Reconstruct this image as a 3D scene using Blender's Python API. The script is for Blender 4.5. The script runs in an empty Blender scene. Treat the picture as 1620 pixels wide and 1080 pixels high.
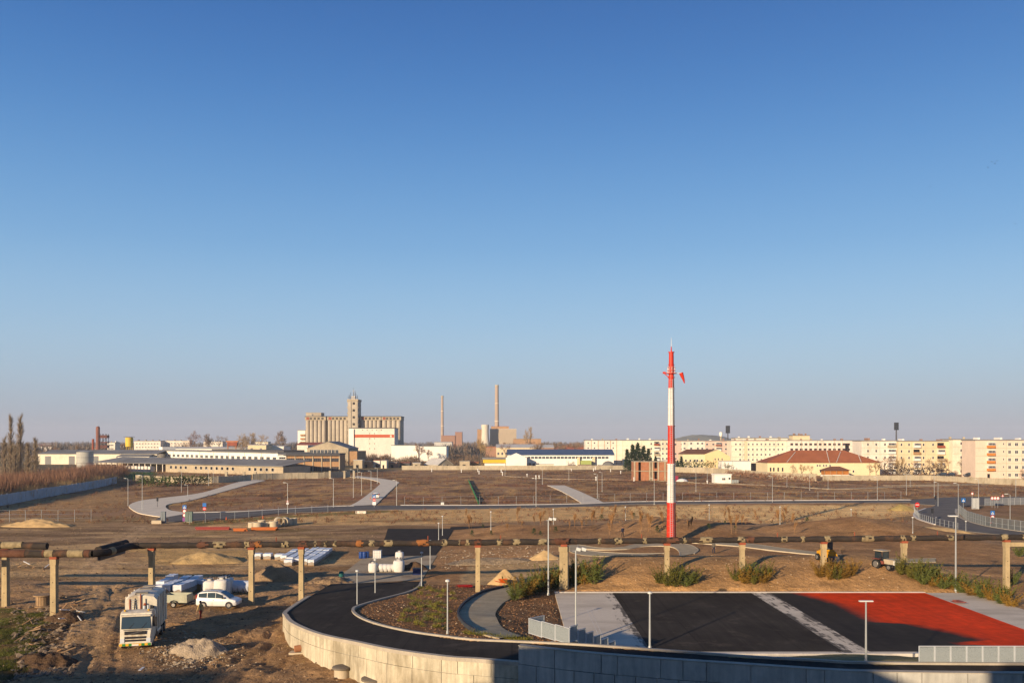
import bpy, math, random
import numpy as np
from mathutils import Vector, Matrix

# ------------------------------------------------------------------ camera, sky, sun, exposure
S = bpy.context.scene
H, F, HOR, CX = 17.0, 1400.0, 697.0, 810.0          # eye height, focal length in photo pixels, horizon row
cam_d = bpy.data.cameras.new('camera'); cam = bpy.data.objects.new('camera', cam_d)
S.collection.objects.link(cam); S.camera = cam
cam.location = (0, 0, H); cam.rotation_euler = (math.radians(90), 0, 0)
cam_d.sensor_width = 36.0; cam_d.lens = 36.0 * F / 1620.0
cam_d.shift_y = (HOR - 540.0) / 1620.0
cam_d.clip_start = 0.3; cam_d.clip_end = 30000

SUN_EL = math.radians(13.8); LX, LY = 0.571, 0.821
world = bpy.data.worlds.new('World'); S.world = world; world.use_nodes = True
wn = world.node_tree.nodes; wl = world.node_tree.links
sky = wn.new('ShaderNodeTexSky'); sky.sky_type = 'NISHITA'; sky.sun_disc = False
sky.sun_elevation = SUN_EL; sky.sun_rotation = math.atan2(-LX, -LY)
sky.altitude = 100; sky.air_density = 1.0; sky.dust_density = 1.0; sky.ozone_density = 2.0
# the clear sky's blue-to-mauve winter gradient (by elevation only, the same all round), over the Nishita sky
tc = wn.new('ShaderNodeTexCoord'); sz = wn.new('ShaderNodeSeparateXYZ'); wl.new(tc.outputs['Generated'], sz.inputs[0])
ramp = wn.new('ShaderNodeValToRGB'); wl.new(sz.outputs[2], ramp.inputs[0]); ramp.color_ramp.interpolation = 'B_SPLINE'
SKY = [(0.0, (166, 168, 182)), (.030, (167, 178, 196)), (.075, (170, 195, 217)), (.13, (160, 197, 228)), (.21, (124, 177, 225)), (.33, (78, 139, 206)), (.45, (49, 104, 178)), (.7, (40, 86, 152)), (1.0, (34, 74, 138))]
el = ramp.color_ramp.elements
while len(el) < len(SKY): el.new(.5)
for e_, (q_, c_) in zip(el, SKY):
    e_.position = q_; e_.color = (*[((x / 255 + .055) / 1.055) ** 2.4 for x in c_], 1)
gain = wn.new('ShaderNodeVectorMath'); gain.operation = 'SCALE'; gain.inputs['Scale'].default_value = 9.6 / 2 ** 0.55
wl.new(ramp.outputs[0], gain.inputs[0])
smix = wn.new('ShaderNodeMix'); smix.data_type = 'RGBA'; smix.inputs[0].default_value = .88
wl.new(sky.outputs[0], smix.inputs[6]); wl.new(gain.outputs[0], smix.inputs[7])
wl.new(smix.outputs[2], wn['Background'].inputs[0]); wn['Background'].inputs[1].default_value = 0.10

sun_d = bpy.data.lights.new('sun', 'SUN'); sun = bpy.data.objects.new('sun', sun_d); S.collection.objects.link(sun)
sun_d.energy = 5.0; sun_d.angle = math.radians(0.55); sun_d.color = (1.0, 0.79, 0.55)
sun.rotation_euler = Vector((LX * math.cos(SUN_EL), LY * math.cos(SUN_EL), -math.sin(SUN_EL))).to_track_quat('-Z', 'Y').to_euler()
sun.location = (-60, -90, 60)
S.view_settings.view_transform = 'Standard'; S.view_settings.look = 'None'
S.view_settings.exposure = 0.55; S.view_settings.gamma = 1.0; S.view_settings.use_curve_mapping = False
S.cycles.max_bounces = 5; S.cycles.diffuse_bounces = 2; S.cycles.glossy_bounces = 2
S.cycles.transparent_max_bounces = 12; S.cycles.volume_bounces = 0
S.cycles.sample_clamp_indirect = 4.0

# ------------------------------------------------------------------ helpers
C = S.collection
rng = np.random.default_rng(7); rnd = random.Random(11)

def srgb(h):
    if isinstance(h, str):
        v = [int(h[i:i + 2], 16) / 255 for i in (0, 2, 4)]
        return tuple(x / 12.92 if x <= .04045 else ((x + .055) / 1.055) ** 2.4 for x in v)
    return tuple(h)

class N:
    """tiny node helper"""
    def __init__(s, name):
        s.m = bpy.data.materials.new(name); s.m.use_nodes = True
        s.t = s.m.node_tree; s.b = s.t.nodes['Principled BSDF']
    def n(s, typ, **kw):
        o = s.t.nodes.new(typ)
        for k, v in kw.items(): setattr(o, k, v)
        return o
    def l(s, a, b): s.t.links.new(a, b)
    def pos(s, sc=(1, 1, 1)):
        g = s.n('ShaderNodeNewGeometry'); mp = s.n('ShaderNodeMapping'); mp.inputs['Scale'].default_value = sc
        s.l(g.outputs['Position'], mp.inputs['Vector']); return mp.outputs[0]
    def noise(s, vec, scale, detail=4, rough=.55):
        o = s.n('ShaderNodeTexNoise'); o.inputs['Scale'].default_value = scale
        o.inputs['Detail'].default_value = detail; o.inputs['Roughness'].default_value = rough
        s.l(vec, o.inputs['Vector']); return o.outputs['Fac']
    def rng(s, f, a, b, c, d):
        o = s.n('ShaderNodeMapRange'); s.l(f, o.inputs[0])
        for i, v in enumerate((a, b, c, d)): o.inputs[i + 1].default_value = v
        return o.outputs[0]
    def math(s, op, a, b):
        o = s.n('ShaderNodeMath', operation=op)
        for i, v in enumerate((a, b)):
            if isinstance(v, (int, float)): o.inputs[i].default_value = v
            else: s.l(v, o.inputs[i])
        return o.outputs[0]
    def mix(s, fac, a, b, mode='MIX'):
        o = s.n('ShaderNodeMix', data_type='RGBA', blend_type=mode)
        for sock, v in ((o.inputs[0], fac), (o.inputs[6], a), (o.inputs[7], b)):
            if isinstance(v, (int, float)): sock.default_value = v
            elif isinstance(v, tuple): sock.default_value = (*v[:3], 1)
            else: s.l(v, sock)
        return o.outputs[2]
    def bump(s, f, dist, strength=1.0):
        o = s.n('ShaderNodeBump'); o.inputs['Distance'].default_value = dist; o.inputs['Strength'].default_value = strength
        s.l(f, o.inputs['Height']); s.l(o.outputs[0], s.b.inputs['Normal'])

MATS = {}
def mat(name, col, rough=.85, var=.25, scale=1.5, bump=0.0, bscale=12.0, metal=0.0, streak=0.0, dirt=None, spec=.25, trans=0.0):
    if name in MATS: return MATS[name]
    k = N(name); c = srgb(col)
    p = k.pos(); f = k.noise(p, scale, 5); f2 = k.noise(p, scale * 7.3, 4)
    g = k.math('ADD', k.rng(f, .25, .75, -var, var), k.rng(f2, .25, .75, -var * .6, var * .6))
    if streak:
        f3 = k.noise(k.pos((1, 1, .12)), 3.1, 5); g = k.math('ADD', g, k.rng(f3, .3, .7, -streak, streak))
    v = k.math('ADD', g, 1.0)
    vv = k.n('ShaderNodeCombineColor')
    for i in range(3): k.l(v, vv.inputs[i])
    out = k.mix(1.0, c, vv.outputs[0], 'MULTIPLY')
    if dirt:
        d = k.rng(k.noise(k.pos((1, 1, .5)), dirt[1], 6, .65), dirt[2], dirt[2] + .15, 0, dirt[3] if len(dirt) > 3 else .8)
        out = k.mix(d, out, srgb(dirt[0]))
    k.l(out, k.b.inputs['Base Color'])
    k.b.inputs['Roughness'].default_value = rough; k.b.inputs['Metallic'].default_value = metal
    k.b.inputs['Specular IOR Level'].default_value = spec
    if trans: k.b.inputs['Transmission Weight'].default_value = trans
    if bump: k.bump(k.noise(p, bscale, 5, .6), bump)
    MATS[name] = k.m; return k.m

class MB:
    def __init__(s): s.v = []; s.f = []
    def add(s, vs, fs):
        o = len(s.v); s.v += [tuple(x) for x in vs]; s.f += [tuple(i + o for i in f) for f in fs]; return s
    def box(s, c, d, rz=0.0, ry=0.0):
        hx, hy, hz = d[0] / 2, d[1] / 2, d[2] / 2
        M = Matrix.Rotation(rz, 3, 'Z') @ Matrix.Rotation(ry, 3, 'Y')
        vs = [Vector(c) + M @ Vector((x * hx, y * hy, z * hz)) for x in (-1, 1) for y in (-1, 1) for z in (-1, 1)]
        return s.add(vs, [(0, 1, 3, 2), (4, 6, 7, 5), (0, 4, 5, 1), (2, 3, 7, 6), (0, 2, 6, 4), (1, 5, 7, 3)])
    def bb(s, x0, x1, y0, y1, z0, z1): return s.box(((x0 + x1) / 2, (y0 + y1) / 2, (z0 + z1) / 2), (x1 - x0, y1 - y0, z1 - z0))
    def tube(s, pts, rad, n=8, cap=True):
        pts = [Vector(p) for p in pts]
        rs = rad if isinstance(rad, (list, tuple)) else [rad] * len(pts)
        vs = []; up = None
        for i, p in enumerate(pts):
            t = (pts[min(i + 1, len(pts) - 1)] - pts[max(i - 1, 0)]).normalized()
            if up is None: up = Vector((0, 0, 1)) if abs(t.z) < .9 else Vector((0, 1, 0))
            a = t.cross(up).normalized(); b = a.cross(t).normalized()
            for k in range(n):
                an = 2 * math.pi * k / n; vs.append(p + (a * math.cos(an) + b * math.sin(an)) * rs[i])
        fs = []
        for i in range(len(pts) - 1):
            for k in range(n):
                k2 = (k + 1) % n; fs.append((i * n + k, i * n + k2, (i + 1) * n + k2, (i + 1) * n + k))
        if cap: fs += [tuple(range(n - 1, -1, -1)), tuple(range((len(pts) - 1) * n, len(pts) * n))]
        return s.add(vs, fs)
    def cyl(s, x, y, z0, z1, r0, r1=None, n=12): return s.tube([(x, y, z0), (x, y, z1)], [r0, r0 if r1 is None else r1], n)
    def lathe(s, prof, n=16, c=(0, 0, 0)):
        vs = [(c[0] + r * math.cos(2 * math.pi * k / n), c[1] + r * math.sin(2 * math.pi * k / n), c[2] + z) for r, z in prof for k in range(n)]
        fs = [(i * n + k, i * n + (k + 1) % n, (i + 1) * n + (k + 1) % n, (i + 1) * n + k) for i in range(len(prof) - 1) for k in range(n)]
        fs += [tuple(range(n - 1, -1, -1)), tuple(range((len(prof) - 1) * n, len(prof) * n))]
        return s.add(vs, fs)
    def prism(s, poly, y0, y1, axis='y'):
        """poly in (x,z), extruded along y  (or axis='z': poly in (x,y) extruded in z; 'x': poly in (y,z))"""
        n = len(poly)
        if axis == 'y': vs = [(a, y0, b) for a, b in poly] + [(a, y1, b) for a, b in poly]
        elif axis == 'z': vs = [(a, b, y0) for a, b in poly] + [(a, b, y1) for a, b in poly]
        else: vs = [(y0, a, b) for a, b in poly] + [(y1, a, b) for a, b in poly]
        fs = [tuple(range(n)), tuple(range(2 * n - 1, n - 1, -1))] + [(i, i + n, (i + 1) % n + n, (i + 1) % n) for i in range(n)]
        return s.add(vs, fs)
    def mesh(s, name, m=None, smooth=None):
        me = bpy.data.meshes.new(name); me.from_pydata(s.v, [], s.f)
        if m: me.materials.append(m)
        if smooth:
            me.polygons.foreach_set('use_smooth', [True] * len(me.polygons)); me.set_sharp_from_angle(angle=math.radians(smooth))
        return me
    def build(s, name, m=None, parent=None, smooth=None, loc=None):
        return put(name, s.mesh(name, m, smooth), parent, loc)

def put(name, me, parent=None, loc=None, rz=0.0, sc=None):
    o = bpy.data.objects.new(name, me); C.objects.link(o)
    if parent: o.parent = parent
    if loc is not None: o.location = loc
    if rz: o.rotation_euler = (0, 0, rz)
    if sc is not None: o.scale = sc if hasattr(sc, '__len__') else (sc, sc, sc)
    return o
def tag(o, label, cat, group=None):
    o['label'] = label; o['category'] = cat
    if group: o['group'] = group
    return o
def thing(name, label, cat, loc=(0, 0, 0), rz=0.0, group=None):
    return tag(put(name, None, None, loc, rz), label, cat, group)
def struct(o): o['kind'] = 'structure'; return o
def stuff(o, label=None, cat=None):
    o['kind'] = 'stuff'
    if label: o['label'] = label; o['category'] = cat
    return o
def dup(root, loc, rz=0.0, sc=None, label=None):
    r = root.copy(); C.objects.link(r); r.location = loc; r.rotation_euler = (0, 0, rz)
    if sc is not None: r.scale = sc if hasattr(sc, '__len__') else (sc, sc, sc)
    if label: r['label'] = label
    for ch in list(root.children):
        c = ch.copy(); C.objects.link(c); c.parent = r
        for g in ch.children:
            d = g.copy(); C.objects.link(d); d.parent = c
    return r

# ------------------------------------------------------------------ terrain height
def _h2(ix, iy, seed):
    a = (ix.astype(np.int64) * 374761393 + iy.astype(np.int64) * 668265263 + seed * 974711) & 0x7fffffff
    a = ((a ^ (a >> 13)) * 1274126177) & 0x7fffffff
    return ((a ^ (a >> 16)) & 0xffff) / 65535.0
def vnoise(x, y, seed=0):
    ix = np.floor(x); iy = np.floor(y); fx = x - ix; fy = y - iy
    fx = fx * fx * (3 - 2 * fx); fy = fy * fy * (3 - 2 * fy)
    a = _h2(ix, iy, seed); b = _h2(ix + 1, iy, seed); c = _h2(ix, iy + 1, seed); d = _h2(ix + 1, iy + 1, seed)
    return (a * (1 - fx) + b * fx) * (1 - fy) + (c * (1 - fx) + d * fx) * fy - .5
def fbm(x, y, sc, oc=4, seed=0):
    t = 0; am = 1.0
    for i in range(oc): t = t + am * vnoise(x * sc, y * sc, seed + i * 17); am *= .55; sc *= 2.03
    return t
def inpoly(X, Y, P):
    r = np.zeros(np.shape(X), bool); j = len(P) - 1
    for i in range(len(P)):
        xi, yi = P[i][0], P[i][1]; xj, yj = P[j][0], P[j][1]
        if yi != yj:
            r ^= ((yi > Y) != (yj > Y)) & (X < (xj - xi) * (Y - yi) / (yj - yi) + xi)
        j = i
    return r
def inp(x, y, P):
    r = False; j = len(P) - 1
    for i in range(len(P)):
        xi, yi = P[i][0], P[i][1]; xj, yj = P[j][0], P[j][1]
        if (yi > y) != (yj > y) and x < (xj - xi) * (y - yi) / (yj - yi) + xi: r = not r
        j = i
    return r
def sstep(a, b, x): t = np.clip((x - a) / (b - a), 0, 1); return t * t * (3 - 2 * t)

OUT = [(-21.6, 128, .0), (-21.5, 115, .05), (-21.4, 103.4, .3), (-21.5, 93, .65), (-21.5, 88.9, .8), (-20.9, 81.1, 1.3), (-20, 77.8, 1.6), (-18.2, 73.1, 1.9),
       (-14.9, 67.7, 2.2), (-11, 62.6, 2.7), (-7.8, 59, 3.0), (-4.2, 56.3, 3.2), (-2.4, 55.2, 3.35), (.4, 53.7, 3.5), (4.06, 51.9, 3.5), (6.9, 50.9, 3.5),
       (9.7, 50, 3.5), (13.7, 48.9, 3.5), (16.4, 48.1, 3.5), (19, 47.6, 3.5), (27.2, 47.2, 3.5), (45, 47.0, 3.5), (62, 47.0, 3.5)]
INN = [(-11, 128, .0), (-10.9, 115, .05), (-10.8, 106, .2), (-10.6, 100, .45), (-11.3, 95.7, .6), (-13.2, 90, .9), (-14.5, 85, 1.2), (-14.6, 81.3, 1.5), (-13.4, 76.8, 1.8), (-11.2, 72.2, 2.1),
       (-8, 67.4, 2.5), (-4.8, 64.1, 2.8), (-2.7, 62.2, 3.0), (.4, 60.7, 3.2), (3.8, 59.1, 3.4), (6.2, 58, 3.5), (9.55, 56.9, 3.5), (14.4, 55.3, 3.5),
       (18.6, 54.3, 3.5), (21.4, 53.7, 3.5), (31, 53.4, 3.5), (45, 53.4, 3.5), (62, 53.4, 3.5)]
CT = [(x, y, z - .04) for x, y, z in INN if y < 112]
CT += [(x, 65.8, 1.0) for x in (12, 20, 30, 45, 60)] + [(x, 60, 2.35) for x in (14, 24, 36, 50)]
CT += [(4.3, y, 1.0) for y in (71, 77, 83, 88, 93)] + [(49.2, y, 1.0) for y in (68, 75, 82, 89, 93)]
CT += [(-8, 85, 1.5), (-5, 95, .9), (-8, 100, .55), (-1, 74, 2.1), (-6, 76, 2.0), (0, 85, 1.35), (0, 95, .9), (2, 66, 2.4), (3.2, 62, 3.0)]
for x in (12, 20, 28, 36, 42):
    CT += [(x, 93.9, 1.02), (x, 96.5, 2.2), (x, 101, 3.1), (x, 105, 3.4), (x, 110, 2.6), (x, 117, 1.3), (x, 124, 1.0), (x, 135, 1.0)]
CT += [(8, 97, 1.5), (6, 101, 1.3), (4, 110, .6), (0, 105, .4), (-5, 110, .2), (-5, 125, .3), (5, 125, .8), (47, 97, 1.3), (51, 97, .8), (54, 101, .5), (60, 97, .4),
       (60, 110, .3), (75, 100, .2), (47, 104, 1.7), (54, 90, .9), (60, 80, .9), (60, 66, 1.2), (56, 120, .5), (70, 130, .3), (90, 60, 1), (90, 110, 0)]
for i, x in enumerate(range(-10, 72, 9)):
    t = (1.9 + .9 * math.sin(i * 1.7 + .6)) * (0.03 if i == 0 else .55 if i == 1 else 1)
    CT += [(x, 145, .9 if i else .05), (x, 154, t), (x, 161, t + (.5 if i else 0)), (x, 168, t * .5), (x, 175, .05)]
CT += [(-22, y, 0) for y in (104, 112, 122, 135, 150, 165, 180)] + [(80, y, .1) for y in (135, 150, 165, 180)]
for x in range(-200, 201, 40): CT += [(x, 190, 0), (x, 215, 0)]
for x in (-40, -60, -90, -130, -180): CT += [(x, y, 0) for y in (104, 130, 160)]
CT = np.array(CT)
_A = np.hypot(CT[:, None, 0] - CT[None, :, 0], CT[:, None, 1] - CT[None, :, 1]) + np.eye(len(CT)) * .25
_W = np.linalg.solve(_A, CT[:, 2])
def rbf(X, Y):
    out = np.zeros(X.shape)
    if X.size < 64: return (np.hypot(X[:, None] - CT[:, 0], Y[:, None] - CT[:, 1]) @ _W)
    for k in range(len(CT)): out += _W[k] * np.hypot(X - CT[k, 0], Y - CT[k, 1])
    return out
def offs(P, d):
    r = []
    for i, p in enumerate(P):
        a = P[max(i - 1, 0)]; b = P[min(i + 1, len(P) - 1)]; tx, ty = b[0] - a[0], b[1] - a[1]; L = math.hypot(tx, ty)
        r.append((p[0] + ty / L * d, p[1] - tx / L * d, p[2]))
    return r
PIN = [(p[0], p[1]) for p in offs(INN, -.0) if p[1] < 104]
PIN = [(-10.9, 104)] + [(p[0] + (-.35 if p[1] > 76 else -.22), p[1] - (.3 if p[1] < 80 else 0)) for p in INN if p[1] < 104]
P_OUT = PIN + [(120, 53), (120, -200), (-900, -200), (-900, 104)]
PADS = []                                             # flattened ground under slabs: (polygon, z)
TRACKS = [[(150, 1085), (168, 1010), (185, 950), (196, 905), (205, 872)], [(60, 1090), (118, 1010), (150, 950), (172, 900)], [(300, 1085), (360, 1040), (430, 985), (500, 945), (545, 918)], [(250, 990), (330, 985), (420, 968), (480, 940)], [(390, 1085), (440, 1040), (452, 1010)], [(230, 1085), (300, 1060), (400, 1030), (445, 1000)]]
_TR = []
for _t in TRACKS:
    P_ = [((a - CX) / F * F * H / (b - HOR), F * H / (b - HOR)) for a, b in _t]
    for o_ in (-.95, .95): _TR.append([(p[0] + o_, p[1] + o_ * .25) for p in P_])
def ruts(X, Y):
    z = np.zeros(X.shape); wob = .5 * fbm(X, Y, .35, 2, 77)
    for P_ in _TR:
        d2 = np.full(X.shape, 1e9)
        for (ax, ay), (bx, by) in zip(P_[:-1], P_[1:]):
            ux, uy = bx - ax, by - ay; t = np.clip(((X - ax) * ux + (Y - ay) * uy) / (ux * ux + uy * uy), 0, 1)
            d2 = np.minimum(d2, (X - ax - t * ux + wob) ** 2 + (Y - ay - t * uy) ** 2)
        d = np.sqrt(d2); z += -.13 * np.exp(-(d / .24) ** 2) + .08 * np.exp(-((d - .55) / .25) ** 2)
    return z * (.75 + .8 * vnoise(X * .8, Y * .8, 71))
def hgt(X, Y, detail=True):
    X = np.asarray(X, float); Y = np.asarray(Y, float)
    near = (Y < 216) & (np.abs(X) < 210)
    z = np.zeros(X.shape)
    if near.any(): z[near] = rbf(X[near], Y[near]) * (1 - sstep(185, 215, Y[near])) * (1 - sstep(110, 200, np.abs(X[near])))
    po = inpoly(X, Y, P_OUT) if X.size > 40 else np.array([inp(a, b, P_OUT) for a, b in zip(X.ravel(), Y.ravel())]).reshape(X.shape)
    z[po] = 0
    if detail:
        am = .34 * (1 - sstep(112, 150, Y)) * np.where(po, 1.0, .25) + .04 + .10 * sstep(205, 235, Y) * (1 - sstep(430, 470, Y))
        am = np.where((X > -22) & (X < -10) & (Y > 96) & (Y < 180), 0, am)
        z = z + am * fbm(X, Y, .28, 5, 3)
        rut = po & (Y > 40)
        # wheel ruts sweeping in from the lower left and round the ramp
        q = X * .86 - Y * .5 + 1.6 * fbm(X, Y, .05, 2, 9)
        z = np.where(rut, z + .16 * vnoise(q * 1.3, Y * .05, 21) + .09 * vnoise(q * 3.1, Y * .1, 22), z)
        lz = po & (Y > 52) & (Y < 112) & (X > -50) & (X < -8)
        if lz.any(): z[lz] = z[lz] + ruts(X[lz], Y[lz])
    inc = (X > 4.2) & (X < 49.2) & (Y > 65.9) & (Y < 94.0)
    z = np.where(inc, np.minimum(z, .86), z)
    fars = sstep(470, 500, Y); z = z * (1 - fars)
    return z
def h1(x, y, detail=True): return float(hgt(np.array([x]), np.array([y]), detail)[0])
def G(px, py, z=0.0):
    d = F * (H - z) / (py - HOR); return Vector(((px - CX) / F * d, d, z))
def GT(px, py, dz=0.0):
    z = 0.0
    for i in range(10):
        p = G(px, py, z); z = .45 * z + .55 * h1(p.x, p.y, i > 7)
    p = G(px, py, z); return Vector((p.x, p.y, h1(p.x, p.y) + dz))
def A(px, py, d): return Vector(((px - CX) / F * d, d, H - (py - HOR) * d / F))
def dist(py, z=0): return F * (H - z) / (py - HOR)

# ------------------------------------------------------------------ ground sheet with its colour zones
us = np.concatenate([[-6, -3.2, -2.1, -1.6, -1.3, -1.1, -.95, -.85, -.78], np.arange(-.72, .7201, .0042), [.78, .85, .95, 1.1, 1.3, 1.6, 2.1, 3.2, 6]])
ys = [-150, -90, -50, -20, 0, 15, 28, 38, 45]
y = 50.0
while y < 6000:
    ys.append(y); y += .26 if y < 112 else (.26 + (y - 112) * .006 if y < 260 else y * .0062 if y < 1000 else y * .03)
ys = np.array(ys + [6000])
UU, YY = np.meshgrid(us, ys); XX = np.clip(UU * np.maximum(YY, 50), -5200, 5200)
ZZ = hgt(XX, YY)
nr, nc = XX.shape
def zone(poly, jit=.35, seed=0, sc=.35):
    s = np.clip(YY / 90, .7, 6) * jit
    return inpoly(XX + s * 2 * fbm(XX, YY, sc, 3, seed + 40), YY + s * 2.5 * fbm(XX, YY, sc, 3, seed + 80), poly)
def pp(pts, z=0): return [G(a, b, z)[:2] for a, b in pts]
col = np.zeros((nr, nc, 3)); 
def setc(mask, hx, amt=1.0):
    c = np.array(srgb(hx)); m = (mask * amt)[..., None] if mask.dtype == bool else (mask * amt)[..., None]
    col[:] = col * (1 - m) + c * m
DIRT, TAN, FIELD, DARK = '806a55', 'a28a6b', '7d6551', '5e4b3b'
setc(np.ones((nr, nc), bool), '746049')
n1 = fbm(XX, YY, .02, 4, 5); n2 = fbm(XX, YY, .11, 4, 6)
setc((YY < 190), '7e6853'); 
setc(sstep(-.1, .35, n1), '8d765c', .5)
setc((YY > 200) & (YY < 520), FIELD); setc(((YY > 200) & (YY < 520)) * sstep(-.15, .25, fbm(XX, YY, .03, 4, 31)), '66503c', .75)
setc(((YY > 232) & (YY < 520)) * sstep(.0, .3, fbm(XX, YY * 2.2, .05, 4, 33)), '8c7354', .55)
setc(((YY > 232) & (YY < 420)) * sstep(.12, .35, fbm(XX, YY * 2.5, .035, 4, 34)), '6f4432', .55)
fm = (YY > 232) & (YY < 520)
setc(fm * sstep(.05, .35, fbm(XX, YY * .45, .16, 4, 36)), '4a3524', .7); setc(fm * sstep(.1, .4, fbm(XX, YY * .4, .2, 4, 37)), 'a08258', .6)
setc((YY > 520), '57503f'); setc(((YY > 520)) * sstep(-.1, .3, fbm(XX, YY, .008, 4, 35)), '6e6147', .7)
# tan strip beyond the near road
setc(zone(pp([(640, 806), (1060, 799), (1440, 797), (1450, 815), (1300, 828), (1100, 824), (960, 818), (880, 822), (760, 826), (640, 830), (420, 830), (330, 838), (330, 828), (480, 812)]), .5, 1), 'ad9068', .9)
setc(zone(pp([(940, 802), (1440, 799), (1447, 812), (1200, 822), (1010, 818)]), .6, 2), 'bfa276', .85)
setc(zone(pp([(0, 838), (240, 832), (330, 850), (600, 845), (600, 860), (330, 864), (0, 862)]), .8, 3), '75624f', .8)
setc(zone(pp([(205, 862), (560, 866), (600, 890), (540, 905), (420, 905), (300, 900), (150, 905)]), .6, 4), '7b644a', .8)
lm = (YY > 108) & (YY < 195) & (XX < -11)
setc(lm * sstep(.0, .35, fbm(XX * .28, YY * 1.0, .16, 4, 61)), '9c8566', .75); setc(lm * sstep(.05, .35, fbm(XX * .25, YY * 1.1, .2, 4, 62)), '55432f', .6); setc(lm * sstep(.2, .4, fbm(XX, YY, .06, 4, 63)), '6b5a3c', .6)
for tp_, wd_ in (([(150, 905), (170, 870), (200, 850), (230, 832)], 2.2), ([(0, 858), (120, 850), (250, 842), (420, 826)], 1.6), ([(300, 864), (420, 846), (600, 832)], 1.4), ([(160, 890), (330, 900), (560, 893)], 1.3)):
    P_ = [G(a, b) for a, b in tp_]; d2 = np.full(XX.shape, 1e9)
    for a, b in zip(P_[:-1], P_[1:]):
        ux, uy = b.x - a.x, b.y - a.y; t_ = np.clip(((XX - a.x) * ux + (YY - a.y) * uy) / (ux * ux + uy * uy), 0, 1); d2 = np.minimum(d2, (XX - a.x - t_ * ux + 1.2 * fbm(XX, YY, .1, 2, 64)) ** 2 + (YY - a.y - t_ * uy) ** 2)
    dd_ = np.sqrt(d2); setc((1 - sstep(wd_ * .6, wd_ * 1.3, dd_)) * (.6 + .5 * fbm(XX, YY, .4, 3, 65)), 'a8927a', .6); setc(np.exp(-((dd_ - wd_ * .45) / .3) ** 2), '5a4735', .5)
# mounds (bare soil, warmer) and the bed
mnd = (XX > -14) & (XX < 78) & (YY > 93.6) & (YY < 178) & ~inpoly(XX, YY, P_OUT)
setc(mnd, '80654a', .9); setc(mnd * sstep(-.1, .3, fbm(XX, YY, .09, 4, 41)), '6d5137', .5)
setc((XX > 4) & (XX < 50) & (YY > 93.5) & (YY < 107), '856b4e', .85)
setc(zone([(-6, 100), (8, 98), (9, 112), (20, 116), (34, 112), (36, 121), (10, 124), (-6, 118)], .4, 5), '8f7c61', .8)
bed = inpoly(XX, YY, [(p[0], p[1]) for p in INN if p[1] < 104] + [(62, 66), (4.5, 66.5), (4.5, 94), (-2, 101), (-10.5, 103)])
setc(bed, '5d4836'); setc(bed * sstep(-.05, .3, fbm(XX, YY, .5, 4, 43)), '74583f', .6)
slope = (XX > 9) & (YY > 53) & (YY < 66.6) & ~inpoly(XX, YY, P_OUT)
setc(slope, '6f6a50', .9)
# lower left: grass, dark debris edge, track
grs = pp([(-60, 958), (40, 962), (82, 972), (78, 995), (62, 1030), (45, 1062), (-60, 1110)])
setc(zone(grs, .5, 6, .6), '54482f', .95); setc(zone(grs, .5, 6, .6) * sstep(-.08, .25, fbm(XX, YY, .45, 4, 44)), '47501f', .7)
setc(zone(pp([(70, 975), (108, 965), (118, 985), (80, 1030), (30, 1075), (-10, 1100), (45, 1030)]), .5, 7, .8), '3d3227', .85)
trk = pp([(140, 905), (215, 900), (190, 960), (170, 1010), (120, 1100), (20, 1100), (90, 1030), (118, 985)])
setc(zone(trk, .5, 8), '8a7660', .7)
setc(zone(pp([(300, 960), (470, 955), (450, 985), (470, 1035), (560, 1085), (240, 1085), (250, 1020)]), .6, 9), '77614b', .8)
setc(zone(pp([(200, 862), (300, 868), (380, 870), (410, 880), (330, 892), (240, 890)]), .5, 10), '9a8057', .7)
# green verge patches by the road
setc(zone(pp([(290, 826), (420, 818), (520, 811), (640, 806), (640, 809), (520, 815), (420, 822), (300, 832)]), .4, 11), '55542c', .75)
setc(zone(pp([(186, 745), (245, 742), (245, 756), (200, 757)]), .4, 12), '2f5a2c', .9)
setc(zone(pp([(0, 802), (190, 770), (200, 800), (160, 808), (0, 812)]), .5, 13), '8a7152', .6)
col *= (1 + .22 * n2[..., None]); col *= np.array([1.68, 1.51, 1.16]); col = np.clip(col, .01, .9)
verts = np.stack([XX, YY, ZZ], -1).reshape(-1, 3)
idx = np.arange(nr * nc).reshape(nr, nc)
quads = np.stack([idx[:-1, :-1], idx[:-1, 1:], idx[1:, 1:], idx[1:, :-1]], -1).reshape(-1, 4)
me = bpy.data.meshes.new('ground'); me.vertices.add(len(verts)); me.vertices.foreach_set('co', verts.ravel())
me.loops.add(quads.size); me.loops.foreach_set('vertex_index', quads.ravel())
me.polygons.add(len(quads)); me.polygons.foreach_set('loop_start', np.arange(0, quads.size, 4)); me.polygons.foreach_set('loop_total', np.full(len(quads), 4))
me.update(calc_edges=True); me.polygons.foreach_set('use_smooth', [True] * len(quads))
ca = me.color_attributes.new('Col', 'FLOAT_COLOR', 'POINT'); ca.data.foreach_set('color', np.concatenate([col.reshape(-1, 3), np.ones((nr * nc, 1))], 1).ravel())
k = N('soil'); at = k.n('ShaderNodeAttribute', attribute_name='Col'); p = k.pos()
a = k.rng(k.noise(p, .35, 6, .6), .28, .72, .72, 1.28); b = k.rng(k.noise(p, 2.2, 6, .65), .28, .72, .72, 1.28)
c = k.rng(k.noise(p, 9.0, 4, .7), .3, .7, .72, 1.3)
pst = k.pos((.22, 1.0, 1.0)); e = k.rng(k.noise(pst, .9, 5, .6), .3, .7, .84, 1.16)
v = k.math('MULTIPLY', k.math('MULTIPLY', a, b), k.math('MULTIPLY', c, e))
vc = k.n('ShaderNodeCombineColor'); [k.l(v, vc.inputs[i]) for i in range(3)]
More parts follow.
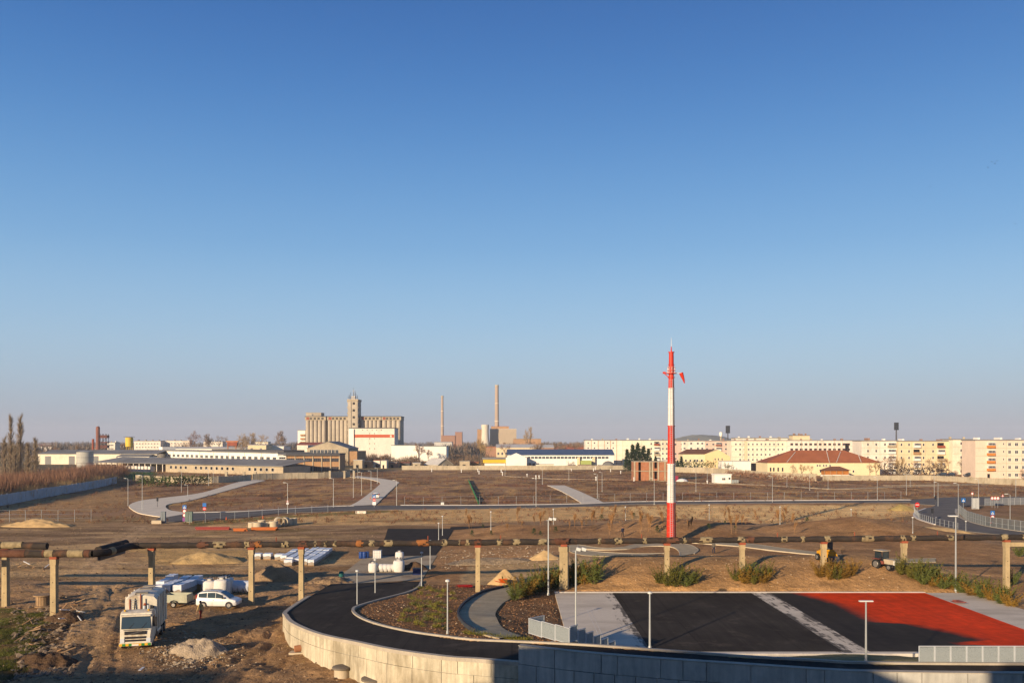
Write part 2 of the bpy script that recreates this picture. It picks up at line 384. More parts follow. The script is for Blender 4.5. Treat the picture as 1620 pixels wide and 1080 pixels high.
k.l(k.mix(1.0, at.outputs['Color'], vc.outputs[0], 'MULTIPLY'), k.b.inputs['Base Color'])
k.b.inputs['Roughness'].default_value = .95; k.b.inputs['Specular IOR Level'].default_value = .1
hb = k.math('ADD', k.math('MULTIPLY', k.noise(p, 1.1, 8, .68), 1.0), k.math('MULTIPLY', k.noise(p, 7.0, 4, .7), .25))
k.bump(hb, .42, .8); me.materials.append(k.m); SOIL = k.m
struct(put('ground', me))
# ------------------------------------------------------------------ road and path sheets
def cat_rom(P, n):
    P = [np.array(p, float) for p in P]; m = len(P) - 1; out = []
    L = [0.0]
    for i in range(m): L.append(L[-1] + np.linalg.norm(P[i + 1] - P[i]) ** .5)
    for t in np.linspace(0, L[-1], n):
        i = min(int(np.searchsorted(L, t, 'right')) - 1, m - 1); u = (t - L[i]) / (L[i + 1] - L[i])
        p0 = P[i - 1] if i > 0 else 2 * P[i] - P[i + 1]; p3 = P[i + 2] if i + 2 <= m else 2 * P[i + 1] - P[i]
        a, b = P[i], P[i + 1]
        out.append(.5 * (2 * a + (b - p0) * u + (2 * p0 - 5 * a + 4 * b - p3) * u * u + (-p0 + 3 * a - 3 * b + p3) * u ** 3))
    return out
def ribbon(name, L, R, m, lift=.06, n=60, w=5, lin=False, thick=.25):
    if not lin: L = cat_rom(L, n); R = cat_rom(R, n)
    n = len(L); vs = []
    for a, b in zip(L, R):
        for j in range(w + 1):
            t = j / w; x = a[0] * (1 - t) + b[0] * t; yy = a[1] * (1 - t) + b[1] * t
            vs.append([x, yy, (a[2] * (1 - t) + b[2] * t) if len(a) > 2 else 0.0])
    vs = np.array(vs)
    if len(L[0]) < 3: vs[:, 2] = hgt(vs[:, 0], vs[:, 1], False) + lift + np.where(vs[:, 1] > 195, .09, .03)
    fs = [(i * (w + 1) + j, i * (w + 1) + j + 1, (i + 1) * (w + 1) + j + 1, (i + 1) * (w + 1) + j) for i in range(n - 1) for j in range(w)]
    k = len(vs); v2 = [tuple(v) for v in vs]
    for side in (0, w):                                    # skirts so that the slab has thickness
        o = len(v2)
        for i in range(n): q = vs[i * (w + 1) + side]; v2.append((q[0], q[1], q[2] - thick))
        for i in range(n - 1): fs.append((i * (w + 1) + side, (i + 1) * (w + 1) + side, o + i + 1, o + i))
    mb = MB(); mb.v = v2; mb.f = fs
    return mb.build(name, m, None, 40)
def curb(name, P, m, wd=.28, up=.12, n=None, drop=.3, z=None):
    """a kerb along a ground polyline"""
    Q = cat_rom(P, n) if n else [np.array(p, float) for p in P]
    vs = []; fs = []
    for i, q in enumerate(Q):
        t = Q[min(i + 1, len(Q) - 1)][:2] - Q[max(i - 1, 0)][:2]; t = t / np.linalg.norm(t); nx, ny = -t[1] * wd / 2, t[0] * wd / 2
        zz = q[2] if len(q) > 2 else h1(q[0], q[1], False) + (.11 if q[1] > 195 else .05)
        vs += [(q[0] + nx, q[1] + ny, zz - drop), (q[0] + nx, q[1] + ny, zz + up), (q[0] - nx, q[1] - ny, zz + up), (q[0] - nx, q[1] - ny, zz - drop)]
        if i: o = (i - 1) * 4; fs += [(o + j, o + j + 1, o + j + 5, o + j + 4) for j in range(3)]
    fs += [(0, 1, 2, 3), tuple(len(vs) - 4 + j for j in (3, 2, 1, 0))]
    mb = MB(); mb.v = vs; mb.f = fs
    return mb.build(name, m, None)
asph_new = mat('new_asphalt', '37322d', .95, .25, .6, .012, 60, spec=.06)
asph_far = mat('worn_asphalt', '6a655f', .95, .2, .3, spec=.06)
conc_road = mat('concrete_road', 'd8cab2', .95, .12, .3, spec=.04)
kerb_t = mat('tan_kerb', 'b3a58c', .95, .15, 1.0, spec=.1)
path_m = mat('gravel_path', 'a8987a', .95, .2, .8, .02, 25, spec=.1)
kerb_m = mat('kerb_concrete', 'a89d8b', .9, .15, 1.0, spec=.2)
kerb_w = mat('white_kerb', 'c9c0b2', .9, .15, 1.0, spec=.2)
grav_m = mat('gravel_base', 'a8977c', .95, .2, .5, .03, 18, dirt=('7d6a55', .25, .5, .8), spec=.1)

def P2(pts): return [tuple(G(a, b)[:2]) for a, b in pts]
# far roads
struct(ribbon('road', P2([(258, 815), (300, 812), (381, 810), (453, 806), (524, 802), (600, 800), (755, 800), (910, 798), (1000, 794.5), (1100, 793.5), (1250, 792.5), (1440, 791.5)]),
              P2([(240, 826), (300, 824), (381, 819), (443, 812), (504, 810), (580, 807), (763, 805), (910, 801.8), (1000, 798), (1100, 797), (1250, 796), (1440, 795)]), asph_far, n=140))
struct(curb('kerb', P2([(300, 811.5), (381, 809.5), (453, 805.5), (524, 801.5), (560, 800.6)]), kerb_w, 1.1, .14, 50))
struct(curb('kerb', P2([(634, 799.6), (755, 799.6), (910, 797.6), (1000, 794), (1100, 793), (1250, 792), (1440, 791)]), kerb_w, 1.3, .14, 90))
struct(ribbon('road', P2([(400, 759), (375, 763), (322, 779), (265, 787), (224, 792), (204, 800), (216, 810.5), (234, 815), (262, 819)]),
              P2([(420, 760), (395, 766), (345, 780), (300, 792), (270, 797), (262, 801), (268, 807), (285, 810), (300, 812)]), conc_road, lift=.07, n=90))
struct(ribbon('road', P2([(552, 801), (571, 790.5), (597, 770), (600, 763), (580, 757.5), (553, 754.5)]), P2([(594, 799), (612, 782), (628, 766.5), (629, 762), (600, 756.8), (567, 753)]), conc_road, lift=.08, n=60))
struct(ribbon('road', P2([(866, 768), (886.7, 776.7), (913, 791.7), (920, 797)]), P2([(893, 768), (918, 778), (950, 793), (956, 796)]), conc_road, lift=.09, n=30))
struct(ribbon('road', P2([(1440, 791.2), (1500, 787), (1560, 786.5), (1660, 786)]), P2([(1440, 797), (1490, 800), (1545, 800), (1660, 796)]), asph_far, lift=.08, n=30))
struct(ribbon('road', P2([(1490, 790), (1478, 801), (1462, 805.5), (1448, 812), (1452, 820), (1480, 830), (1540, 841), (1660, 851)]),
              P2([(1550, 795), (1524, 802), (1513, 807), (1514, 813), (1524, 821), (1552, 830.5), (1615, 840), (1680, 846)]), asph_far, lift=.11, n=70))
struct(curb('kerb', P2([(1513, 806), (1513.5, 813), (1523.5, 821), (1552, 830), (1615, 839.5), (1680, 845)]), kerb_m, .6, .15, 50))
struct(curb('kerb', P2([(1464, 805), (1447.5, 812), (1451, 820), (1479, 830)]), kerb_w, .5, .15, 40))
struct(curb('marking_line', P2([(1484, 811), (1479, 815), (1481, 819), (1486, 821)]), kerb_w, .3, .075, 20, 0))
# far field tracks on the right
for a, b in (([(1100, 764), (1180, 766), (1260, 770), (1330, 773), (1450, 769), (1620, 764)], 2.6), ([(1400, 768), (1520, 766), (1640, 764)], 1.5), ([(800, 753), (870, 757), (1000, 759), (1100, 763)], 1.4)):
    struct(curb('field_track', P2(a), grav_m, a and b * 1.4, .03, 60, .2))
# new black road straight behind the ramp, its unpaved gap, and the black footway behind the mounds
struct(ribbon('road', [(-24, 171), (-21.8, 150), (-20.5, 130)], [(-11.2, 171), (-11.1, 150), (-11.3, 130)], asph_new, .03, 40))
struct(ribbon('road_base', [(-21.6, 130), (-21.6, 115), (-21.3, 104.6)], [(-11.0, 130), (-11.0, 115), (-10.9, 107)], grav_m, .02, 30))
struct(ribbon('footway', [(-12, 174), (6, 178), (25, 182), (50, 186)], [(-12, 168.5), (6, 173), (25, 177), (50, 181)], asph_new, .05, 60, 2))
# park paths with pale kerbs
def PT(pts): return [tuple(GT(a, b)[:2]) for a, b in pts]
def path_pair(L, R, kl=True, kr=True, lift=.05, m=None, n=40):
    L, R = PT(L), PT(R); struct(ribbon('path', L, R, m or path_m, lift, n, 4))
    if kl: struct(curb('kerb', L, kerb_t, .15, .08, n))
    if kr: struct(curb('kerb', R, kerb_t, .15, .08, n))
path_pair([(896, 862), (898, 870), (915, 877), (955, 880), (1010, 880)], [(914, 862), (918, 868), (948, 873.5), (1000, 876), (1050, 875.5)], False, True)
path_pair([(914, 862), (950, 867), (985, 866), (1008, 861), (1050, 859.5), (1085, 861), (1104, 869), (1098, 876)], [(917, 868), (950, 870), (990, 869), (1015, 865), (1045, 864), (1065, 866), (1074, 872), (1076, 880)], True, True, .07)
path_pair([(1090, 857), (1130, 858), (1180, 860), (1240, 868), (1310, 876), (1390, 884), (1480, 884)], [(1095, 859), (1130, 861.5), (1168, 864.5), (1230, 872), (1300, 879), (1390, 888), (1480, 889)], True, True, .09)
path_pair([(812, 927), (785, 933), (761, 940), (737, 954), (725, 971), (731, 985), (751, 1001), (790, 1012)], [(838, 934), (822, 941), (808, 948), (792, 958), (783.5, 973), (792, 990), (815, 1005), (826, 1010)], False, False, .06, n=50)
dark_curb = mat('dark_kerb', '3a3c40', .8, .15, 2.0)
struct(curb('kerb', PT([(812, 927), (785, 933), (761, 940), (737, 954), (725, 971), (731, 985), (751, 1001)]), dark_curb, .16, .28, 50))
# ------------------------------------------------------------------ the courts
fine_conc = mat('power_floated_concrete', 'b9ab98', .95, .14, .35, .004, 40, dirt=('7a7064', .12, .52, .75), spec=.08)
# asphalt dragged over the slab edges next to the black courts
kf = N('stained_slab'); pk = kf.pos(); sk = kf.n('ShaderNodeSeparateXYZ'); kf.l(pk, sk.inputs[0])
nk = kf.noise(pk, .9, 6, .7); nk2 = kf.noise(kf.pos((1, .12, 1)), 2.5, 4); nk3 = kf.noise(kf.pos((.35, 1, 1)), .35, 5, .6)
base = kf.mix(kf.rng(nk3, .45, .65, 0, .6), srgb('d2c5b0'), srgb('a0937f')); base = kf.mix(kf.rng(kf.noise(pk, 3.0, 5, .65), .3, .7, .0, .35), base, srgb('b3a58f'))
def edge(x): return kf.math('ABSOLUTE', kf.math('SUBTRACT', sk.outputs[0], x), 0.0)
dm = kf.math('MINIMUM', kf.math('MINIMUM', edge(10.6), edge(27.2)), edge(25.2)); dm = kf.math('ADD', dm, kf.math('MULTIPLY', kf.math('ADD', kf.math('SUBTRACT', nk, .5), kf.math('SUBTRACT', nk2, .5)), -4.2))
base = kf.mix(kf.rng(dm, .0, .65, .85, 0), base, srgb('3a3735')); kf.l(base, kf.b.inputs['Base Color']); kf.b.inputs['Roughness'].default_value = .95; kf.b.inputs['Specular IOR Level'].default_value = .06; kf.bump(nk, .01)
# court asphalt: laid in lanes, scuffed and dusty
ka = N('court_asphalt'); pa_ = ka.pos(); sa = ka.n('ShaderNodeSeparateXYZ'); ka.l(pa_, sa.inputs[0])
lane = ka.n('ShaderNodeMath', operation='PINGPONG'); ka.l(sa.outputs[0], lane.inputs[0]); lane.inputs[1].default_value = 1.85
seam = ka.rng(ka.math('ADD', lane.outputs[0], ka.rng(ka.noise(pa_, .8, 3), 0, 1, -.06, .06)), .0, .07, .7, 1)
v1 = ka.rng(ka.noise(pa_, .16, 5, .65), .3, .7, .8, 1.35); v2 = ka.rng(ka.noise(ka.pos((1, .06, 1)), 1.6, 5), .3, .7, .85, 1.2); v3 = ka.rng(ka.noise(pa_, 14, 3, .7), .3, .7, .8, 1.25)
vv_ = ka.math('MULTIPLY', ka.math('MULTIPLY', v1, v2), ka.math('MULTIPLY', v3, seam)); cc_ = ka.n('ShaderNodeCombineColor'); [ka.l(vv_, cc_.inputs[i]) for i in range(3)]
dust = ka.rng(ka.noise(pa_, .45, 6, .7), .56, .75, 0, .4)
ka.l(ka.mix(dust, ka.mix(1.0, srgb('37322c'), cc_.outputs[0], 'MULTIPLY'), srgb('6b5f52')), ka.b.inputs['Base Color']); ka.b.inputs['Roughness'].default_value = .95; ka.b.inputs['Specular IOR Level'].default_value = .05
fine_conc = kf.m
slab_x = [(4.5, 10.6), (25.2, 27.2), (43.5, 48.6)]
for a, b in slab_x: struct(MB().bb(a, b, 67.3, 93.3, .7, 1.0).build('court_slab', fine_conc))
struct(MB().bb(4.5, 48.6, 66.2, 67.3, .7, .996).build('court_slab', fine_conc))
struct(MB().bb(10.6, 25.2, 67.3, 93.3, .7, 1.004).build('court', ka.m))
kc = N('court_paint'); p = kc.pos(); sx = kc.n('ShaderNodeSeparateXYZ'); kc.l(p, sx.inputs[0])
# red acrylic coat laid over black: diagonal front of the paint, soft sprayed edge and three tongues
nf = kc.rng(kc.noise(p, .22, 3), 0, 1, -1.6, 1.6); nf2 = kc.rng(kc.noise(p, 1.3, 4), 0, 1, -.3, .3)
def lin(a, b, c0): return kc.math('ADD', kc.math('ADD', kc.math('MULTIPLY', sx.outputs[0], a), kc.math('MULTIPLY', sx.outputs[1], b)), c0)
nf2 = kc.rng(kc.noise(p, 1.3, 4), 0, 1, -.35, .35)
Yc = kc.math('ADD', sx.outputs[1], kc.rng(kc.noise(p, .5, 3), 0, 1, -.8, .8))
fy = kc.math('ADD', kc.math('ADD', kc.rng(Yc, 93, 87, 30.0, 32.2), kc.rng(Yc, 78.2, 77.2, 0, 2.9)), kc.rng(Yc, 77.2, 71.5, 0, 2.9))
fy = kc.math('ADD', fy, kc.math('SUBTRACT', 0.0, kc.rng(Yc, 71.2, 70.4, 0, 2.4))); fy = kc.math('ADD', fy, kc.rng(Yc, 69.6, 69.0, 0, 3.2))
e1 = kc.math('ADD', kc.math('SUBTRACT', sx.outputs[0], fy), nf2)
redf = kc.rng(e1, -.9, .9, 0, 1)
g = kc.math('MULTIPLY', kc.math('MULTIPLY', kc.rng(kc.noise(p, 1.2, 5), .3, .7, .85, 1.15), kc.rng(kc.noise(kc.pos((1, .06, 1)), 1.6, 5), .3, .7, .88, 1.12)), kc.rng(kc.noise(p, .16, 5, .65), .3, .7, .82, 1.2)); gc = kc.n('ShaderNodeCombineColor'); [kc.l(g, gc.inputs[i]) for i in range(3)]
kc.l(kc.mix(1.0, kc.mix(redf, srgb('37322c'), srgb('cc3e14')), gc.outputs[0], 'MULTIPLY'), kc.b.inputs['Base Color'])
kc.b.inputs['Roughness'].default_value = .8; kc.b.inputs['Specular IOR Level'].default_value = .05
struct(MB().bb(27.2, 43.5, 67.3, 93.3, .7, 1.004).build('court', kc.m))
struct(MB().bb(4.5, 43.6, 93.3, 93.75, .6, 1.06).build('kerb', kerb_w))
struct(MB().bb(9.5, 48.6, 66.0, 66.25, .6, 1.16).build('kerb', kerb_w))
for i in range(2): struct(MB().bb(7.1 + .32 * i, 7.16 + .32 * i, 67.6, 84, 1.0, 1.006).build('drain_line', kerb_w))
rubble_m = mat('brick_rubble', '8a4a3c', .9, .3, 3)
# ------------------------------------------------------------------ the ramp: carriageway, kerb, retaining wall, parapet
ramp_m = ka.m
NR = 150
ro = cat_rom(OUT[2:], NR); ri = cat_rom(INN[2:], NR)
ro_in = [tuple(a * .978 + b * .022) for a, b in zip(ro, ri)]
struct(ribbon('ramp_road', ro_in, [tuple(a) for a in ri], ramp_m, lin=True, w=4, thick=.3))
struct(curb('kerb', [(a[0], a[1], a[2]) for a in ri], kerb_m, .26, .13, None, .4))
wall_m = mat('cast_concrete', 'b8ad94', .9, .16, .5, .006, 30, streak=.26, dirt=('83775f', .3, .5, .75), spec=.2)
wall_m2 = mat('cast_concrete_grey', 'aba79c', .9, .14, .5, .006, 30, streak=.16, dirt=('7f7d78', .6, .55, .5), spec=.2)
def along(P):
    L = [0.0]
    for a, b in zip(P[:-1], P[1:]): L.append(L[-1] + math.hypot(b[0] - a[0], b[1] - a[1]))
    return np.array(L)
def wall_run(parent, pts, cuts, zlo, zhi, th, m, name='wall_panel', proud=0.0, gap=.022):
    """pts: polyline (x,y,z); each panel spans [cuts[i],cuts[i+1]] of its length; zlo/zhi are functions of (z, x, y)"""
    L = along(pts); arr = np.array([[p[0], p[1], p[2]] for p in pts])
    for i in range(len(cuts) - 1):
        s = np.linspace(cuts[i] + gap, cuts[i + 1] - gap, 4)
        Q = np.stack([np.interp(s, L, arr[:, j]) for j in range(3)], 1); mb = MB(); vs = []; fs = []
        for a, q in enumerate(Q):
            t = Q[min(a + 1, 3)][:2] - Q[max(a - 1, 0)][:2]; t /= np.linalg.norm(t); nx, ny = t[1], -t[0]      # outward = right of travel
            z0, z1 = zlo(q), zhi(q)
            for (dd, zz) in ((-proud, z0), (-proud, z1), (th, z1), (th, z0)): vs.append((q[0] - nx * dd, q[1] - ny * dd, zz))
            if a: o = (a - 1) * 4; fs += [(o + j, o + (j + 1) % 4, o + (j + 1) % 4 + 4, o + j + 4) for j in range(4)]
        fs += [(3, 2, 1, 0), (12, 13, 14, 15)]; mb.add(vs, fs); mb.build(name, m, parent)
ramp_wall = thing('retaining_wall', 'curved pale concrete retaining wall along the outside of the black ramp', 'wall', (0, 0, 0))
pl = [tuple(a) for a in cat_rom(OUT[3:14], 120)]; Lr = along(pl)[-1]
cuts = np.concatenate([[0], np.cumsum(np.tile([2.45, 2.45, 1.3], 30))]); cuts = np.append(cuts[cuts < Lr - .6], Lr)
# travel direction runs towards the right, the open side is to the right of travel
def lowtier(q): return max(q[2] - .95, .02)
wall_run(ramp_wall, pl, cuts, lambda q: q[2] - .93 if q[2] > 1.3 else -.5, lambda q: q[2] - .08, .3, wall_m)
low = [p for p in pl if p[2] > 1.3]; Ll = along(low)[-1]; c2 = np.arange(0, Ll, 2.5); c2[-1] = Ll
wall_run(ramp_wall, low, c2, lambda q: -.6, lambda q: q[2] - .96, .38, wall_m, proud=.012)
wall_run(ramp_wall, pl, np.linspace(0, Lr, 44), lambda q: q[2] - .145, lambda q: q[2] + .10, .36, kerb_m, 'coping', proud=.03, gap=.004)
mb = MB(); 
for i in range(0, len(pl) - 1): pass
core = [(p[0], p[1], p[2]) for p in pl]
wall_run(ramp_wall, core, [0, Lr * .25, Lr * .5, Lr * .75, Lr], lambda q: -.7, lambda q: q[2] - .2, .3, wall_m2, 'wall_core', proud=-.04, gap=0)
par = thing('parapet_wall', 'tall grey concrete parapet wall at the bottom edge beside the ramp', 'wall', (0, 0, 0))
pq = [tuple(a) for a in cat_rom(OUT[13:], 120)]; Lp = along(pq)[-1]
cp = np.concatenate([[0], np.cumsum(np.tile([2.4, 2.9, .95, 2.5, 1.25, 1.3], 14))]); cp = np.append(cp[cp < Lp - .6], Lp)
wall_run(par, pq, cp, lambda q: q[2] + .02, lambda q: 4.6, .3, wall_m2, proud=.05)
wall_run(par, pq, np.append(np.arange(0, Lp - .7, 1.22), Lp), lambda q: -.6, lambda q: q[2] - .02, .3, wall_m2, 'wall_panel', proud=.09)
wall_run(par, pq, np.linspace(0, Lp, 12), lambda q: 4.605, lambda q: 4.64, .34, kerb_m, 'coping', proud=.09, gap=.003)
wall_run(par, pq, np.linspace(0, Lp, 8), lambda q: -.6, lambda q: 4.55, .26, wall_m2, 'wall_core', proud=-.02, gap=0)
# stairs from the ramp down to the court
st = thing('stair', 'concrete stair running down from the ramp to the sports court', 'stairs', (0, 0, 0))
sd = Vector((.62, .785)); sn = Vector((.785, -.62)); s0 = Vector((3.9, 59.6))
stair_steps = 14
for i in range(stair_steps):
    c0 = s0 + sd * (.15 + i * .34) - sn * .9; MB().box((c0.x, c0.y, (3.4 - (i + 1) * .165) / 2 + .1), (.34, 1.7, 3.4 - (i + 1) * .165 - .2), math.atan2(sd.y, sd.x)).build('step', wall_m2, st)
# galvanised panel railings
galv = mat('galvanised_steel', 'b9bcbc', .55, .1, 2, metal=.25, spec=.4)
km = N('perforated_infill'); pw = km.pos(); vor = km.n('ShaderNodeTexVoronoi'); vor.inputs['Scale'].default_value = 26; km.l(pw, vor.inputs['Vector'])
hole = km.rng(vor.outputs['Distance'], .28, .34, 0, 1); tr = km.n('ShaderNodeBsdfTransparent'); mx = km.n('ShaderNodeMixShader')
fog_n = km.rng(km.noise(pw, 1.4, 4), .3, .7, .02, .40); hole = km.math('MAXIMUM', hole, fog_n)
km.l(hole, mx.inputs[0]); km.l(tr.outputs[0], mx.inputs[1]); km.l(km.b.outputs[0], mx.inputs[2]); km.l(mx.outputs[0], km.t.nodes['Material Output'].inputs[0])
km.b.inputs['Base Color'].default_value = (.30, .33, .33, 1); km.b.inputs['Roughness'].default_value = .5; km.b.inputs['Metallic'].default_value = .2
INFILL = km.m
def rail_panel(parent, a, b, h=1.08, fr=.05):
    a = Vector(a); b = Vector(b); d = b - a; L = math.hypot(d.x, d.y); rz = math.atan2(d.y, d.x); z = a.z
    f = MB(); mid = (a + b) / 2
    for e in (a, b): f.box((e.x + (d.x / L) * (fr / 2 if e is a else -fr / 2), e.y + (d.y / L) * (fr / 2 if e is a else -fr / 2), z + h / 2), (fr, fr, h), rz)
    for zz in (z + .06, z + h - fr / 2): f.box((mid.x, mid.y, zz), (L - 2 * fr, fr * .9, fr), rz)
    f.build('panel_frame', galv, parent)
    MB().box((mid.x, mid.y, z + .06 + (h - .12) / 2), (L - 2 * fr, .012, h - .16), rz).build('mesh_infill', INFILL, parent)
r1 = thing('guard_railing', 'three panel white metal railing at the head of the court stairs', 'railing', (0, 0, 0))
ra, rb = GT(836.5, 1013, .06), Vector((3.85, 59.2, 3.42)); ra.z = 3.25
for i in range(3): rail_panel(r1, ra.lerp(rb, i / 3), ra.lerp(rb, (i + 1) / 3), 1.12)
rc = ra + Vector((1.15, 1.15, .0)); rail_panel(r1, ra, rc, 1.1)
r2 = thing('stair_railing', 'stepped metal railing panels going down beside the court stairs', 'railing', (0, 0, 0))
for i in range(6):
    a = s0 + sd * (i * .97); b = s0 + sd * (i * .97 + .93); z = 3.42 - .39 * i
    rail_panel(r2, (a.x, a.y, z), (b.x, b.y, z), 1.1)
r3 = thing('guard_railing', 'long row of grey metal railing panels above the red court corner', 'railing', (0, 0, 0))
for i in range(16): rail_panel(r3, (24.7 + i * .97, 53.75, 3.5), (24.7 + (i + 1) * .97, 53.75, 3.5), 1.07)
# the building the picture is taken from (its roof throws the shade along the bottom of the picture)
own = thing('office_building', 'rendered building with roof storeys behind and below the viewpoint', 'building', (0, 0, 0))
bw = mat('render_wall', 'b8b0a2', .9, .1, .5)
MB().bb(-110, 70, -45, .4, -1, 15.3).build('wall', bw, own)
for a, b, t in ((-110, -66.2, 19.9), (-66, -42.2, 17.0), (-42, -40.2, 18.6), (-40, -18.2, 21.0), (-18, -8.4, 16.9), (-8.2, 70, 19.8)):
    MB().bb(a, b, -30, -1, 15.32, t).build('roof_storey', bw, own)
# ------------------------------------------------------------------ far and middle buildings
glass = mat('window_glass', '2c333b', .2, .1, 2, spec=.5)
frame_w = mat('white_frame', 'd8d4cb', .6, .05, 3)
dark_void = mat('dark_opening', '17161a', .9, .1, 2)
cream = mat('cream_render', 'd9cdbb', .9, .10, .15, streak=.08, dirt=('a38f70', .09, .56, .5))
cream2 = mat('pale_render', 'ded2b8', .9, .10, .15, streak=.09, dirt=('a08f78', .08, .55, .5))
peach = mat('peach_render', 'd6bfa8', .9, .07, .15, streak=.05)
ochre = mat('ochre_render', 'd1bd98', .9, .10, .15, streak=.08)
pinkish = mat('pink_render', 'cdae9c', .9, .12, .15, streak=.08)
yellow_r = mat('yellow_render', 'dac9a0', .9, .06, .2, streak=.04)
white_r = mat('white_render', 'e3ddcf', .85, .06, .2, streak=.05)
conc = mat('aged_concrete', 'a8997f', .9, .15, .12, streak=.15, dirt=('6e6152', .06, .56, .6))
conc_p = mat('fence_concrete', 'aa9d84', .9, .16, .3, streak=.15, dirt=('77694f', .2, .54, .6))
brownc = mat('brown_concrete', 'a07c58', .9, .15, .2, streak=.18)
rust = mat('rust_red', '8e4b33', .85, .2, .3)
brick = mat('red_brick', '92705c', .9, .15, .8)
tile_red = mat('red_tiles', '955838', .85, .15, .25, .02, 8)
tile_brn = mat('brown_tiles', '6d4a36', .85, .12, .3)
_x0 = 0
roof_gr = mat('grey_roof', '7d7b77', .9, .12, .12, dirt=('54504c', .05, .5, .6))
roof_dk = mat('dark_roof', '4c4b4c', .9, .12, .12)
roof_bl = mat('blue_roof', '46566f', .6, .12, .2)
roof_lt = mat('pale_roof', 'b9b4aa', .7, .12, .2)
green_t = mat('green_sheet', '2d6b3c', .8, .15, .5)
dark_steel = mat('dark_steel', '4b4a4c', .6, .15, 1, metal=.3)

_wm = {}
def win_mesh(w, h, dp=.12, m=glass, fr=frame_w, mull=1):
    key = (round(w, 2), round(h, 2), m.name, fr.name, mull)
    if key not in _wm:
        mb = MB(); t = min(.09, w * .08)
        mb.bb(-w / 2 + t, w / 2 - t, .0, .04, -h / 2 + t, h / 2 - t); nf_ = len(mb.f)
        for x in (-w / 2 + t / 2, w / 2 - t / 2): mb.box((x, -.01, 0), (t, dp, h))
        for z in (-h / 2 + t / 2, h / 2 - t / 2): mb.box((0, -.01, z), (w - 2 * t, dp, t))
        for i in range(mull): mb.box((-w / 2 + w * (i + 1) / (mull + 1), -.01, 0), (t * .8, dp * .8, h - 2 * t))
        me = mb.mesh('window', m); me.materials.append(fr)
        me.polygons.foreach_set('material_index', [0] * nf_ + [1] * (len(me.polygons) - nf_)); _wm[key] = me
    return _wm[key]
def window(parent, x, z, w, h, y=0.0, rz=0.0, **kw): return put('window', win_mesh(w, h, **kw), parent, (x, y, z), rz)

def placed(x0, x1, ybase, yaw=0.0):
    """front-left corner thing frame: origin at the middle of the front edge on the ground"""
    d = dist(ybase); return Vector((((x0 + x1) / 2 - CX) / F * d, d, 0)), (x1 - x0) / F * d, d
def zat(py, d): return H - (py - HOR) * d / F

def flat_block(name, label, x0, x1, ytop, d, depth, m, cat='building', group=None, roof=roof_gr, para=.5, rz=0.0):
    w = (x1 - x0) / F * d; h = zat(ytop, d)
    t = thing(name, label, cat, (((x0 + x1) / 2 - CX) / F * d, d, 0), rz, group)
    MB().bb(-w / 2, w / 2, 0, depth, -.5, h).build('wall', m, t)
    MB().bb(-w / 2 - .25, w / 2 + .25, -.25, depth + .25, h + .003, h + para).build('roof', roof, t)
    if name == 'apartment_block':
        for i in range(max(2, int(w / 7))):
            x = -w / 2 + w * (i + .5) / max(2, int(w / 7)) + rnd.uniform(-1, 1); MB().bb(x - .5, x + .5, 2 + rnd.random() * 5, 3.2 + rnd.random() * 5 + 1, h + para + .003, h + para + rnd.uniform(.5, 1.2)).build('roof_vent', rnd.choice((brick, conc, white_r)), t)
        for f_ in range(1, 5): MB().bb(-w / 2 + .05, w / 2 - .05, -.035, -.002, h / 5 * f_ - .06, h / 5 * f_ + .06).build('floor_joint', conc, t)
        n_ = max(2, int(w / 6.4))
        for i in range(1, n_): MB().bb(-w / 2 + w * i / n_ - .05, -w / 2 + w * i / n_ + .05, -.03, -.002, 0, h - .05).build('panel_joint', conc, t)
    return t, w, h

def win_grid(t, w, h, floors, cols, ww, wh, mats=None, x0=None, x1=None, skip=.0, frs=None, z0=1.6, mull=1):
    x0 = -w / 2 + 1.5 if x0 is None else x0; x1 = w / 2 - 1.5 if x1 is None else x1
    fh = (h - .6) / floors
    for f_ in range(floors):
        for c_ in range(cols):
            if rnd.random() < skip: continue
            x = x0 + (x1 - x0) * (c_ + .5) / cols
            window(t, x, fh * f_ + z0 + .1, ww, wh, -.03, m=(mats or glass), fr=(frs or frame_w), mull=mull)
def balcony(t, x, z, w, m, enclosed=True, dp=1.2, drk=False):
    b = MB().bb(x - w / 2, x + w / 2, -dp, -.02, z - .1, z + 1.0).build('balcony', m, t)
    if enclosed:
        window(b, x, z + 1.65, w - .1, 1.2, -dp + .1, m=glass, fr=frame_w, mull=4)
        MB().bb(x - w / 2, x + w / 2, -dp + .16, -.02, z + 1.02, z + 2.3).build('balcony_enclosure', frame_w, b)
    else:
        MB().bb(x - w / 2 + .1, x + w / 2 - .1, -.06, -.03, z + 1.02, z + 2.4).build('balcony_opening', dark_void, b)

# --- apartment blocks on the right
t, w, h = flat_block('apartment_block', 'peach apartment block with orange balconies at the right picture edge', 1543, 1690, 696.5, 397, 12, peach)
fh = h / 5
for f_ in range(5):
    zc = fh * f_ + 1.7
    for px in (1597, 1608, 1619, 1634, 1650, 1668): window(t, (px - 1616.5) / F * 397, zc, 1.3 if px != 1608 else 1.5, 1.5, -.03)
    window(t, (1587.5 - 1616.5) / F * 397, zc + .2, .5, .9, -.03, mull=0)
    if f_: balcony(t, (1567 - 1616.5) / F * 397, fh * f_ + .2, 3.3, mat('orange_render', 'c07a38', .85, .1, .5))
    else: MB().bb((1562 - 1616.5) / F * 397, (1566 - 1616.5) / F * 397, -.03, .1, 0, 2.2).build('door', dark_void, t)
t, w, h = flat_block('apartment_block', 'off-white apartment block adjoining the peach block, with few windows', 1507, 1545, 695.5, 446, 12, cream2)
for f_ in range(5):
    for px in (1522, 1537): window(t, (px - 1526) / F * 446, h / 5 * f_ + 1.7, 1.9 if px == 1522 else .8, 1.4, -.03)
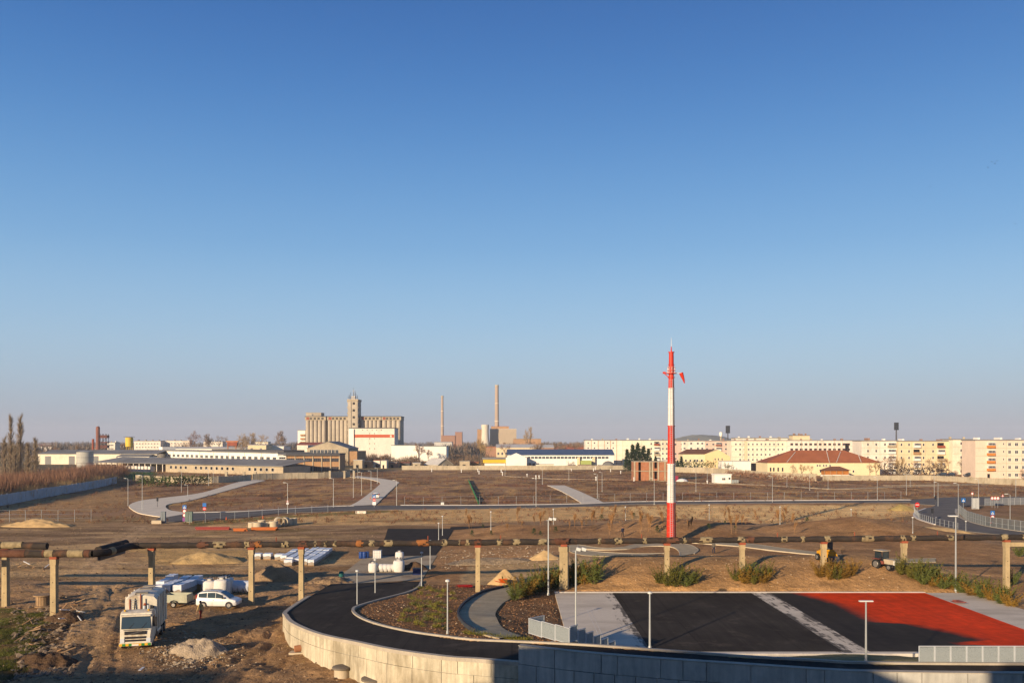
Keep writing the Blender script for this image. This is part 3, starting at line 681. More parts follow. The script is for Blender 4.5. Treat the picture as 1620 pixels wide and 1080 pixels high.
t, w, h = flat_block('apartment_block', 'ochre apartment block with two stacks of mixed balconies', 1421, 1507, 698, 450, 12, ochre)
for f_ in range(5):
    for px in (1426, 1438, 1461, 1476, 1505): window(t, (px - 1464) / F * 450 , h / 5 * f_ + 1.7, .9, 1.3, -.03, mull=0)
    balcony(t, (1450 - 1464) / F * 450, h / 5 * f_ + .25, 3.3, frame_w if f_ != 3 else brownc, f_ != 3)
    balcony(t, (1488 - 1464) / F * 450, h / 5 * f_ + .25, 3.5, rust if f_ == 4 else (frame_w if f_ == 3 else conc), f_ in (1, 3))
t, w, h = flat_block('apartment_block', 'cream apartment block left of the ochre block with enclosed balconies', 1363, 1421, 697.5, 452, 12, cream)
for f_ in range(5):
    for px in (1373, 1386, 1400): window(t, (px - 1392) / F * 452, h / 5 * f_ + 1.7, .9, 1.3, -.03, mull=0)
    balcony(t, (1410 - 1392) / F * 452, h / 5 * f_ + .25, 3.8, frame_w if f_ < 4 else conc)
t, w, h = flat_block('apartment_block', 'long cream apartment block with reddish window rows behind the red roof', 1245, 1350, 697, 560, 12, cream)
redw = mat('reddish_brown_paint', '8a5a4a', .8, .1, 1)
win_grid(t, w, h, 5, 13, 1.7, 1.4, frs=redw)
MB().bb(w / 2 - 5.2, w / 2 - 2.8, -.1, -.02, 4, h - 1.5).build('stair_window', dark_void, t)
for j in (-12, -2.0, 9): MB().bb(j, j + .25, -.08, -.02, 0, h - .1).build('joint_strip', conc, t)
t, w, h = flat_block('apartment_block', 'pinkish white apartment block with small scattered windows behind the white shed', 1157, 1245, 697, 562, 12, cream2)
win_grid(t, w, h, 5, 12, 1.1, 1.3, skip=.12)
MB().bb(-9.5, -7.5, -.1, -.02, .5, h - .2).build('stair_panel', ochre, t)
t, w, h = flat_block('apartment_block', 'higher pale block showing above the white apartment roofs', 1163, 1246, 693, 640, 12, cream)
t, w, h = flat_block('apartment_block', 'distant yellow rooftop storeys standing on the cream block', 1254, 1281, 689, 590, 8, ochre)
for x in (-5, -1.5, 3): MB().bb(x, x + .9, 1, 2, h + .5, h + 1.6).build('chimney', brick, t)
t, w, h = flat_block('apartment_block', 'pink and cream apartment block behind the yellow gabled house', 1060, 1157, 697.5, 600, 12, pinkish)
win_grid(t, w, h, 5, 9, 1.5, 1.4, skip=.1)
MB().bb(-13, 3, -.12, -.02, 0, h - .2).build('facade_panel', cream, t)
for f_ in range(5):
    for x in (-11, -6.5, -2, 1): window(t, x, h / 5 * f_ + 1.8, 1.4, 1.4, -.16)
    balcony(t, 12, h / 5 * f_ + .2, 3.6, frame_w if f_ % 2 else redw, True)
t, w, h = flat_block('apartment_block', 'stained cream apartment block behind the dark conifers', 985, 1060, 696.5, 598, 12, cream2)
win_grid(t, w, h, 5, 5, 1.2, 1.4, x0=2, x1=w / 2 - 1)
for f_ in range(5): balcony(t, 7, h / 5 * f_ + .2, 3.6, (rust, frame_w, conc, frame_w, rust)[f_], f_ % 2 == 1); window(t, -6, h / 5 * f_ + 1.8, .9, 1.2, -.03, mull=0)
t, w, h = flat_block('apartment_block', 'leftmost long apartment block with dark vertical joint stains', 926, 985, 696.5, 602, 12, cream)
for j in (-8.8, -4, .2, 4.4, 8.5): MB().bb(j, j + .3, -.06, -.02, 0, h - .1).build('joint_strip', brownc, t)
for f_ in range(5):
    for x in (-10.8, -6.5, 2.5, 6.2): window(t, x, h / 5 * f_ + 1.8, .9, 1.1, -.03, mull=0)

# --- roofs: gabled / hipped houses
def hip_house(name, label, x0, x1, yeave, ytop, d, depth, m, rm, over=.6, hip=None, cat='house'):
    w = (x1 - x0) / F * d; he = zat(yeave, d); hr = zat(ytop, d + depth / 2); hip = depth * .55 if hip is None else hip
    t = thing(name, label, cat, (((x0 + x1) / 2 - CX) / F * d, d, 0))
    MB().bb(-w / 2, w / 2, 0, depth, -.5, he).build('wall', m, t)
    a, b, c0, e = -w / 2 - over, w / 2 + over, -over, depth + over
    vs = [(a, c0, he - .1), (b, c0, he - .1), (b, e, he - .1), (a, e, he - .1), (a + hip, depth / 2, hr), (b - hip, depth / 2, hr)]
    if hip == 0: vs[4] = (a, depth / 2, hr); vs[5] = (b, depth / 2, hr)
    MB().add(vs, [(0, 1, 5, 4), (1, 2, 5), (2, 3, 4, 5), (3, 0, 4), (3, 2, 1, 0)]).build('roof', rm, t)
    return t, w, he
t, w, h = hip_house('villa', 'long yellow building under a big red hipped tile roof', 1214, 1392, 731, 712, 430, 17, yellow_r, tile_red, .8, 15)
for px in (1219, 1224, 1231, 1238): window(t, (px - 1303) / F * 430, 3.1, .9, 2.0, -.03, fr=yellow_r, mull=0)
for px in (1293, 1297, 1303, 1307, 1313): window(t, (px - 1303) / F * 430, 5.0, .8, .9, -.03, mull=0)
for px in (1298, 1335, 1350): window(t, (px - 1303) / F * 430, 2.2, .9, 1.2, -.03, mull=0)
for (xa, xb) in ((-11, -3), (11.5, 14), (14, 15)):
    pass
rw = t.children[1]
for xa, za, xb, zb in ((-18, 6.6, -11.5, 11.4), (2.5, 6.4, 4.2, 12.0), (6, 6.5, 11, 11.6), (18, 6.5, 19, 11.0)):
    ya = (za - 6.35) / (12.3 - 6.35) * 9.3 - .95; yb = (zb - 6.35) / (12.3 - 6.35) * 9.3 - .95
    MB().tube([(xa, ya, za + .12), (xb, yb, zb + .12)], .16, 5).build('ridge_tiles', roof_lt, t)
t, w, h = hip_house('villa', 'small cream rear wing left of the big red roof', 1203, 1219, 731, 727, 445, 8, yellow_r, roof_lt, .2, 2)
MB().bb(.5, 2.5, -.05, .1, 0, 2.6).build('door', roof_bl, t)
t = thing('gabled_house', 'two storey yellow house with a gable end and brown roof', 'house', A(1080, 743, 520) * 1.0); t.location.z = 0
s_ = 520 / F; wf = 35 * s_; wg = 40 * s_; he = zat(718, 520); hr = zat(711, 520)
MB().bb(0, wf, 0, 14, -.5, he).build('wall', yellow_r, t)
MB().prism([(wf, -.5), (wf + wg, -.5), (wf + wg, he - 1.5), (wf + wg * .55, hr), (wf + .0, he)], -.4, 18).build('gable_wall', mat('warm_yellow_render', 'dabf8c', .9, .06, .2), t)
MB().add([(-.4, -.5, he), (wf, -.5, he), (wf + wg * .5, 7, hr + .2), (-.4 + 4, 7, hr + .2), (-.4, 14.5, he)], [(0, 1, 2, 3), (0, 3, 4), (3, 2, 1, 4)]).build('roof', tile_brn, t)
for r_ in (0, 1):
    for px in (1085, 1092, 1099, 1103, 1110): window(t, (px - 1080) * s_, 1.8 + 3.6 * r_, 1.1, 1.5, -.05, mull=0)
for px, z_ in ((1131, 6.2), (1136, 6.2), (1142, 6.2), (1131, 2.2), (1136, 2.2)): window(t, (px - 1080) * s_, z_, .7, 1.3, -.45, mull=0)
t, w, h = flat_block('shed', 'low white flat roofed shed behind the concrete wall', 1142, 1188, 729.5, 500, 9, white_r, 'shed', roof=roof_lt, para=.2)
MB().bb(w / 2 - .05, w / 2 + 4.4, .4, .6, 0, 4.4).build('gate', dark_void, t)
t = thing('gazebo', 'wooden gazebo with a low hipped brown roof by the wall', 'gazebo', A(1324, 754, 418)); t.location.z = 0
w = 41 / F * 418
for x in np.linspace(-w / 2 + .4, w / 2 - .4, 5): MB().bb(x - .12, x + .12, .3, .55, 0, 3.1).build('post', brownc, t)
MB().bb(-w / 2 + .3, w / 2 - .3, .6, 4.6, 1.0, 3.0).build('timber_wall', mat('orange_timber', 'a5692e', .8, .15, 1), t)
MB().bb(-w / 2, w / 2, .2, 5, -.3, 1.0).build('base_wall', white_r, t)
MB().add([(-w / 2 - .6, -.3, 3.0), (w / 2 + .6, -.3, 3.0), (w / 2 + .6, 5.6, 3.0), (-w / 2 - .6, 5.6, 3.0), (-2.2, 2.5, 4.9), (2.2, 2.5, 4.9)], [(0, 1, 5, 4), (1, 2, 5), (2, 3, 4, 5), (3, 0, 4), (3, 2, 1, 0)]).build('roof', tile_brn, t)
t, w, h = flat_block('guard_booth', 'small white flat roofed booth in the brown field', 1130.5, 1157, 751, 355, 5, white_r, 'booth', roof=white_r, para=.35)
window(t, -.1 + .6, 1.7, 1.9, 1.0, -.03, mull=2); window(t, 2.6, 1.9, .9, .9, -.03, mull=0); MB().bb(1.0, 1.9, -.06, -.02, .2, 2.2).build('door', frame_w, t)
for i, x in enumerate((3.6, 4.6, 5.6)): tag(MB().bb(0, .9, 0, .6, -.2, 1.3).build('utility_cabinet', mat('grey_cabinet', '8f9491', .7, .1, 1), None, None, t.location + Vector((x, .3 + .3 * i, 0))), 'grey utility cabinet beside the white booth in the field', 'cabinet', 'cabinets beside the white booth')

# --- unfinished brick and concrete house
brick2 = mat('hollow_brick', 'a06b4c', .9, .2, .9)
d = 378; t = thing('unfinished_house', 'unfinished two storey house of brick infill in a concrete frame', 'building', (((1033) - CX) / F * d, d, 0))
s_ = d / F; X = lambda px: (px - 1033) * s_
hh = zat(729.5, d); h2_ = hh / 2
for px in (1004, 1028, 1032, 1041.5, 1052, 1063): MB().bb(X(px) - .3, X(px) + .3, -.15, .45, -.3, hh - .3).build('column', conc, t)
for z_ in (h2_ - .15, hh - .28): MB().bb(X(1003), X(1064), -.1, 9, z_, z_ + .28).build('slab', conc, t)
for (a_, b_) in ((1005.3, 1010), (1014, 1026.7), (1043, 1050.7), (1053.3, 1062)):
    for z_ in (-.2, h2_ + .15): MB().bb(X(a_), X(b_), .05, .35, z_, z_ + h2_ - .3 + (.0 if z_ > 0 else .2)).build('brick_panel', brick2, t)
for (a_, b_) in ((1033.3, 1040.2),):
    for z_ in (-.2, h2_ + .15):
        MB().bb(X(a_), X(a_) + .5, .05, .35, z_, z_ + h2_ - .3).build('brick_panel', brick2, t); MB().bb(X(b_) - .2, X(b_), .05, .35, z_, z_ + h2_ - .3).build('brick_panel', brick2, t)
        MB().bb(X(a_) + .5, X(b_) - .2, .05, .35, z_, z_ + 1.0).build('brick_panel', brick2, t)
MB().bb(X(1004), X(1063), 8.2, 8.5, -.2, hh - .3).build('inner_wall', conc, t); MB().bb(X(1063), X(1063.6), .5, 9, -.2, hh - .3).build('side_wall', brick2, t)
MB().bb(X(1003.4), X(1003.8), 0, 9, -.2, hh - .3).build('side_wall', brick2, t)
MB().bb(X(1052), X(1063), 1, 8, hh + .01, hh + .5).build('roof_slab', roof_lt, t)
tag(MB().lathe([(2.6, -.1), (2.2, .5), (1.2, 1.0), (.2, 1.2)], 9, (0, 0, 0)).build('tarpaulin_heap', frame_w, None, None, A(1079, 761, 372) * 1 + Vector((0, 0, 0))), 'heap of white plastic sheeting right of the unfinished house', 'tarpaulin').location.z = 0
o = tag(MB().bb(-.8, .8, 0, .5, 0, 2.2).build('portable_toilet', mat('maroon_plastic', '8a2840', .6, .1, 1), None, None, (A(1070, 760, 374).x, 374, 0)), 'dark red portable toilet right of the unfinished house', 'toilet cabin')

# --- left side works
def gable_hall(name, label, x0, x1, yeave, yridge, d, depth, m, rm, cat='hall', rz=0.0, ends=True):
    w = (x1 - x0) / F * d; he = zat(yeave, d); hr = zat(yridge, d)
    t = thing(name, label, cat, (((x0 + x1) / 2 - CX) / F * d, d, 0), rz)
    MB().prism([(-w / 2, -.5), (w / 2, -.5), (w / 2, he), (0, hr), (-w / 2, he)], 0, depth).build('wall', m, t)
    MB().prism([(-w / 2 - .4, he - .15), (0, hr + .05), (w / 2 + .4, he - .15), (w / 2 + .4, he + .1), (0, hr + .35), (-w / 2 - .4, he + .1)], -.3, depth + .3).build('roof', rm, t)
    return t, w, he, hr
# white long warehouse, seen obliquely
pa = Vector((-271, 672, 0)); pb = Vector((-140, 529, 0)); dv = (pb - pa); Lw = dv.length; rz = math.atan2(dv.y, dv.x)
t = thing('warehouse', 'long white warehouse with a row of dark square windows', 'warehouse', pa, rz)
MB().bb(0, Lw, 0, 22, -.5, 9.4).build('wall', white_r, t); MB().bb(-.3, Lw + .3, -.3, 22.3, 9.42, 10.1).build('roof', roof_gr, t)
for i in range(24): window(t, 4 + i * (Lw - 8) / 23, 6.3, 4.6, 2.0, -.05, mull=3)
for i in range(8): MB().bb(12 + i * 23, 12.3 + i * 23, -.12, -.02, 0, 9.2).build('downpipe', conc, t)
MB().bb(2, 9, 2, 12, 10.12, 12.4).build('roof_hut', white_r, t)
MB().bb(Lw * .45, Lw * .98, 6, 20, 10.12, 11.3).build('roof_light', roof_dk, t)
t, w, h = flat_block('stair_tower', 'narrow white stair tower at the end of the long warehouse', 440, 453, 719.5, 505, 8, white_r, 'building', para=.3)
window(t, 0, 7.2, 3.6, 1.3, -.03, mull=2)
# brown two storey office building
t, w, h = flat_block('works_office', 'brown concrete two storey building with dark ribbon windows', 453, 537, 719, 467, 16, brownc, 'building', roof=roof_dk, para=.7)
for zz, ph in ((2.3, 2.3), (6.9, 2.0)):
    for i in range(6): window(t, -w / 2 + w * (i + .5) / 6, zz, w / 6 - .7, ph, -.04, fr=brownc, mull=3)
for i in range(7): MB().bb(-w / 2 + w * i / 6 - .25, -w / 2 + w * i / 6 + .25, -.35, -.02, -.4, h - .1).build('pier', conc, t)
MB().bb(-w / 2 - 1.2, w / 2 + .6, -1.2, -.36, h - .5, h - .01).build('canopy', roof_dk, t)
# low shed with long grey roof
pa = A(150, 752, 520); pa.z = 0; pb = A(448, 752, 433); pb.z = 0; dv = pb - pa; Lw = dv.length; rz = math.atan2(dv.y, dv.x)
t = thing('long_shed', 'long low shed with a wide grey roof and a row of black openings', 'shed', pa, rz)
MB().bb(Lw * .42, Lw, 0, 18, -.5, 4.3).build('wall', conc, t)
MB().prism([(-.8, 4.3), (18, 7.0), (18, 7.3), (-.8, 4.62)], -.5, Lw + .5, 'x').build('roof', roof_gr, t)
for i in range(20):
    if i in (4, 13, 14): continue
    window(t, Lw * .45 + i * (Lw * .53) / 20, 2.7, 1.9, 1.7, -.05, m=dark_void, mull=0)
for i in range(13): MB().bb(Lw * .40 * i / 12, Lw * .40 * i / 12 + .5, .1, .6, -.3, 4.25).build('post', cream, t)
for i in range(9): MB().bb(Lw * .2 + 3.0 * i, Lw * .2 + 3.0 * i + 2.2, -3.5, -.6, -.2, 2.6 + .5 * rnd.random()).build('stacked_bundle', cream, t)
MB().bb(Lw * .2 - 1, Lw * .41, -8.5, -8.3, -.2, 1.6).build('dark_panel', mat('navy_panel', '262c3d', .7, .1, 1), t)
MB().bb(-4, Lw * .40, 17, 17.4, -.3, 6.9).build('rear_wall', conc, t)
# far long grey-roofed sheds
def long_low(label, x0, x1, yw, ye, d, m, rm, dep=30, slope=3.0, name='factory_shed', segs=0):
    w = (x1 - x0) / F * d; he = zat(ye, d); t = thing(name, label, 'shed', (((x0 + x1) / 2 - CX) / F * d, d, 0))
    MB().bb(-w / 2, w / 2, 0, dep, -.5, he).build('wall', m, t)
    MB().prism([(-.5, he), (dep / 2, he + slope), (dep + .5, he), (dep + .5, he + .3), (dep / 2, he + slope + .3), (-.5, he + .3)], -w / 2 - .4, w / 2 + .4, 'x').build('roof', rm, t)
    for i in range(segs): MB().bb(-w / 2 + w * (i + .3) / segs, -w / 2 + w * (i + .55) / segs, -.06, -.02, 0, he * .8).build('door', roof_gr, t)
    return t
long_low('far long shed with pale walls and blue grey roof behind the round tank', 60, 248, 725, 718, 640, cream2, roof_gr, 40, 2.6, segs=5)
long_low('white walled shed with grey roof between the poplars and warehouse', 186, 236, 727, 722, 560, white_r, roof_gr, 12, 1.0)
long_low('far low white hall roof behind the long warehouse', 262, 395, 714, 709.5, 860, white_r, roof_lt, 30, 1.5)
t = long_low('ochre hall with a dark doorway right of the orange crane', 392, 421, 712, 704, 800, ochre, roof_lt, 25, .4, segs=2)
long_low('white hall with a slanting roof behind the warehouse end', 421, 449, 712, 706, 820, white_r, roof_lt, 25, .6)
t = thing('storage_tank', 'round grey steel storage tank standing before the far sheds', 'tank', A(134.5, 730, 545)); t.location.z = 0
rk = 12.5 / F * 545; hk = zat(714.5, 545); tk = mat('tank_steel', 'a9a79c', .7, .12, .3, streak=.12)
MB().lathe([(rk, -.4), (rk, hk), (rk * .98, hk + .1), (rk * .3, hk + .6)], 28).build('shell', tk, t, 30)
for z_ in (hk * .33, hk * .66, hk - .1): MB().lathe([(rk + .03, z_), (rk + .12, z_), (rk + .12, z_ + .15), (rk + .03, z_ + .15)], 28).build('hoop', dark_steel, t)
# gabled hall before the silos
t, w, he, hr = gable_hall('gabled_hall', 'weathered gabled hall with a window band before the silos', 486, 551, 709, 698.5, 620, 40, conc, roof_gr)
for x in np.linspace(-w / 2 + 3, w / 2 - 8, 8): window(t, x, he - 2.2, 2.2, 2.6, -.05)
MB().bb(w / 2 + .02, w / 2 + 6, 1, 39, -.4, he - 2).build('side_aisle', brownc, t)
MB().bb(-w / 2 - 7, -w / 2 - .02, 2, 30, -.4, he + 2.2).build('side_block', cream, t)
t = long_low('hall with a rust red roof left of the gabled hall', 470, 508, 712, 703.5, 700, cream, rust, 24, 1.8)
t, w, h = flat_block('white_store', 'white windowless store right of the mill building', 619, 662, 704.5, 760, 25, white_r, 'store', roof=roof_gr)
t, w, h = flat_block('white_store', 'white store with a flat roof below the thin chimney', 664, 706, 706, 740, 25, white_r, 'store', roof=roof_gr)
# cooperative sheds and houses along the wall
t, w, he, hr = gable_hall('small_house', 'small house with a pale roof behind the boundary wall', 690, 720, 735, 725.5, 552, 14, conc, roof_lt, rz=.75)
window(t, -1.5, 2.0, 1.2, 1.3, -.05); MB().bb(1.0, 2.0, -.06, -.02, 0, 2.1).build('door', dark_void, t)
for i, (px, wd, hh_, mm, nm) in enumerate(((566, 14, 5.0, conc, 'grey'), (580, 12, 4.0, brownc, 'brown'), (596, 10, 4.8, cream, 'cream panelled'), (607, 9, 4.6, cream2, 'pale'), (621, 14, 3.6, brick, 'brick'), (640, 16, 3.4, roof_dk, 'dark'), (659, 12, 3.2, conc_p, 'concrete'), (735, 16, 4.4, conc, 'flat roofed grey'), (750, 14, 3.6, brownc, 'low brown'))):
    t, w, h = flat_block('yard_shed', f'{nm} yard shed number {i} along the boundary wall'.replace(f' number {i}', ['', ' near the gate', ' by the road end', ' right of the cream one', ' left of the chimney line', ' under the thin chimney', ' left of the small house', ' right of the small house', ' left of the yellow canopy'][i]), px - wd / 2, px + wd / 2, zat(0, 1) * 0 + (HOR + (H - hh_) * F / 548), 548 + (i % 3) * 9, 8, mm, 'shed', roof=(roof_lt, roof_gr, rust)[i % 3], para=.25)
    MB().bb(-w * .2, w * .1, -.06, -.02, 0, 2.1).build('door', dark_void, t)
t = thing('canopy', 'yellow fascia canopy with a white base left of the long white factory', 'canopy', A(783, 740, 552)); t.location.z = 0
MB().bb(-7.5, 7.5, 0, 9, 3.2, 5.4).build('fascia', mat('yellow_paint', 'd0a92e', .7, .1, 1), t); MB().bb(-6.5, 6.5, 1, 8, -.2, 3.2).build('wall', white_r, t); MB().bb(-8, 8, -.4, 9.4, 5.42, 6.6).build('roof', roof_gr, t)
# long white factory with blue roof
d = 560; t = thing('factory', 'long white factory hall with a blue roof and window strip', 'factory', (((887) - CX) / F * d, d, 0)); w = 168 / F * d; he = zat(719.5, d)
MB().bb(-w / 2, w / 2, 0, 26, -.5, he).build('wall', white_r, t)
MB().prism([(-.6, he), (13, he + 3.2), (26.6, he), (26.6, he + .35), (13, he + 3.55), (-.6, he + .35)], -w / 2 - .5, w / 2 + .5, 'x').build('roof', roof_bl, t)
for i in range(26): window(t, -w / 2 + 4 + i * (w - 6) / 26, he - 1.6, 2.0, 1.5, -.05, mull=1)
for i in range(6): window(t, -w / 2 + 7 + i * 2.4, 1.9, 1.9, 2.2, -.05, mull=1)
MB().prism([(-w / 2 - 1, -.4), (-w / 2 + 12, -.4), (-w / 2 + 12, he - 1.5), (-w / 2 + 5.5, he + 1.4), (-w / 2 - 1, he - 1.5)], -9, -.1).build('gable_annexe', white_r, t)
MB().bb(-w / 2 + 46, -w / 2 + 52.5, -6, -.1, -.4, 4.6).build('annexe', mat('green_yellow_paint', '9aa35c', .8, .1, 1), t)
MB().bb(-w / 2 + 44, -w / 2 + 45.6, -2, -.1, -.4, 6.6).build('shaft', ochre, t); MB().bb(-w / 2 + 53.5, -w / 2 + 55.2, -2, -.1, -.4, 6.6).build('shaft', ochre, t)
MB().lathe([(4.2, 0), (4.0, 2.0), (3.0, 3.6), (1.6, 4.4), (.1, 4.7)], 16, (-w / 2 + 63, -6, -.3)).build('dome_store', roof_gr, t, 30)
for i, (px, wd, hh_, mm) in enumerate(((862, 28, 2.6, cream2), (925, 20, 2.4, brownc), (955, 16, 2.2, white_r), (905, 12, 2.3, brick))):
    flat_block('yard_shed', 'low ' + ['cream', 'brown', 'white', 'brick'][i] + ' yard building along the wall before the white factory', px - wd / 2, px + wd / 2, HOR + (H - hh_) * F / 536, 536, 4, mm, 'shed', roof=roof_gr, para=.2)
t = long_low('orange brick works with a pale grey roof behind the white factory', 785, 849, 714, 708, 830, ochre, roof_lt, 34, 3)
for i in range(10): window(t, -17 + i * 3.7, 5, 1.8, 2.6, -.05)
long_low('short red brick end of the grey roofed works', 849, 876, 714, 708, 832, brick, roof_lt, 34, 2.6)
flat_block('brick_store', 'low red brick store left of the orange works', 768, 785, 707, 850, 20, brick, 'store', roof=tile_red)

# --- grain silos
d = 950; s_ = d / F
sil = mat('silo_concrete', 'ac9f8a', .9, .14, .05, streak=.13, dirt=('80705c', .03, .55, .5))
def silo_group(label, x0, x1, ytop, n, end=True):
    w = (x1 - x0) * s_; t = thing('grain_silo', label, 'silo', (((x0 + x1) / 2 - CX) * s_, d, 0)); hT = zat(ytop, d); he = zat(ytop + 5.5, d)
    r_ = w / (n * 2 - .0)
    for i in range(n): MB().lathe([(r_ * .99, -.5), (r_ * .99, he)], 14).build('silo_cell', sil, t, 30, (-w / 2 + r_ * (2 * i + 1), r_, 0))
    MB().bb(-w / 2, w / 2, r_, 26, -.5, he - .05).build('rear_cells', sil, t)
    MB().bb(-w / 2 - .3, w / 2 + .3, -.3, 26.3, he + .01, hT).build('gallery', conc, t)
    MB().bb(-w / 2 - .6, w / 2 + .6, -.6, 26.6, hT + .01, hT + .7).build('roof', roof_dk, t)
    for i in range(4): window(t, -w * .22 + i * w * .19, (he + hT) / 2, w * .12, 2.0, -.36, m=dark_void, fr=conc, mull=2)
    MB().bb(-w / 2 + 1.2, -w / 2 + w * .2, -.36, -.31, he + .6, hT - .5).build('brick_patch', rust, t)
    return t
silo_group('leftmost block of round concrete grain silos', 483, 515, 659, 5)
silo_group('second block of round concrete grain silos left of the tower', 518, 550, 659, 5)
silo_group('block of grain silos directly right of the tower', 570, 602, 659, 5)
silo_group('rightmost block of round concrete grain silos', 604, 634, 659, 4)
t, w, h = flat_block('elevator_house', 'low concrete head house on top of the leftmost silos', 484, 508, 653, 953, 16, sil, 'building', roof=conc, para=.4)
window(t, -1, h - 2, 2, 1.6, -.05, m=dark_void)
t = thing('elevator_tower', 'tall concrete elevator tower between the grain silos', 'tower', ((560 - CX) * s_, d - 8, 0)); hT = zat(632, d - 8); w = 15.5 * s_
MB().bb(-w / 2, w / 2, 0, 22, -.5, hT).build('wall', sil, t); MB().bb(-w / 2 - .6, w / 2 + .6, -.6, 22, hT - 1.5, hT + .6).build('roof', conc, t)
for i, z_ in enumerate(np.linspace(20, hT - 4, 6)): window(t, 1.2, z_, 2.6, 2.6, -.05, m=dark_void, fr=conc)
MB().bb(-1.7, -1.3, -.2, -.02, 5, hT - 2).build('conduit', dark_void, t); MB().bb(3.4, 3.7, -.2, -.02, 5, hT - 2).build('rib', conc, t)
for sx_ in (-1, 1):
    for z_ in np.arange(22, hT, 6.0): MB().bb(sx_ * w / 2 - (.9 if sx_ < 0 else 0), sx_ * w / 2 + (.9 if sx_ > 0 else 0), 1, 5, z_, z_ + 1.2).build('side_balcony', conc, t)
mst = MB().tube([(0, 6, hT + .6), (0, 6, zat(619, d))], [.7, .2], 6).build('antenna_mast', dark_steel, t)
MB().bb(-2.2, 2.0, 4, 8, hT + .62, hT + 4).build('antenna_cluster', mat('pale_steel', 'b5b0a8', .6), t)
MB().tube([(0, 6, zat(619, d)), (0, 6, zat(612.5, d))], [.2, .08], 5).build('antenna_tip', dark_steel, mst)
for z_ in (4, 6, 8.5, 10): MB().bb(-1.3 + z_ * .05, 1.3 - z_ * .05, 5.8, 6.2, hT + z_, hT + z_ + .5).build('antenna_arm', mat('pale_steel', 'b5b0a8', .6), mst)
for k_, (x, z_, hh_) in enumerate(((-4.2, .6, 5), (-2.8, .6, 7.5), (2.6, .6, 6.5), (4.3, .6, 4.5), (1.4, .6, 9))): MB().tube([(x, 3 + k_, hT + z_), (x, 3 + k_, hT + z_ + hh_)], .22, 4).build('antenna', dark_steel, t)
for z_ in (1.6, 3.0): MB().tube([(-w / 2, -.3, hT + z_), (w / 2, -.3, hT + z_)], .15, 4).build('roof_rail', dark_steel, t)
t, w, h = flat_block('mill_building', 'tall cream mill building with an orange red band', 552, 624, 677.5, 880, 30, cream, 'building', roof=roof_dk, para=.8)
MB().bb(-w / 2 + 5.3, w / 2 - .4, -.12, -.02, h - 9.0, h - 6.0).build('colour_band', mat('orange_red_paint', 'b3522c', .8, .08, .3), t)
MB().bb(w / 2 - 4.4, w / 2 - 2.6, -.16, -.13, h - 8.6, h - 6.6).build('emblem', cream2, t)
MB().bb(-w / 2, -w / 2 + 5.0, -1.5, -.02, 2, h - .5).build('pilaster', white_r, t)
for z_ in (h - 5, h - 10, h - 15, h - 20): 
    for x in (-2, 2.8): window(t, x, z_, .9, 1.1, -.05 if abs(z_ - h + 7.5) > 2 else -.16, m=dark_void, fr=cream, mull=0)
for x in (-9, -4.5, .5, 5, 9.5): window(t, x, h - 1.6, .8, 1.0, -.05, m=dark_void, fr=cream, mull=0)
t, w, h = flat_block('side_tower', 'ruined pale block at the left foot of the silos', 471, 483, 681, 960, 16, white_r, 'building', roof=conc)
for z_ in (6, 10, 14, 18, 22): MB().bb(-1, w / 2 - .3, -1.5, -.02, z_, z_ + 2.2).build('broken_floor', brownc, t)

# --- chimneys, cooling tower, power house
chm = mat('chimney_concrete', 'a3907e', .9, .1, .02, streak=.05)
for nm, px, yt, dd, r0, r1 in (('tall chimney beside the cooling tower', 786, 609, 1450, 3.9, 2.9), ('thinner chimney standing alone left of the power house', 699.7, 626, 1500, 2.9, 1.8)):
    t = thing('chimney', nm[0:] + ', pale brown concrete with bands', 'chimney', ((px - CX) / F * dd, dd, 0)); hc = zat(yt, dd)
    MB().lathe([(r0, -.5), ((r0 + r1) / 2, hc * .5), (r1, hc)], 20).build('shaft', chm, t, 30)
    for q in (.2, .45, .72): MB().lathe([(r0 + (r1 - r0) * q + .05, hc * q), (r0 + (r1 - r0) * q + .35, hc * q), (r0 + (r1 - r0) * q + .35, hc * q + .8), (r0 + (r1 - r0) * q + .05, hc * q + .8)], 20).build('band', cream2, t)
    MB().lathe([(r1 + .02, hc - 3), (r1 + .3, hc - 3), (r1 + .3, hc + .2), (r1 * .8, hc + .2)], 20).build('rim', conc, t)
t = thing('cooling_tower', 'pale waisted cooling tower left of the tall chimney', 'cooling tower', ((767.5 - CX) / F * 1400, 1400, 0))
hc = zat(671.5, 1400); prof = [(9.2 - 3.6 * math.sin(min(q * 1.25, 1) * math.pi / 2) + (.4 if q > .85 else 0), hc * q) for q in np.linspace(0, 1, 12)]
MB().lathe(prof, 26).build('shell', mat('cooling_tower_shell', 'c9bda8', .9, .1, .05, streak=.12), t, 30)
for r_ in range(14): 
    an = math.pi * 2 * r_ / 14; MB().tube([(9.0 * math.cos(an), 9.0 * math.sin(an), 0), (9.6 * math.cos(an), 9.6 * math.sin(an), -2)], .3, 4).build('strut', conc, t)
flat_block('power_house', 'tan boiler house to the right of the cooling tower', 775, 817, 678.5, 1420, 30, mat('tan_cladding', 'a8977f', .9, .1, .05), 'building', roof=roof_lt)
flat_block('power_house', 'upper brown storey of the boiler house under the tall chimney', 777, 805, 674.5, 1436, 10, brownc, 'building', roof=rust)
flat_block('power_house', 'brown block left of the cooling tower', 755, 764, 679, 1425, 20, brownc, 'building')
t, w, h = flat_block('works_building', 'red brick works at the foot of the thinner chimney', 698, 721, 689, 1480, 20, brick, 'building', roof=rust); 
flat_block('works_building', 'stepped red brick tower of the works by the thinner chimney', 720, 731, 683.5, 1480, 16, brick, 'building', roof=rust)
flat_block('works_building', 'pale far works hall with bluish roof below the thinner chimney', 687, 715, 699, 1300, 20, roof_lt, 'building', roof=roof_bl)
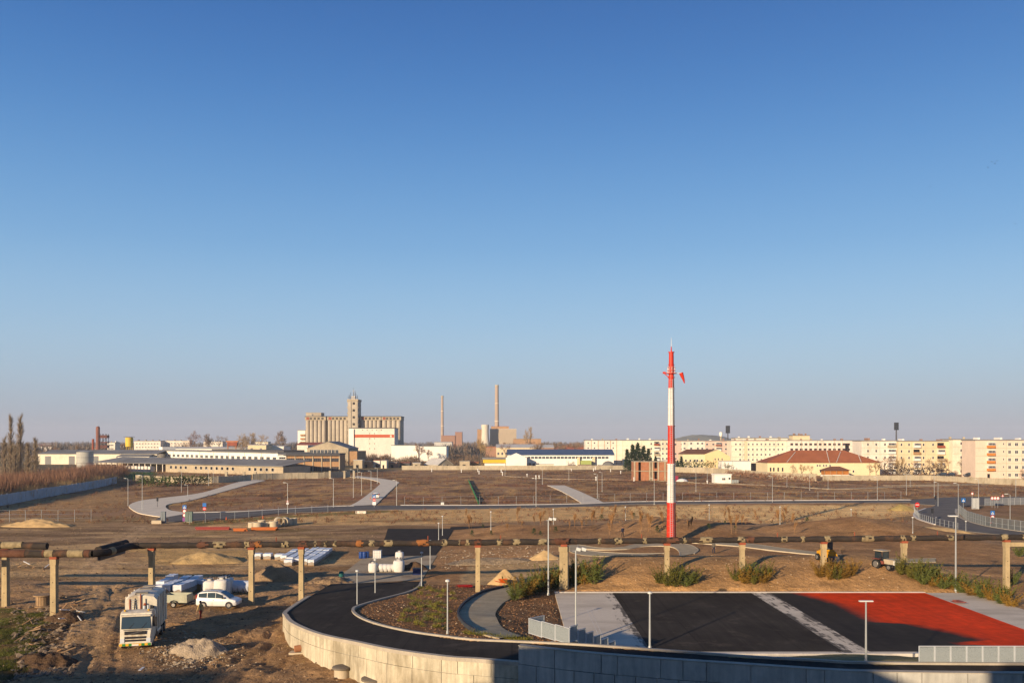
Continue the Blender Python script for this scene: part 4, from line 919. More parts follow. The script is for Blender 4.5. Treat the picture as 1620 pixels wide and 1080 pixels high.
flat_block('works_building', 'low brown building line right of the boiler house', 812, 856, 694, 1380, 20, brownc, 'building', roof=roof_gr)
# asphalt plant, yellow silo, crane on the left
t = thing('asphalt_plant', 'rust red asphalt plant tower on the far left', 'plant', ((157 - CX) / F * 800, 800, 0)); sc_ = 800 / F
MB().lathe([(1.7, 0), (1.7, zat(676, 800)), (1.0, zat(674, 800))], 12, (-1.2, 0, 0)).build('stack', mat('dull_rust', '7d5142', .85, .2, .3), t, 30)
MB().lathe([(1.0, 0), (1.0, zat(694, 800))], 10, (-5.6, 0, 0)).build('pipe_stack', rust, t, 30)
for x in (1.2, 3.8, 6.6): MB().tube([(x, 0, 0), (x, 0, zat(686, 800))], .25, 4).build('leg', dark_steel, t); MB().tube([(x, 4, 0), (x, 4, zat(686, 800))], .25, 4).build('leg', dark_steel, t)
for z_ in (6, 10.5, 15, 19.5): MB().bb(.8, 7.2, -.3, 4.3, z_, z_ + 1.1 + (z_ % 3)).build('platform', mat('dark_red_steel', '5f3a30', .8, .2, .5), t)
for z_ in (6, 10.5, 15): MB().tube([(1.2, -.3, z_), (6.6, -.3, z_ + 4.5)], .18, 4).build('brace', dark_steel, t)
t = thing('storage_silo', 'yellow cylindrical silo on legs at the far left', 'silo', ((204.5 - CX) / F * 800, 800, 0)); yl = mat('silo_yellow', 'd2b03a', .6, .12, .3)
MB().lathe([(1.2, zat(710, 800) + 1.5), (3.3, zat(706, 800)), (3.4, zat(692.5, 800)), (2.6, zat(691.3, 800))], 18).build('vessel', yl, t, 30)
for a_ in range(4): MB().tube([(2.6 * math.cos(a_ * 1.57 + .7), 2.6 * math.sin(a_ * 1.57 + .7), 0), (2.6 * math.cos(a_ * 1.57 + .7), 2.6 * math.sin(a_ * 1.57 + .7), zat(704, 800))], .22, 5).build('leg', yl, t)
MB().bb(-3.6, 3.6, -3.6, 3.6, zat(691, 800), zat(690.4, 800)).build('top_platform', dark_steel, t)
t = thing('gantry_crane', 'rusty orange gantry crane above the long warehouse roof', 'crane', ((367 - CX) / F * 700, 700, 0))
for x in (-3.2, 3.2): MB().tube([(x, 0, 0), (x, 0, zat(698, 700))], .4, 5).build('leg', mat('crane_orange', 'a8642c', .7, .2, 1), t)
MB().bb(-4.5, 5, -.6, .6, zat(699, 700), zat(697, 700)).build('girder', mat('crane_orange', 'a8642c', .7, .2, 1), t); MB().bb(-3.4, 4.2, -1, 1, zat(705, 700), zat(699.3, 700)).build('cabin', rust, t)
# far cream blocks left
for x0, x1, yt, dd, lb in ((212, 254, 697.5, 1000, 'long far cream block with rows of windows right of the yellow silo'), (258, 300, 697, 1010, 'far cream block left of the round bare tree'), (322, 352, 698.5, 1020, 'far pale block behind the bare trees left of centre'), (404, 424, 699, 1050, 'small far pale block right of the orange crane'), (170, 182, 700, 900, 'small far orange brick house right of the asphalt plant')):
    t, w, h = flat_block('apartment_block', lb, x0, x1, yt, dd, 12, cream if dd < 1040 else cream2)
    win_grid(t, w, h, 4, max(3, int(w / 3.4)), 1.3, 1.5, mull=0)
# distant houses with red roofs between factory and blocks
for i in range(26):
    px = 826 + rnd.random() * 118; dd = 800 + rnd.random() * 900; hh_ = 5 + rnd.random() * 3; w = 10 + rnd.random() * 8
    t = thing('distant_house', 'small distant house with a red brown roof among bare trees', 'house', ((px - CX) / F * dd, dd, 0), rnd.uniform(-.5, .5), 'distant red roofed houses')
    MB().bb(-w / 2, w / 2, 0, 9, -.5, hh_).build('wall', (cream, conc, ochre)[i % 3], t)
    MB().prism([(-.5, hh_), (4.5, hh_ + 3), (9.5, hh_)], -w / 2 - .4, w / 2 + .4, 'x').build('roof', (tile_red, tile_brn, rust)[i % 3], t)
for i in range(22):
    px = 20 + rnd.random() * 420; dd = 1000 + rnd.random() * 1300; hh_ = 5 + rnd.random() * 4; w = 12 + rnd.random() * 14
    t = thing('distant_house', 'small distant house on the far left horizon', 'house', ((px - CX) / F * dd, dd, 0), rnd.uniform(-.5, .5), 'distant houses on the left horizon')
    MB().bb(-w / 2, w / 2, 0, 9, -.5, hh_).build('wall', (cream, white_r, conc)[i % 3], t)
    MB().prism([(-.5, hh_), (4.5, hh_ + 3), (9.5, hh_)], -w / 2 - .4, w / 2 + .4, 'x').build('roof', (tile_brn, roof_gr, rust)[i % 3], t)
# floodlight masts and water tank
for px, yt, dd, lb in ((1418, 668, 640, 'stadium floodlight mast above the ochre apartment block'), (1151.5, 673, 760, 'smaller stadium floodlight mast before the far hill')):
    t = thing('floodlight_mast', lb, 'floodlight', ((px - CX) / F * dd, dd, 0)); hT = zat(yt, dd); s_ = dd / F
    MB().tube([(0, 0, 0), (0, 0, hT - 12 * s_)], [.8, .45], 8).build('mast', dark_steel, t)
    MB().bb(-3.4 * s_, 3.4 * s_, -.3, .3, hT - 12 * s_, hT).build('lamp_frame', dark_steel, t)
    for r_ in range(4):
        for c_ in range(5): MB().box((-2.7 * s_ + c_ * 1.35 * s_, -.5, hT - 1.4 * s_ - r_ * 3.0 * s_), (1.0 * s_, .5, 1.6 * s_)).build('lamp', glass, t)
t = thing('water_tower', 'small white water tank on a mast before the far hill', 'water tower', ((1140.5 - CX) / F * 900, 900, 0)); s_ = 900 / F
MB().tube([(0, 0, 0), (0, 0, zat(690, 900))], .8, 8).build('mast', conc, t); MB().lathe([(1.2, zat(690, 900)), (1.7, zat(688, 900)), (1.7, zat(683.5, 900)), (.4, zat(682.6, 900))], 14).build('tank', white_r, t, 30)
# hill on the horizon
mb = MB(); P = []
for i in range(41):
    u = i / 40; px = 1075 + 110 * u; yt = 697 - 10.5 * (math.sin(math.pi * min(u * 1.15, 1)) ** .8) * (1 + .06 * math.sin(u * 23)); P.append((px, max(0, min(yt, 697))))
vs = []; fs = []
for i, (px, yt) in enumerate(P):
    for j in range(9):
        v_ = j / 8; yy = 3000 + 900 * v_; z_ = (zat(yt, 3300) - 17) * math.sin(math.pi * v_) * (1 + .1 * math.sin(i * .9 + j)); vs.append(((px - CX) / F * 3300 + rnd.uniform(-6, 6), yy, max(0, z_) + 16 * math.sin(math.pi * v_) - .5))
for i in range(40):
    for j in range(8): fs.append((i * 9 + j, (i + 1) * 9 + j, (i + 1) * 9 + j + 1, i * 9 + j + 1))
struct(mb.add(vs, fs).build('hill', mat('hill_grass', '6c6a55', .95, .25, .01), None, 60))

# --- boundary walls of precast panels
def panel_wall(label, pts, hts, step, m, th=.16, name='boundary_wall', post=True, group=None):
    t = thing(name, label, 'wall', (0, 0, 0)); P = [Vector((p.x, p.y)) for p in pts]; L = along([(p.x, p.y) for p in P])
    n = int(L[-1] // step); X_ = [p.x for p in P]; Y_ = [p.y for p in P]
    for i in range(n):
        a, b = i * step, (i + 1) * step
        q0 = Vector((np.interp(a, L, X_), np.interp(a, L, Y_))); q1 = Vector((np.interp(b, L, X_), np.interp(b, L, Y_)))
        hh_ = np.interp(a, L, hts) * (1 + rnd.uniform(-.03, .03)); mid = (q0 + q1) / 2; ang = math.atan2(q1.y - q0.y, q1.x - q0.x)
        MB().box((mid.x, mid.y, hh_ / 2 - .2 + h1(mid.x, mid.y)), (step - .3, th, hh_ + .4), ang).build('panel', m, t)
        if post: MB().box((q0.x, q0.y, hh_ / 2 - .15 + h1(q0.x, q0.y)), (.24, th + .14, hh_ + .5), ang).build('post', m, t)
    return t
panel_wall('long pale concrete panel wall along the back of the field', [G(a, b) for a, b in ((636, 743), (700, 743), (860, 743), (1003, 742.3))], [2.5, 2.5, 2.5, 2.5], 4.0, conc_p)
panel_wall('tall stained concrete wall before the yellow houses', [G(a, b) for a, b in ((1066, 746.5), (1130, 749), (1145, 750.5), (1225, 757), (1300, 761))], [2.9, 3.0, 2.9, 2.9, 2.9], 4.0, conc_p)
panel_wall('low concrete panel wall before the apartment blocks on the right', [G(a, b) for a, b in ((1302, 760), (1470, 759.5), (1540, 764), (1720, 774))], [2.3, 2.2, 2.4, 2.6], 4.0, conc_p)
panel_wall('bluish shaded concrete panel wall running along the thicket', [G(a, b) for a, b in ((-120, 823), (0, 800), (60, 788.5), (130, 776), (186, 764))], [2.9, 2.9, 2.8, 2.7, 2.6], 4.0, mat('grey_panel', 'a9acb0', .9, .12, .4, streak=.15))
panel_wall('grey concrete fence before the brown office building', [G(a, b) for a, b in ((400, 759), (445, 757.5), (507, 756.5), (523, 756), (556, 754))], [2.7, 2.7, 2.8, 2.8, 2.9], 3.0, conc_p)
panel_wall('concrete yard fence before the long low shed', [G(a, b) for a, b in ((215, 760), (290, 764), (340, 764), (400, 760))], [2.4, 2.4, 2.6, 2.6], 3.0, conc_p)
for px in (358, 386, 404, 522, 545, 560): tag(MB().box((0, 0, 1.6), (.9, 1.0, 3.8)).build('gate_pier', conc_p, None, None, G(px, 758.5 if px < 500 else 756.5)), 'tall concrete gate pier in the fence near ' + {358: 'the long shed left end', 386: 'the long shed middle', 404: 'the field corner', 522: 'the brown office right end', 545: 'the field gate, its left one', 560: 'the field gate, its right one'}[px], 'pier', 'gate piers')
# ------------------------------------------------------------------ pipeline on concrete pillars
pipe_dk = mat('bitumen_lagging', '352e28', .9, .3, .8, .03, 6, dirt=('6a4a33', .5, .52, .7))
lag_tan = mat('bare_lagging', '8b7b5c', .95, .4, 2.5, .04, 6)
lag_rust = mat('rusty_lagging', '5f4030', .9, .4, 1.5, .03, 6, dirt=('5a3320', .9, .5, .7))
pil_m = mat('pillar_concrete', 'a8946f', .9, .16, .7, .01, 14, streak=.1, dirt=('8a7352', .8, .57, .5))
ZP = 6.15
pline = lambda x: 91.6 + (x + 39.5) * (99.7 - 91.6) / (56.3 + 39.5)
def on_line(px):
    x = 0.0
    for _ in range(20): x = (px - CX) / F * pline(x)
    return x
pipe = thing('pipeline', 'long black lagged overhead pipeline with torn tan and rusty patches', 'pipeline', (0, 0, 0))
xs_ = [on_line(px) for px in (198, 240, 320, 398, 477, 540, 620, 690, 756, 824, 892, 970, 1055, 1110, 1174, 1240, 1303, 1366, 1430, 1510, 1590, 1660, 1760)]
for a, b in zip(xs_[:-1], xs_[1:]):
    n_ = 7; pts = [(a + (b - a) * i / (n_ - 1), pline(a + (b - a) * i / (n_ - 1)), ZP + .03 * math.sin(i * 2.1 + a)) for i in range(n_)]
    MB().tube(pts, [.315 + .025 * rnd.uniform(-1, 1) for _ in pts], 12, False).build('pipe_section', pipe_dk, pipe, 50)
patches = [(312, 333, 'r'), (337, 362, 't'), (388, 396, 't'), (396, 404, 'r'), (404, 414, 'o'), (446, 457, 't'), (474, 487, 'r'), (497, 502, 't'), (514, 517, 't'), (529, 532, 't'), (562, 578, 'o'), (585, 593, 't'), (609, 621, 't'), (658, 682, 'o'), (699, 708, 't'),
           (726, 728, 't'), (737, 743, 't'), (750, 766, 'r'), (786, 794, 't'), (811, 822, 't'), (850, 867, 't'), (876, 904, 'r'), (947, 950, 't'), (969, 987, 't'), (1017, 1023, 't'), (1052, 1076, 'r'), (1079, 1084, 't'), (1104, 1129, 't'), (1166, 1178, 't'), (1178, 1194, 'r'),
           (1232, 1248, 't'), (1267, 1272, 't'), (1304, 1313, 't'), (1361, 1385, 't'), (1423, 1432, 't'), (1440, 1447, 't'), (1497, 1507, 't'), (1583, 1593, 't'), (1616, 1626, 't')]
lag_or = mat('orange_lagging', '8f5b30', .9, .25, 1.8, .03, 6)
for a, b, c_ in patches:
    if b - a > 14: a, b = a + 2, b - 3
    xa, xb = on_line(a), on_line(b); n_ = 5; th = 12; vs = []; fs = []
    for i in range(n_):
        x = xa + (xb - xa) * i / (n_ - 1); r_ = .335 + .04 * rnd.random() + (.02 if 0 < i < 4 else 0)
        for k_ in range(th):
            an = 2 * math.pi * k_ / th; jx = rnd.uniform(-.13, .13) if i in (0, n_ - 1) else 0
            vs.append((x + jx, pline(x) + r_ * math.cos(an), ZP + r_ * math.sin(an)))
    for i in range(n_ - 1):
        for k_ in range(th):
            if rnd.random() < .22: continue
            fs.append((i * th + k_, i * th + (k_ + 1) % th, (i + 1) * th + (k_ + 1) % th, (i + 1) * th + k_))
    MB().add(vs, fs).build('lagging_patch', {'t': lag_tan, 'r': lag_rust, 'o': lag_or}[c_], pipe, 40)
for a in (437, 677, 792, 1015, 1230, 1352, 1483):
    x = on_line(a); MB().tube([(x, pline(x), ZP + .3), (x, pline(x), ZP + .75)], .05, 5).build('valve', rust, pipe)
# left branch: nearer run, the jog back, a second stub pipe
pb = thing('pipeline', 'near left run of the overhead pipeline that turns back to join the long one', 'pipeline', (0, 0, 0))
for a, b in ((-70, -60), (-60, -50), (-50, -45), (-45, -40.4)): MB().tube([(a + (b - a) * i / 4, 85.2, ZP + .02 * math.sin(i + a)) for i in range(5)], .36, 12, False).build('pipe_section', pipe_dk, pb, 50)
MB().tube([(-40.4, 85.2, ZP), (-39.7, 85.7, ZP), (-39.4, 86.6, ZP), (-39.4, 91.0, ZP), (-39.2, 91.5, ZP), (-38.7, 91.65, ZP)], .36, 12, False).build('pipe_section', pipe_dk, pb, 50)
for a, b, m_ in ((-52, -46.8, lag_rust), (-44.9, -44.1, lag_tan), (-42.7, -41.2, lag_tan), (-41.1, -40.6, lag_rust), (-45.1, -44.95, lag_rust)): MB().tube([(a, 85.2, ZP), ((a + b) / 2, 85.2, ZP + .01), (b, 85.2, ZP)], .385, 12, False).build('lagging_patch', m_, pb, 50)
for a, b, m_ in ((86.4, 87.4, lag_tan),): MB().tube([(-39.4, a, ZP), (-39.4, b, ZP)], .385, 12, False).build('lagging_patch', m_, pb, 50)
pc = thing('pipeline', 'short second pipe ending in a cut stub behind the left run', 'pipeline', (0, 0, 0))
MB().tube([(-72, 91.2, ZP + .1), (-60, 91.2, ZP + .1), (-53, 91.2, ZP + .1), (-47.9, 91.2, ZP)], .36, 12).build('pipe_section', pipe_dk, pc, 50)
MB().tube([(-52.5, 91.2, ZP + .1), (-50.4, 91.2, ZP + .1)], .385, 12, False).build('lagging_patch', lag_tan, pc, 50)
MB().tube([(-40.6, 86.8, ZP + .1), (-40.6, 93, ZP + .1)], .4, 12).build('pipe_section', pipe_dk, pc, 50)
MB().bb(-40.75, -40.45, 87, 92.6, ZP - .9, ZP - .3).build('pipe_bearer', dark_steel, pc)
def pillar(px, label, w=.49, dp=.6, yy=None, z_top=ZP - .5, wide=False):
    x = on_line(px) if yy is None else (px - CX) / F * yy; y_ = pline(x) if yy is None else yy; zb = h1(x, y_) - .4
    t = thing('pipe_pillar', label, 'pillar', (x, y_, zb))
    hh_ = z_top - zb; mb = MB()
    b_, tp = w / 2 * 1.05, w / 2 * .92; d_ = dp / 2
    mb.add([(-b_, -d_, 0), (b_, -d_, 0), (b_, d_, 0), (-b_, d_, 0), (-tp, -d_, hh_ - .55), (tp, -d_, hh_ - .55), (tp, d_, hh_ - .55), (-tp, d_, hh_ - .55)], [(3, 2, 1, 0), (4, 5, 6, 7), (0, 1, 5, 4), (1, 2, 6, 5), (2, 3, 7, 6), (3, 0, 4, 7)])
    mb.build('shaft', pil_m, t)
    MB().bb(-w * .56, w * .56, -d_ * 1.1, d_ * 1.1, hh_ - .545, hh_ - .02).build('cap', pil_m, t)
    MB().bb(-.34, .34, -.3, .3, hh_ - .015, hh_ + .22).build('saddle', rust, t)
    for z_ in (hh_ * .3, hh_ * .62): MB().tube([(0, -d_ - .004, z_), (0, -d_ + .05, z_)], .05, 8).build('bolt_hole', dark_void, t)
    return t
for px, lb in ((240, 'concrete pipe pillar rising behind the truck'), (398, 'concrete pipe pillar right of the white minivan'), (477, 'concrete pipe pillar left of the ramp wall top'), (756, 'slender concrete pipe pillar in the planted bed by the gravel path'),
               (1055, 'concrete pipe pillar in the bush below the red white mast'), (1174, 'concrete pipe pillar in the second bush from the mast'), (1303, 'concrete pipe pillar in the bush left of the yellow loader'), (1430, 'concrete pipe pillar right of the tractor'), (1592, 'rightmost concrete pipe pillar beside the hedge')):
    pillar(px, lb)
pillar(892, 'broad concrete pipe pillar behind the left hedge', 1.0, .9)
pillar(86, 'concrete pipe pillar beside the cable drum', .54, .6, 85.2); pillar(9, 'leftmost concrete pipe pillar at the picture edge', .54, .6, 91.2)
MB().bb(on_line(1596), on_line(1632), pline(55) - .2, pline(55) + .2, ZP - 1.0, ZP - .55).build('bearer_beam', pil_m, pipe)

# ------------------------------------------------------------------ red and white mast
mx_, my_ = (1062 - CX) / F * 141, 141.0; mz = h1(mx_, my_)
mast = thing('radio_mast', 'tall red and white banded mast with antennas and drooping windsock', 'mast', (mx_, my_, mz - .2))
red_p = mat('mast_red', 'bf2c12', .5, .12, .5, streak=.10, dirt=('8a4a3a', .35, .6, .5), spec=.35); wht_p = mat('mast_white', 'd8d1c5', .55, .06, .5, streak=.09, dirt=('a8937c', .4, .58, .5), spec=.35)
zm = lambda py: zat(py, 141) - mz + .2
rr = lambda py: (.76 + (py - 857) / (857 - 614) * .30) if py > 614 else .40
secs = [(866, 795, red_p, 'red_section'), (795, 733.5, wht_p, 'white_section'), (733.5, 673.5, red_p, 'red_section'), (673.5, 614.5, wht_p, 'white_section'), (614.5, 557, red_p, 'red_section')]
for a, b, m_, nm in secs:
    za = max(zm(a), -.3); MB().lathe([(rr(a), za + .004), (rr(b) if b > 600 else .37, zm(b) - .004)], 24).build(nm, m_, mast, 40)
    for q in (b, (a + b) / 2 if b > 600 else 577):
        z_ = zm(q); MB().lathe([(rr(q) + .005, z_ - .06), (rr(q) + .09, z_ - .06), (rr(q) + .09, z_ + .06), (rr(q) + .005, z_ + .06)], 24).build('flange', m_, mast, 40)
for q, r_ in ((581, .62), (586, .66), (590.5, .9), (597, .6)): z_ = zm(q); MB().lathe([(.41, z_ - .04), (r_, z_ - .04), (r_, z_ + .05), (.41, z_ + .05)], 20).build('platform_ring', red_p, mast, 40)
for k_ in range(8):
    an = k_ * math.pi / 4; MB().tube([(.6 * math.cos(an), .6 * math.sin(an), zm(590.5)), (.6 * math.cos(an), .6 * math.sin(an), zm(580))], .035, 5).build('antenna', wht_p, mast)
MB().tube([(-.35, 0, zm(597)), (-1.25, 0, zm(589.5))], .07, 6).build('bracket_arm', red_p, mast); MB().tube([(-.35, 0, zm(590)), (-1.35, 0, zm(589.5))], .05, 6).build('bracket_arm', red_p, mast)
MB().bb(-1.35, -.9, -.12, .12, zm(591), zm(588)).build('antenna_box', red_p, mast)
MB().tube([(.35, 0, zm(590)), (1.9, 0, zm(589.6))], .04, 6).build('windsock_arm', wht_p, mast)
MB().tube([(1.55, 0, zm(589.5)), (1.75, 0, zm(595)), (1.98, 0, zm(601)), (2.1, 0, zm(606))], [.34, .28, .17, .08], 8).build('windsock', red_p, mast, 50)
MB().tube([(0, 0, zm(557)), (0, 0, zm(548))], [.12, .06], 6).build('lightning_base', red_p, mast); MB().tube([(0, 0, zm(548)), (0, 0, zm(534))], [.045, .02], 5).build('lightning_rod', wht_p, mast)
lad = MB()
for sx_ in (-.2, .2): lad.tube([(sx_ - .1, -rr(857) - .1, .3), (sx_ - .1, -.58, zm(614)), (sx_ - .1, -.52, zm(600))], .025, 4)
lad.build('ladder_rail', galv, mast)
for i in range(0, 74): 
    q = i / 73; MB().tube([(-.3, -(rr(857) + .1) * (1 - q) - .55 * q, .5 + (zm(602) - .5) * q), (.1, -(rr(857) + .1) * (1 - q) - .55 * q, .5 + (zm(602) - .5) * q)], .018, 4).build('ladder_rung', galv, mast)
for sx_ in (.25, .32): MB().tube([(sx_ + .1, -.72, .3), (sx_, -.50, zm(614)), (sx_, -.42, zm(590))], .028, 4).build('cable', black_pl if 'black_pl' in globals() else dark_steel, mast)
for q in np.linspace(850, 620, 26): MB().lathe([(rr(q) + .003, zm(q) - .008), (rr(q) + .012, zm(q) - .008), (rr(q) + .012, zm(q) + .008), (rr(q) + .003, zm(q) + .008)], 24).build('weld_seam', conc, mast)
MB().bb(-.9, .9, -.9, .9, -.4, .35).build('footing', conc, mast)

# ------------------------------------------------------------------ lamp posts
post_m = mat('lamp_post_steel', 'a3a5a2', .5, .08, 1, metal=.35, spec=.4)
lamp_m = mat('lamp_head', 'c9c8c0', .5, .05, 1)
def lamp_post(px, yb, yt, label, kind='arm', r=.052, group=None, z=None, d=None):
    if z is None: b = GT(px, yb)
    else: b = G(px, yb, z)
    hh_ = (yb - yt) / F * b.y
    t = thing('lamp_post', label, 'lamp post', b, 0, group)
    MB().tube([(0, 0, -.3), (0, 0, hh_)], [r * 1.25, r * .8], 7).build('pole', post_m, t, 40)
    MB().cyl(0, 0, -.05, .25, r * 2.0, r * 1.6, 8).build('base', post_m, t)
    if kind == 'T': MB().bb(-.42, .42, -.09, .09, hh_, hh_ + .07).build('lamp_head', lamp_m, t)
    elif kind == 'flood':
        MB().tube([(-.25, 0, hh_ - .05), (.8, 0, hh_ - .05)], .035, 5).build('arm', post_m, t)
        for x in (.2, .62): MB().box((x, -.08, hh_ + .1), (.34, .3, .24), 0, .3).build('floodlight', lamp_m, t)
    elif kind == 'flat': MB().bb(-.75, .1, -.22, .22, hh_ - .02, hh_ + .1).build('lamp_head', lamp_m, t)
    elif kind == 'arm':
        MB().tube([(0, 0, hh_ - .03), (-.5, 0, hh_ + .12)], .035, 5).build('arm', post_m, t); MB().bb(-1.05, -.45, -.11, .11, hh_ + .08, hh_ + .18).build('lamp_head', lamp_m, t)
    elif kind == 'cap': MB().lathe([(.05, hh_), (.17, hh_ + .03), (.17, hh_ + .16), (.05, hh_ + .2)], 8).build('lamp_head', lamp_m, t)
    return t
lamp_post(708, 1003, 921, 'slim post top lamp on the inner ramp kerb above the planted bed', 'cap')
lamp_post(565, 972, 905, 'slim post top lamp at the tip of the planted bed', 'cap')
lamp_post(593.5, 946, 886, 'slim post top lamp on the upper inner ramp kerb', 'cap')
lamp_post(667, 928, 875, 'slim post top lamp where the ramp meets the gravel', 'cap')
lamp_post(680.5, 900, 856, 'grey lamp post beside the white sacks', 'cap')
lamp_post(867.5, 941, 822, 'tall lamp post standing in the left hedge', 'flood', .075)
lamp_post(911, 1018, 870, 'tall lamp post with two floodlights behind the stair railing', 'flood', .075, z=1.0)
lamp_post(1028, 1026, 939, 'lamp post standing at the near left corner of the black court', 'cap', .075, z=1.0)
lamp_post(1370, 1049, 951, 'lamp post with T shaped head in front of the red court', 'T', .06, z=3.45)
lamp_post(1512, 936, 819, 'tall lamp post with flat head behind the red court', 'flat', .085)
far_l = [(202.5, 800, 757), (225, 808, 752), (455, 812, 764), (527.5, 803, 757), (627.5, 800, 760), (848, 802, 757), (945, 788, 750), (1035, 798, 757), (1101, 777, 745), (1222, 795, 753), (1388, 792, 755), (1434, 782.5, 750), (1484, 801, 763), (1516, 819, 765), (1548, 788, 758), (1598, 838, 782), (1478, 785, 748), (1281, 775, 748), (1310, 774, 752)]
far_n = ['at the left end of the curved concrete road', 'by the left road cabinets', 'on the verge left of centre before the brown field', 'before the gate road', 'right of the gate road', 'left of the short concrete stub road', 'at the tip of the stub road', 'left of the mast before the unfinished house', 'right of the mast behind the road', 'before the white booth', 'before the villa end', 'before the cream block', 'in the right junction', 'at the kerb nose of the right junction', 'behind the right road', 'in the panel fence at far right', 'at the left of the right junction', 'in front of the tall stained wall', 'in front of the gazebo']
for (a, b, c_), nm in zip(far_l, far_n): lamp_post(a, b, c_, 'grey street lamp ' + nm, 'arm', .058, 'street lamps across the field')
for a, b, c_ in ((287, 779, 745), (297, 785, 767), (330, 768, 742), (337.5, 764, 737), (559, 787, 743), (572, 783, 747), (587, 774, 745), (597, 765, 740), (566, 756, 740), (799, 752, 737), (858, 766, 740), (900, 760, 740), (952.5, 777.5, 747), (1119, 758, 737), (1245, 770, 755), (1440, 770, 750), (1607, 787, 752)):
    lamp_post(a, b, c_, 'thin distant street lamp in the brown field beyond the road', 'arm', .058, 'thin distant lamps beyond the road')
for (a, b, c_), nm in zip(((1122, 829, 799), (1234, 829, 802), (1346.5, 829, 806), (989.5, 823, 802), (875.5, 832, 806), (776.6, 838, 810), (700, 847, 817), (694, 854, 828), (1444, 843, 819), (1528, 842, 825)),
    ('right of the mast', 'above the yellow loader', 'above the tractor', 'left of the mast', 'on the mound crest over the left hedge', 'by the black footway', 'at the top of the black road', 'beside the black road', 'at the right end of the mounds', 'on the gravel at the right junction')):
    lamp_post(a, b, c_, 'short park lamp post ' + nm, 'cap', .05, 'park lamps on the mounds')

# ------------------------------------------------------------------ vehicles
white_car = mat('white_car_paint', 'd9d6cf', .3, .05, 1.5, dirt=('a5947a', 1.2, .58, .45), spec=.5)
tyre_m = mat('tyre_rubber', '242321', .9, .2, 4); rim_m = mat('rim_metal', '8f8a82', .4, .15, 4, metal=.6)
black_pl = mat('black_plastic', '26262a', .6, .1, 3); car_glass = mat('car_glass', '33414a', .08, .05, 1, spec=.6)
lamp_gl = mat('lamp_glass', 'c9cdd0', .15, .05, 1, spec=.6); red_gl = mat('red_lamp', 'a01c14', .3, .05, 1)
def wheel(parent, x, y, r, w):
    t = MB().tube([(0, -w / 2, 0), (0, -w / 2 + .04, 0), (0, w / 2 - .04, 0), (0, w / 2, 0)], [r * .93, r, r, r * .93], 20).build('wheel', tyre_m, parent, 40, (x, y, r))
    s_ = 1 if y > 0 else -1
    mb = MB().tube([(0, s_ * (w / 2 + .004), 0), (0, s_ * (w / 2 + .02), 0)], [r * .62, r * .58], 16)
    for k_ in range(5):
        an = k_ * 2 * math.pi / 5; mb.box((r * .33 * math.cos(an), s_ * (w / 2 + .025), r * .33 * math.sin(an)), (r * .5, .02, r * .12), 0, -an)
    mb.build('rim', rim_m, t); return t
def loft(secs, cap=True):
    """secs: list of equal-length rings"""
    n = len(secs[0]); mb = MB(); vs = [p for s in secs for p in s]; fs = []
    for i in range(len(secs) - 1):
        for k_ in range(n): fs.append((i * n + k_, i * n + (k_ + 1) % n, (i + 1) * n + (k_ + 1) % n, (i + 1) * n + k_))
    if cap: fs += [tuple(range(n - 1, -1, -1)), tuple(range((len(secs) - 1) * n, len(secs) * n))]
    return mb.add(vs, fs)
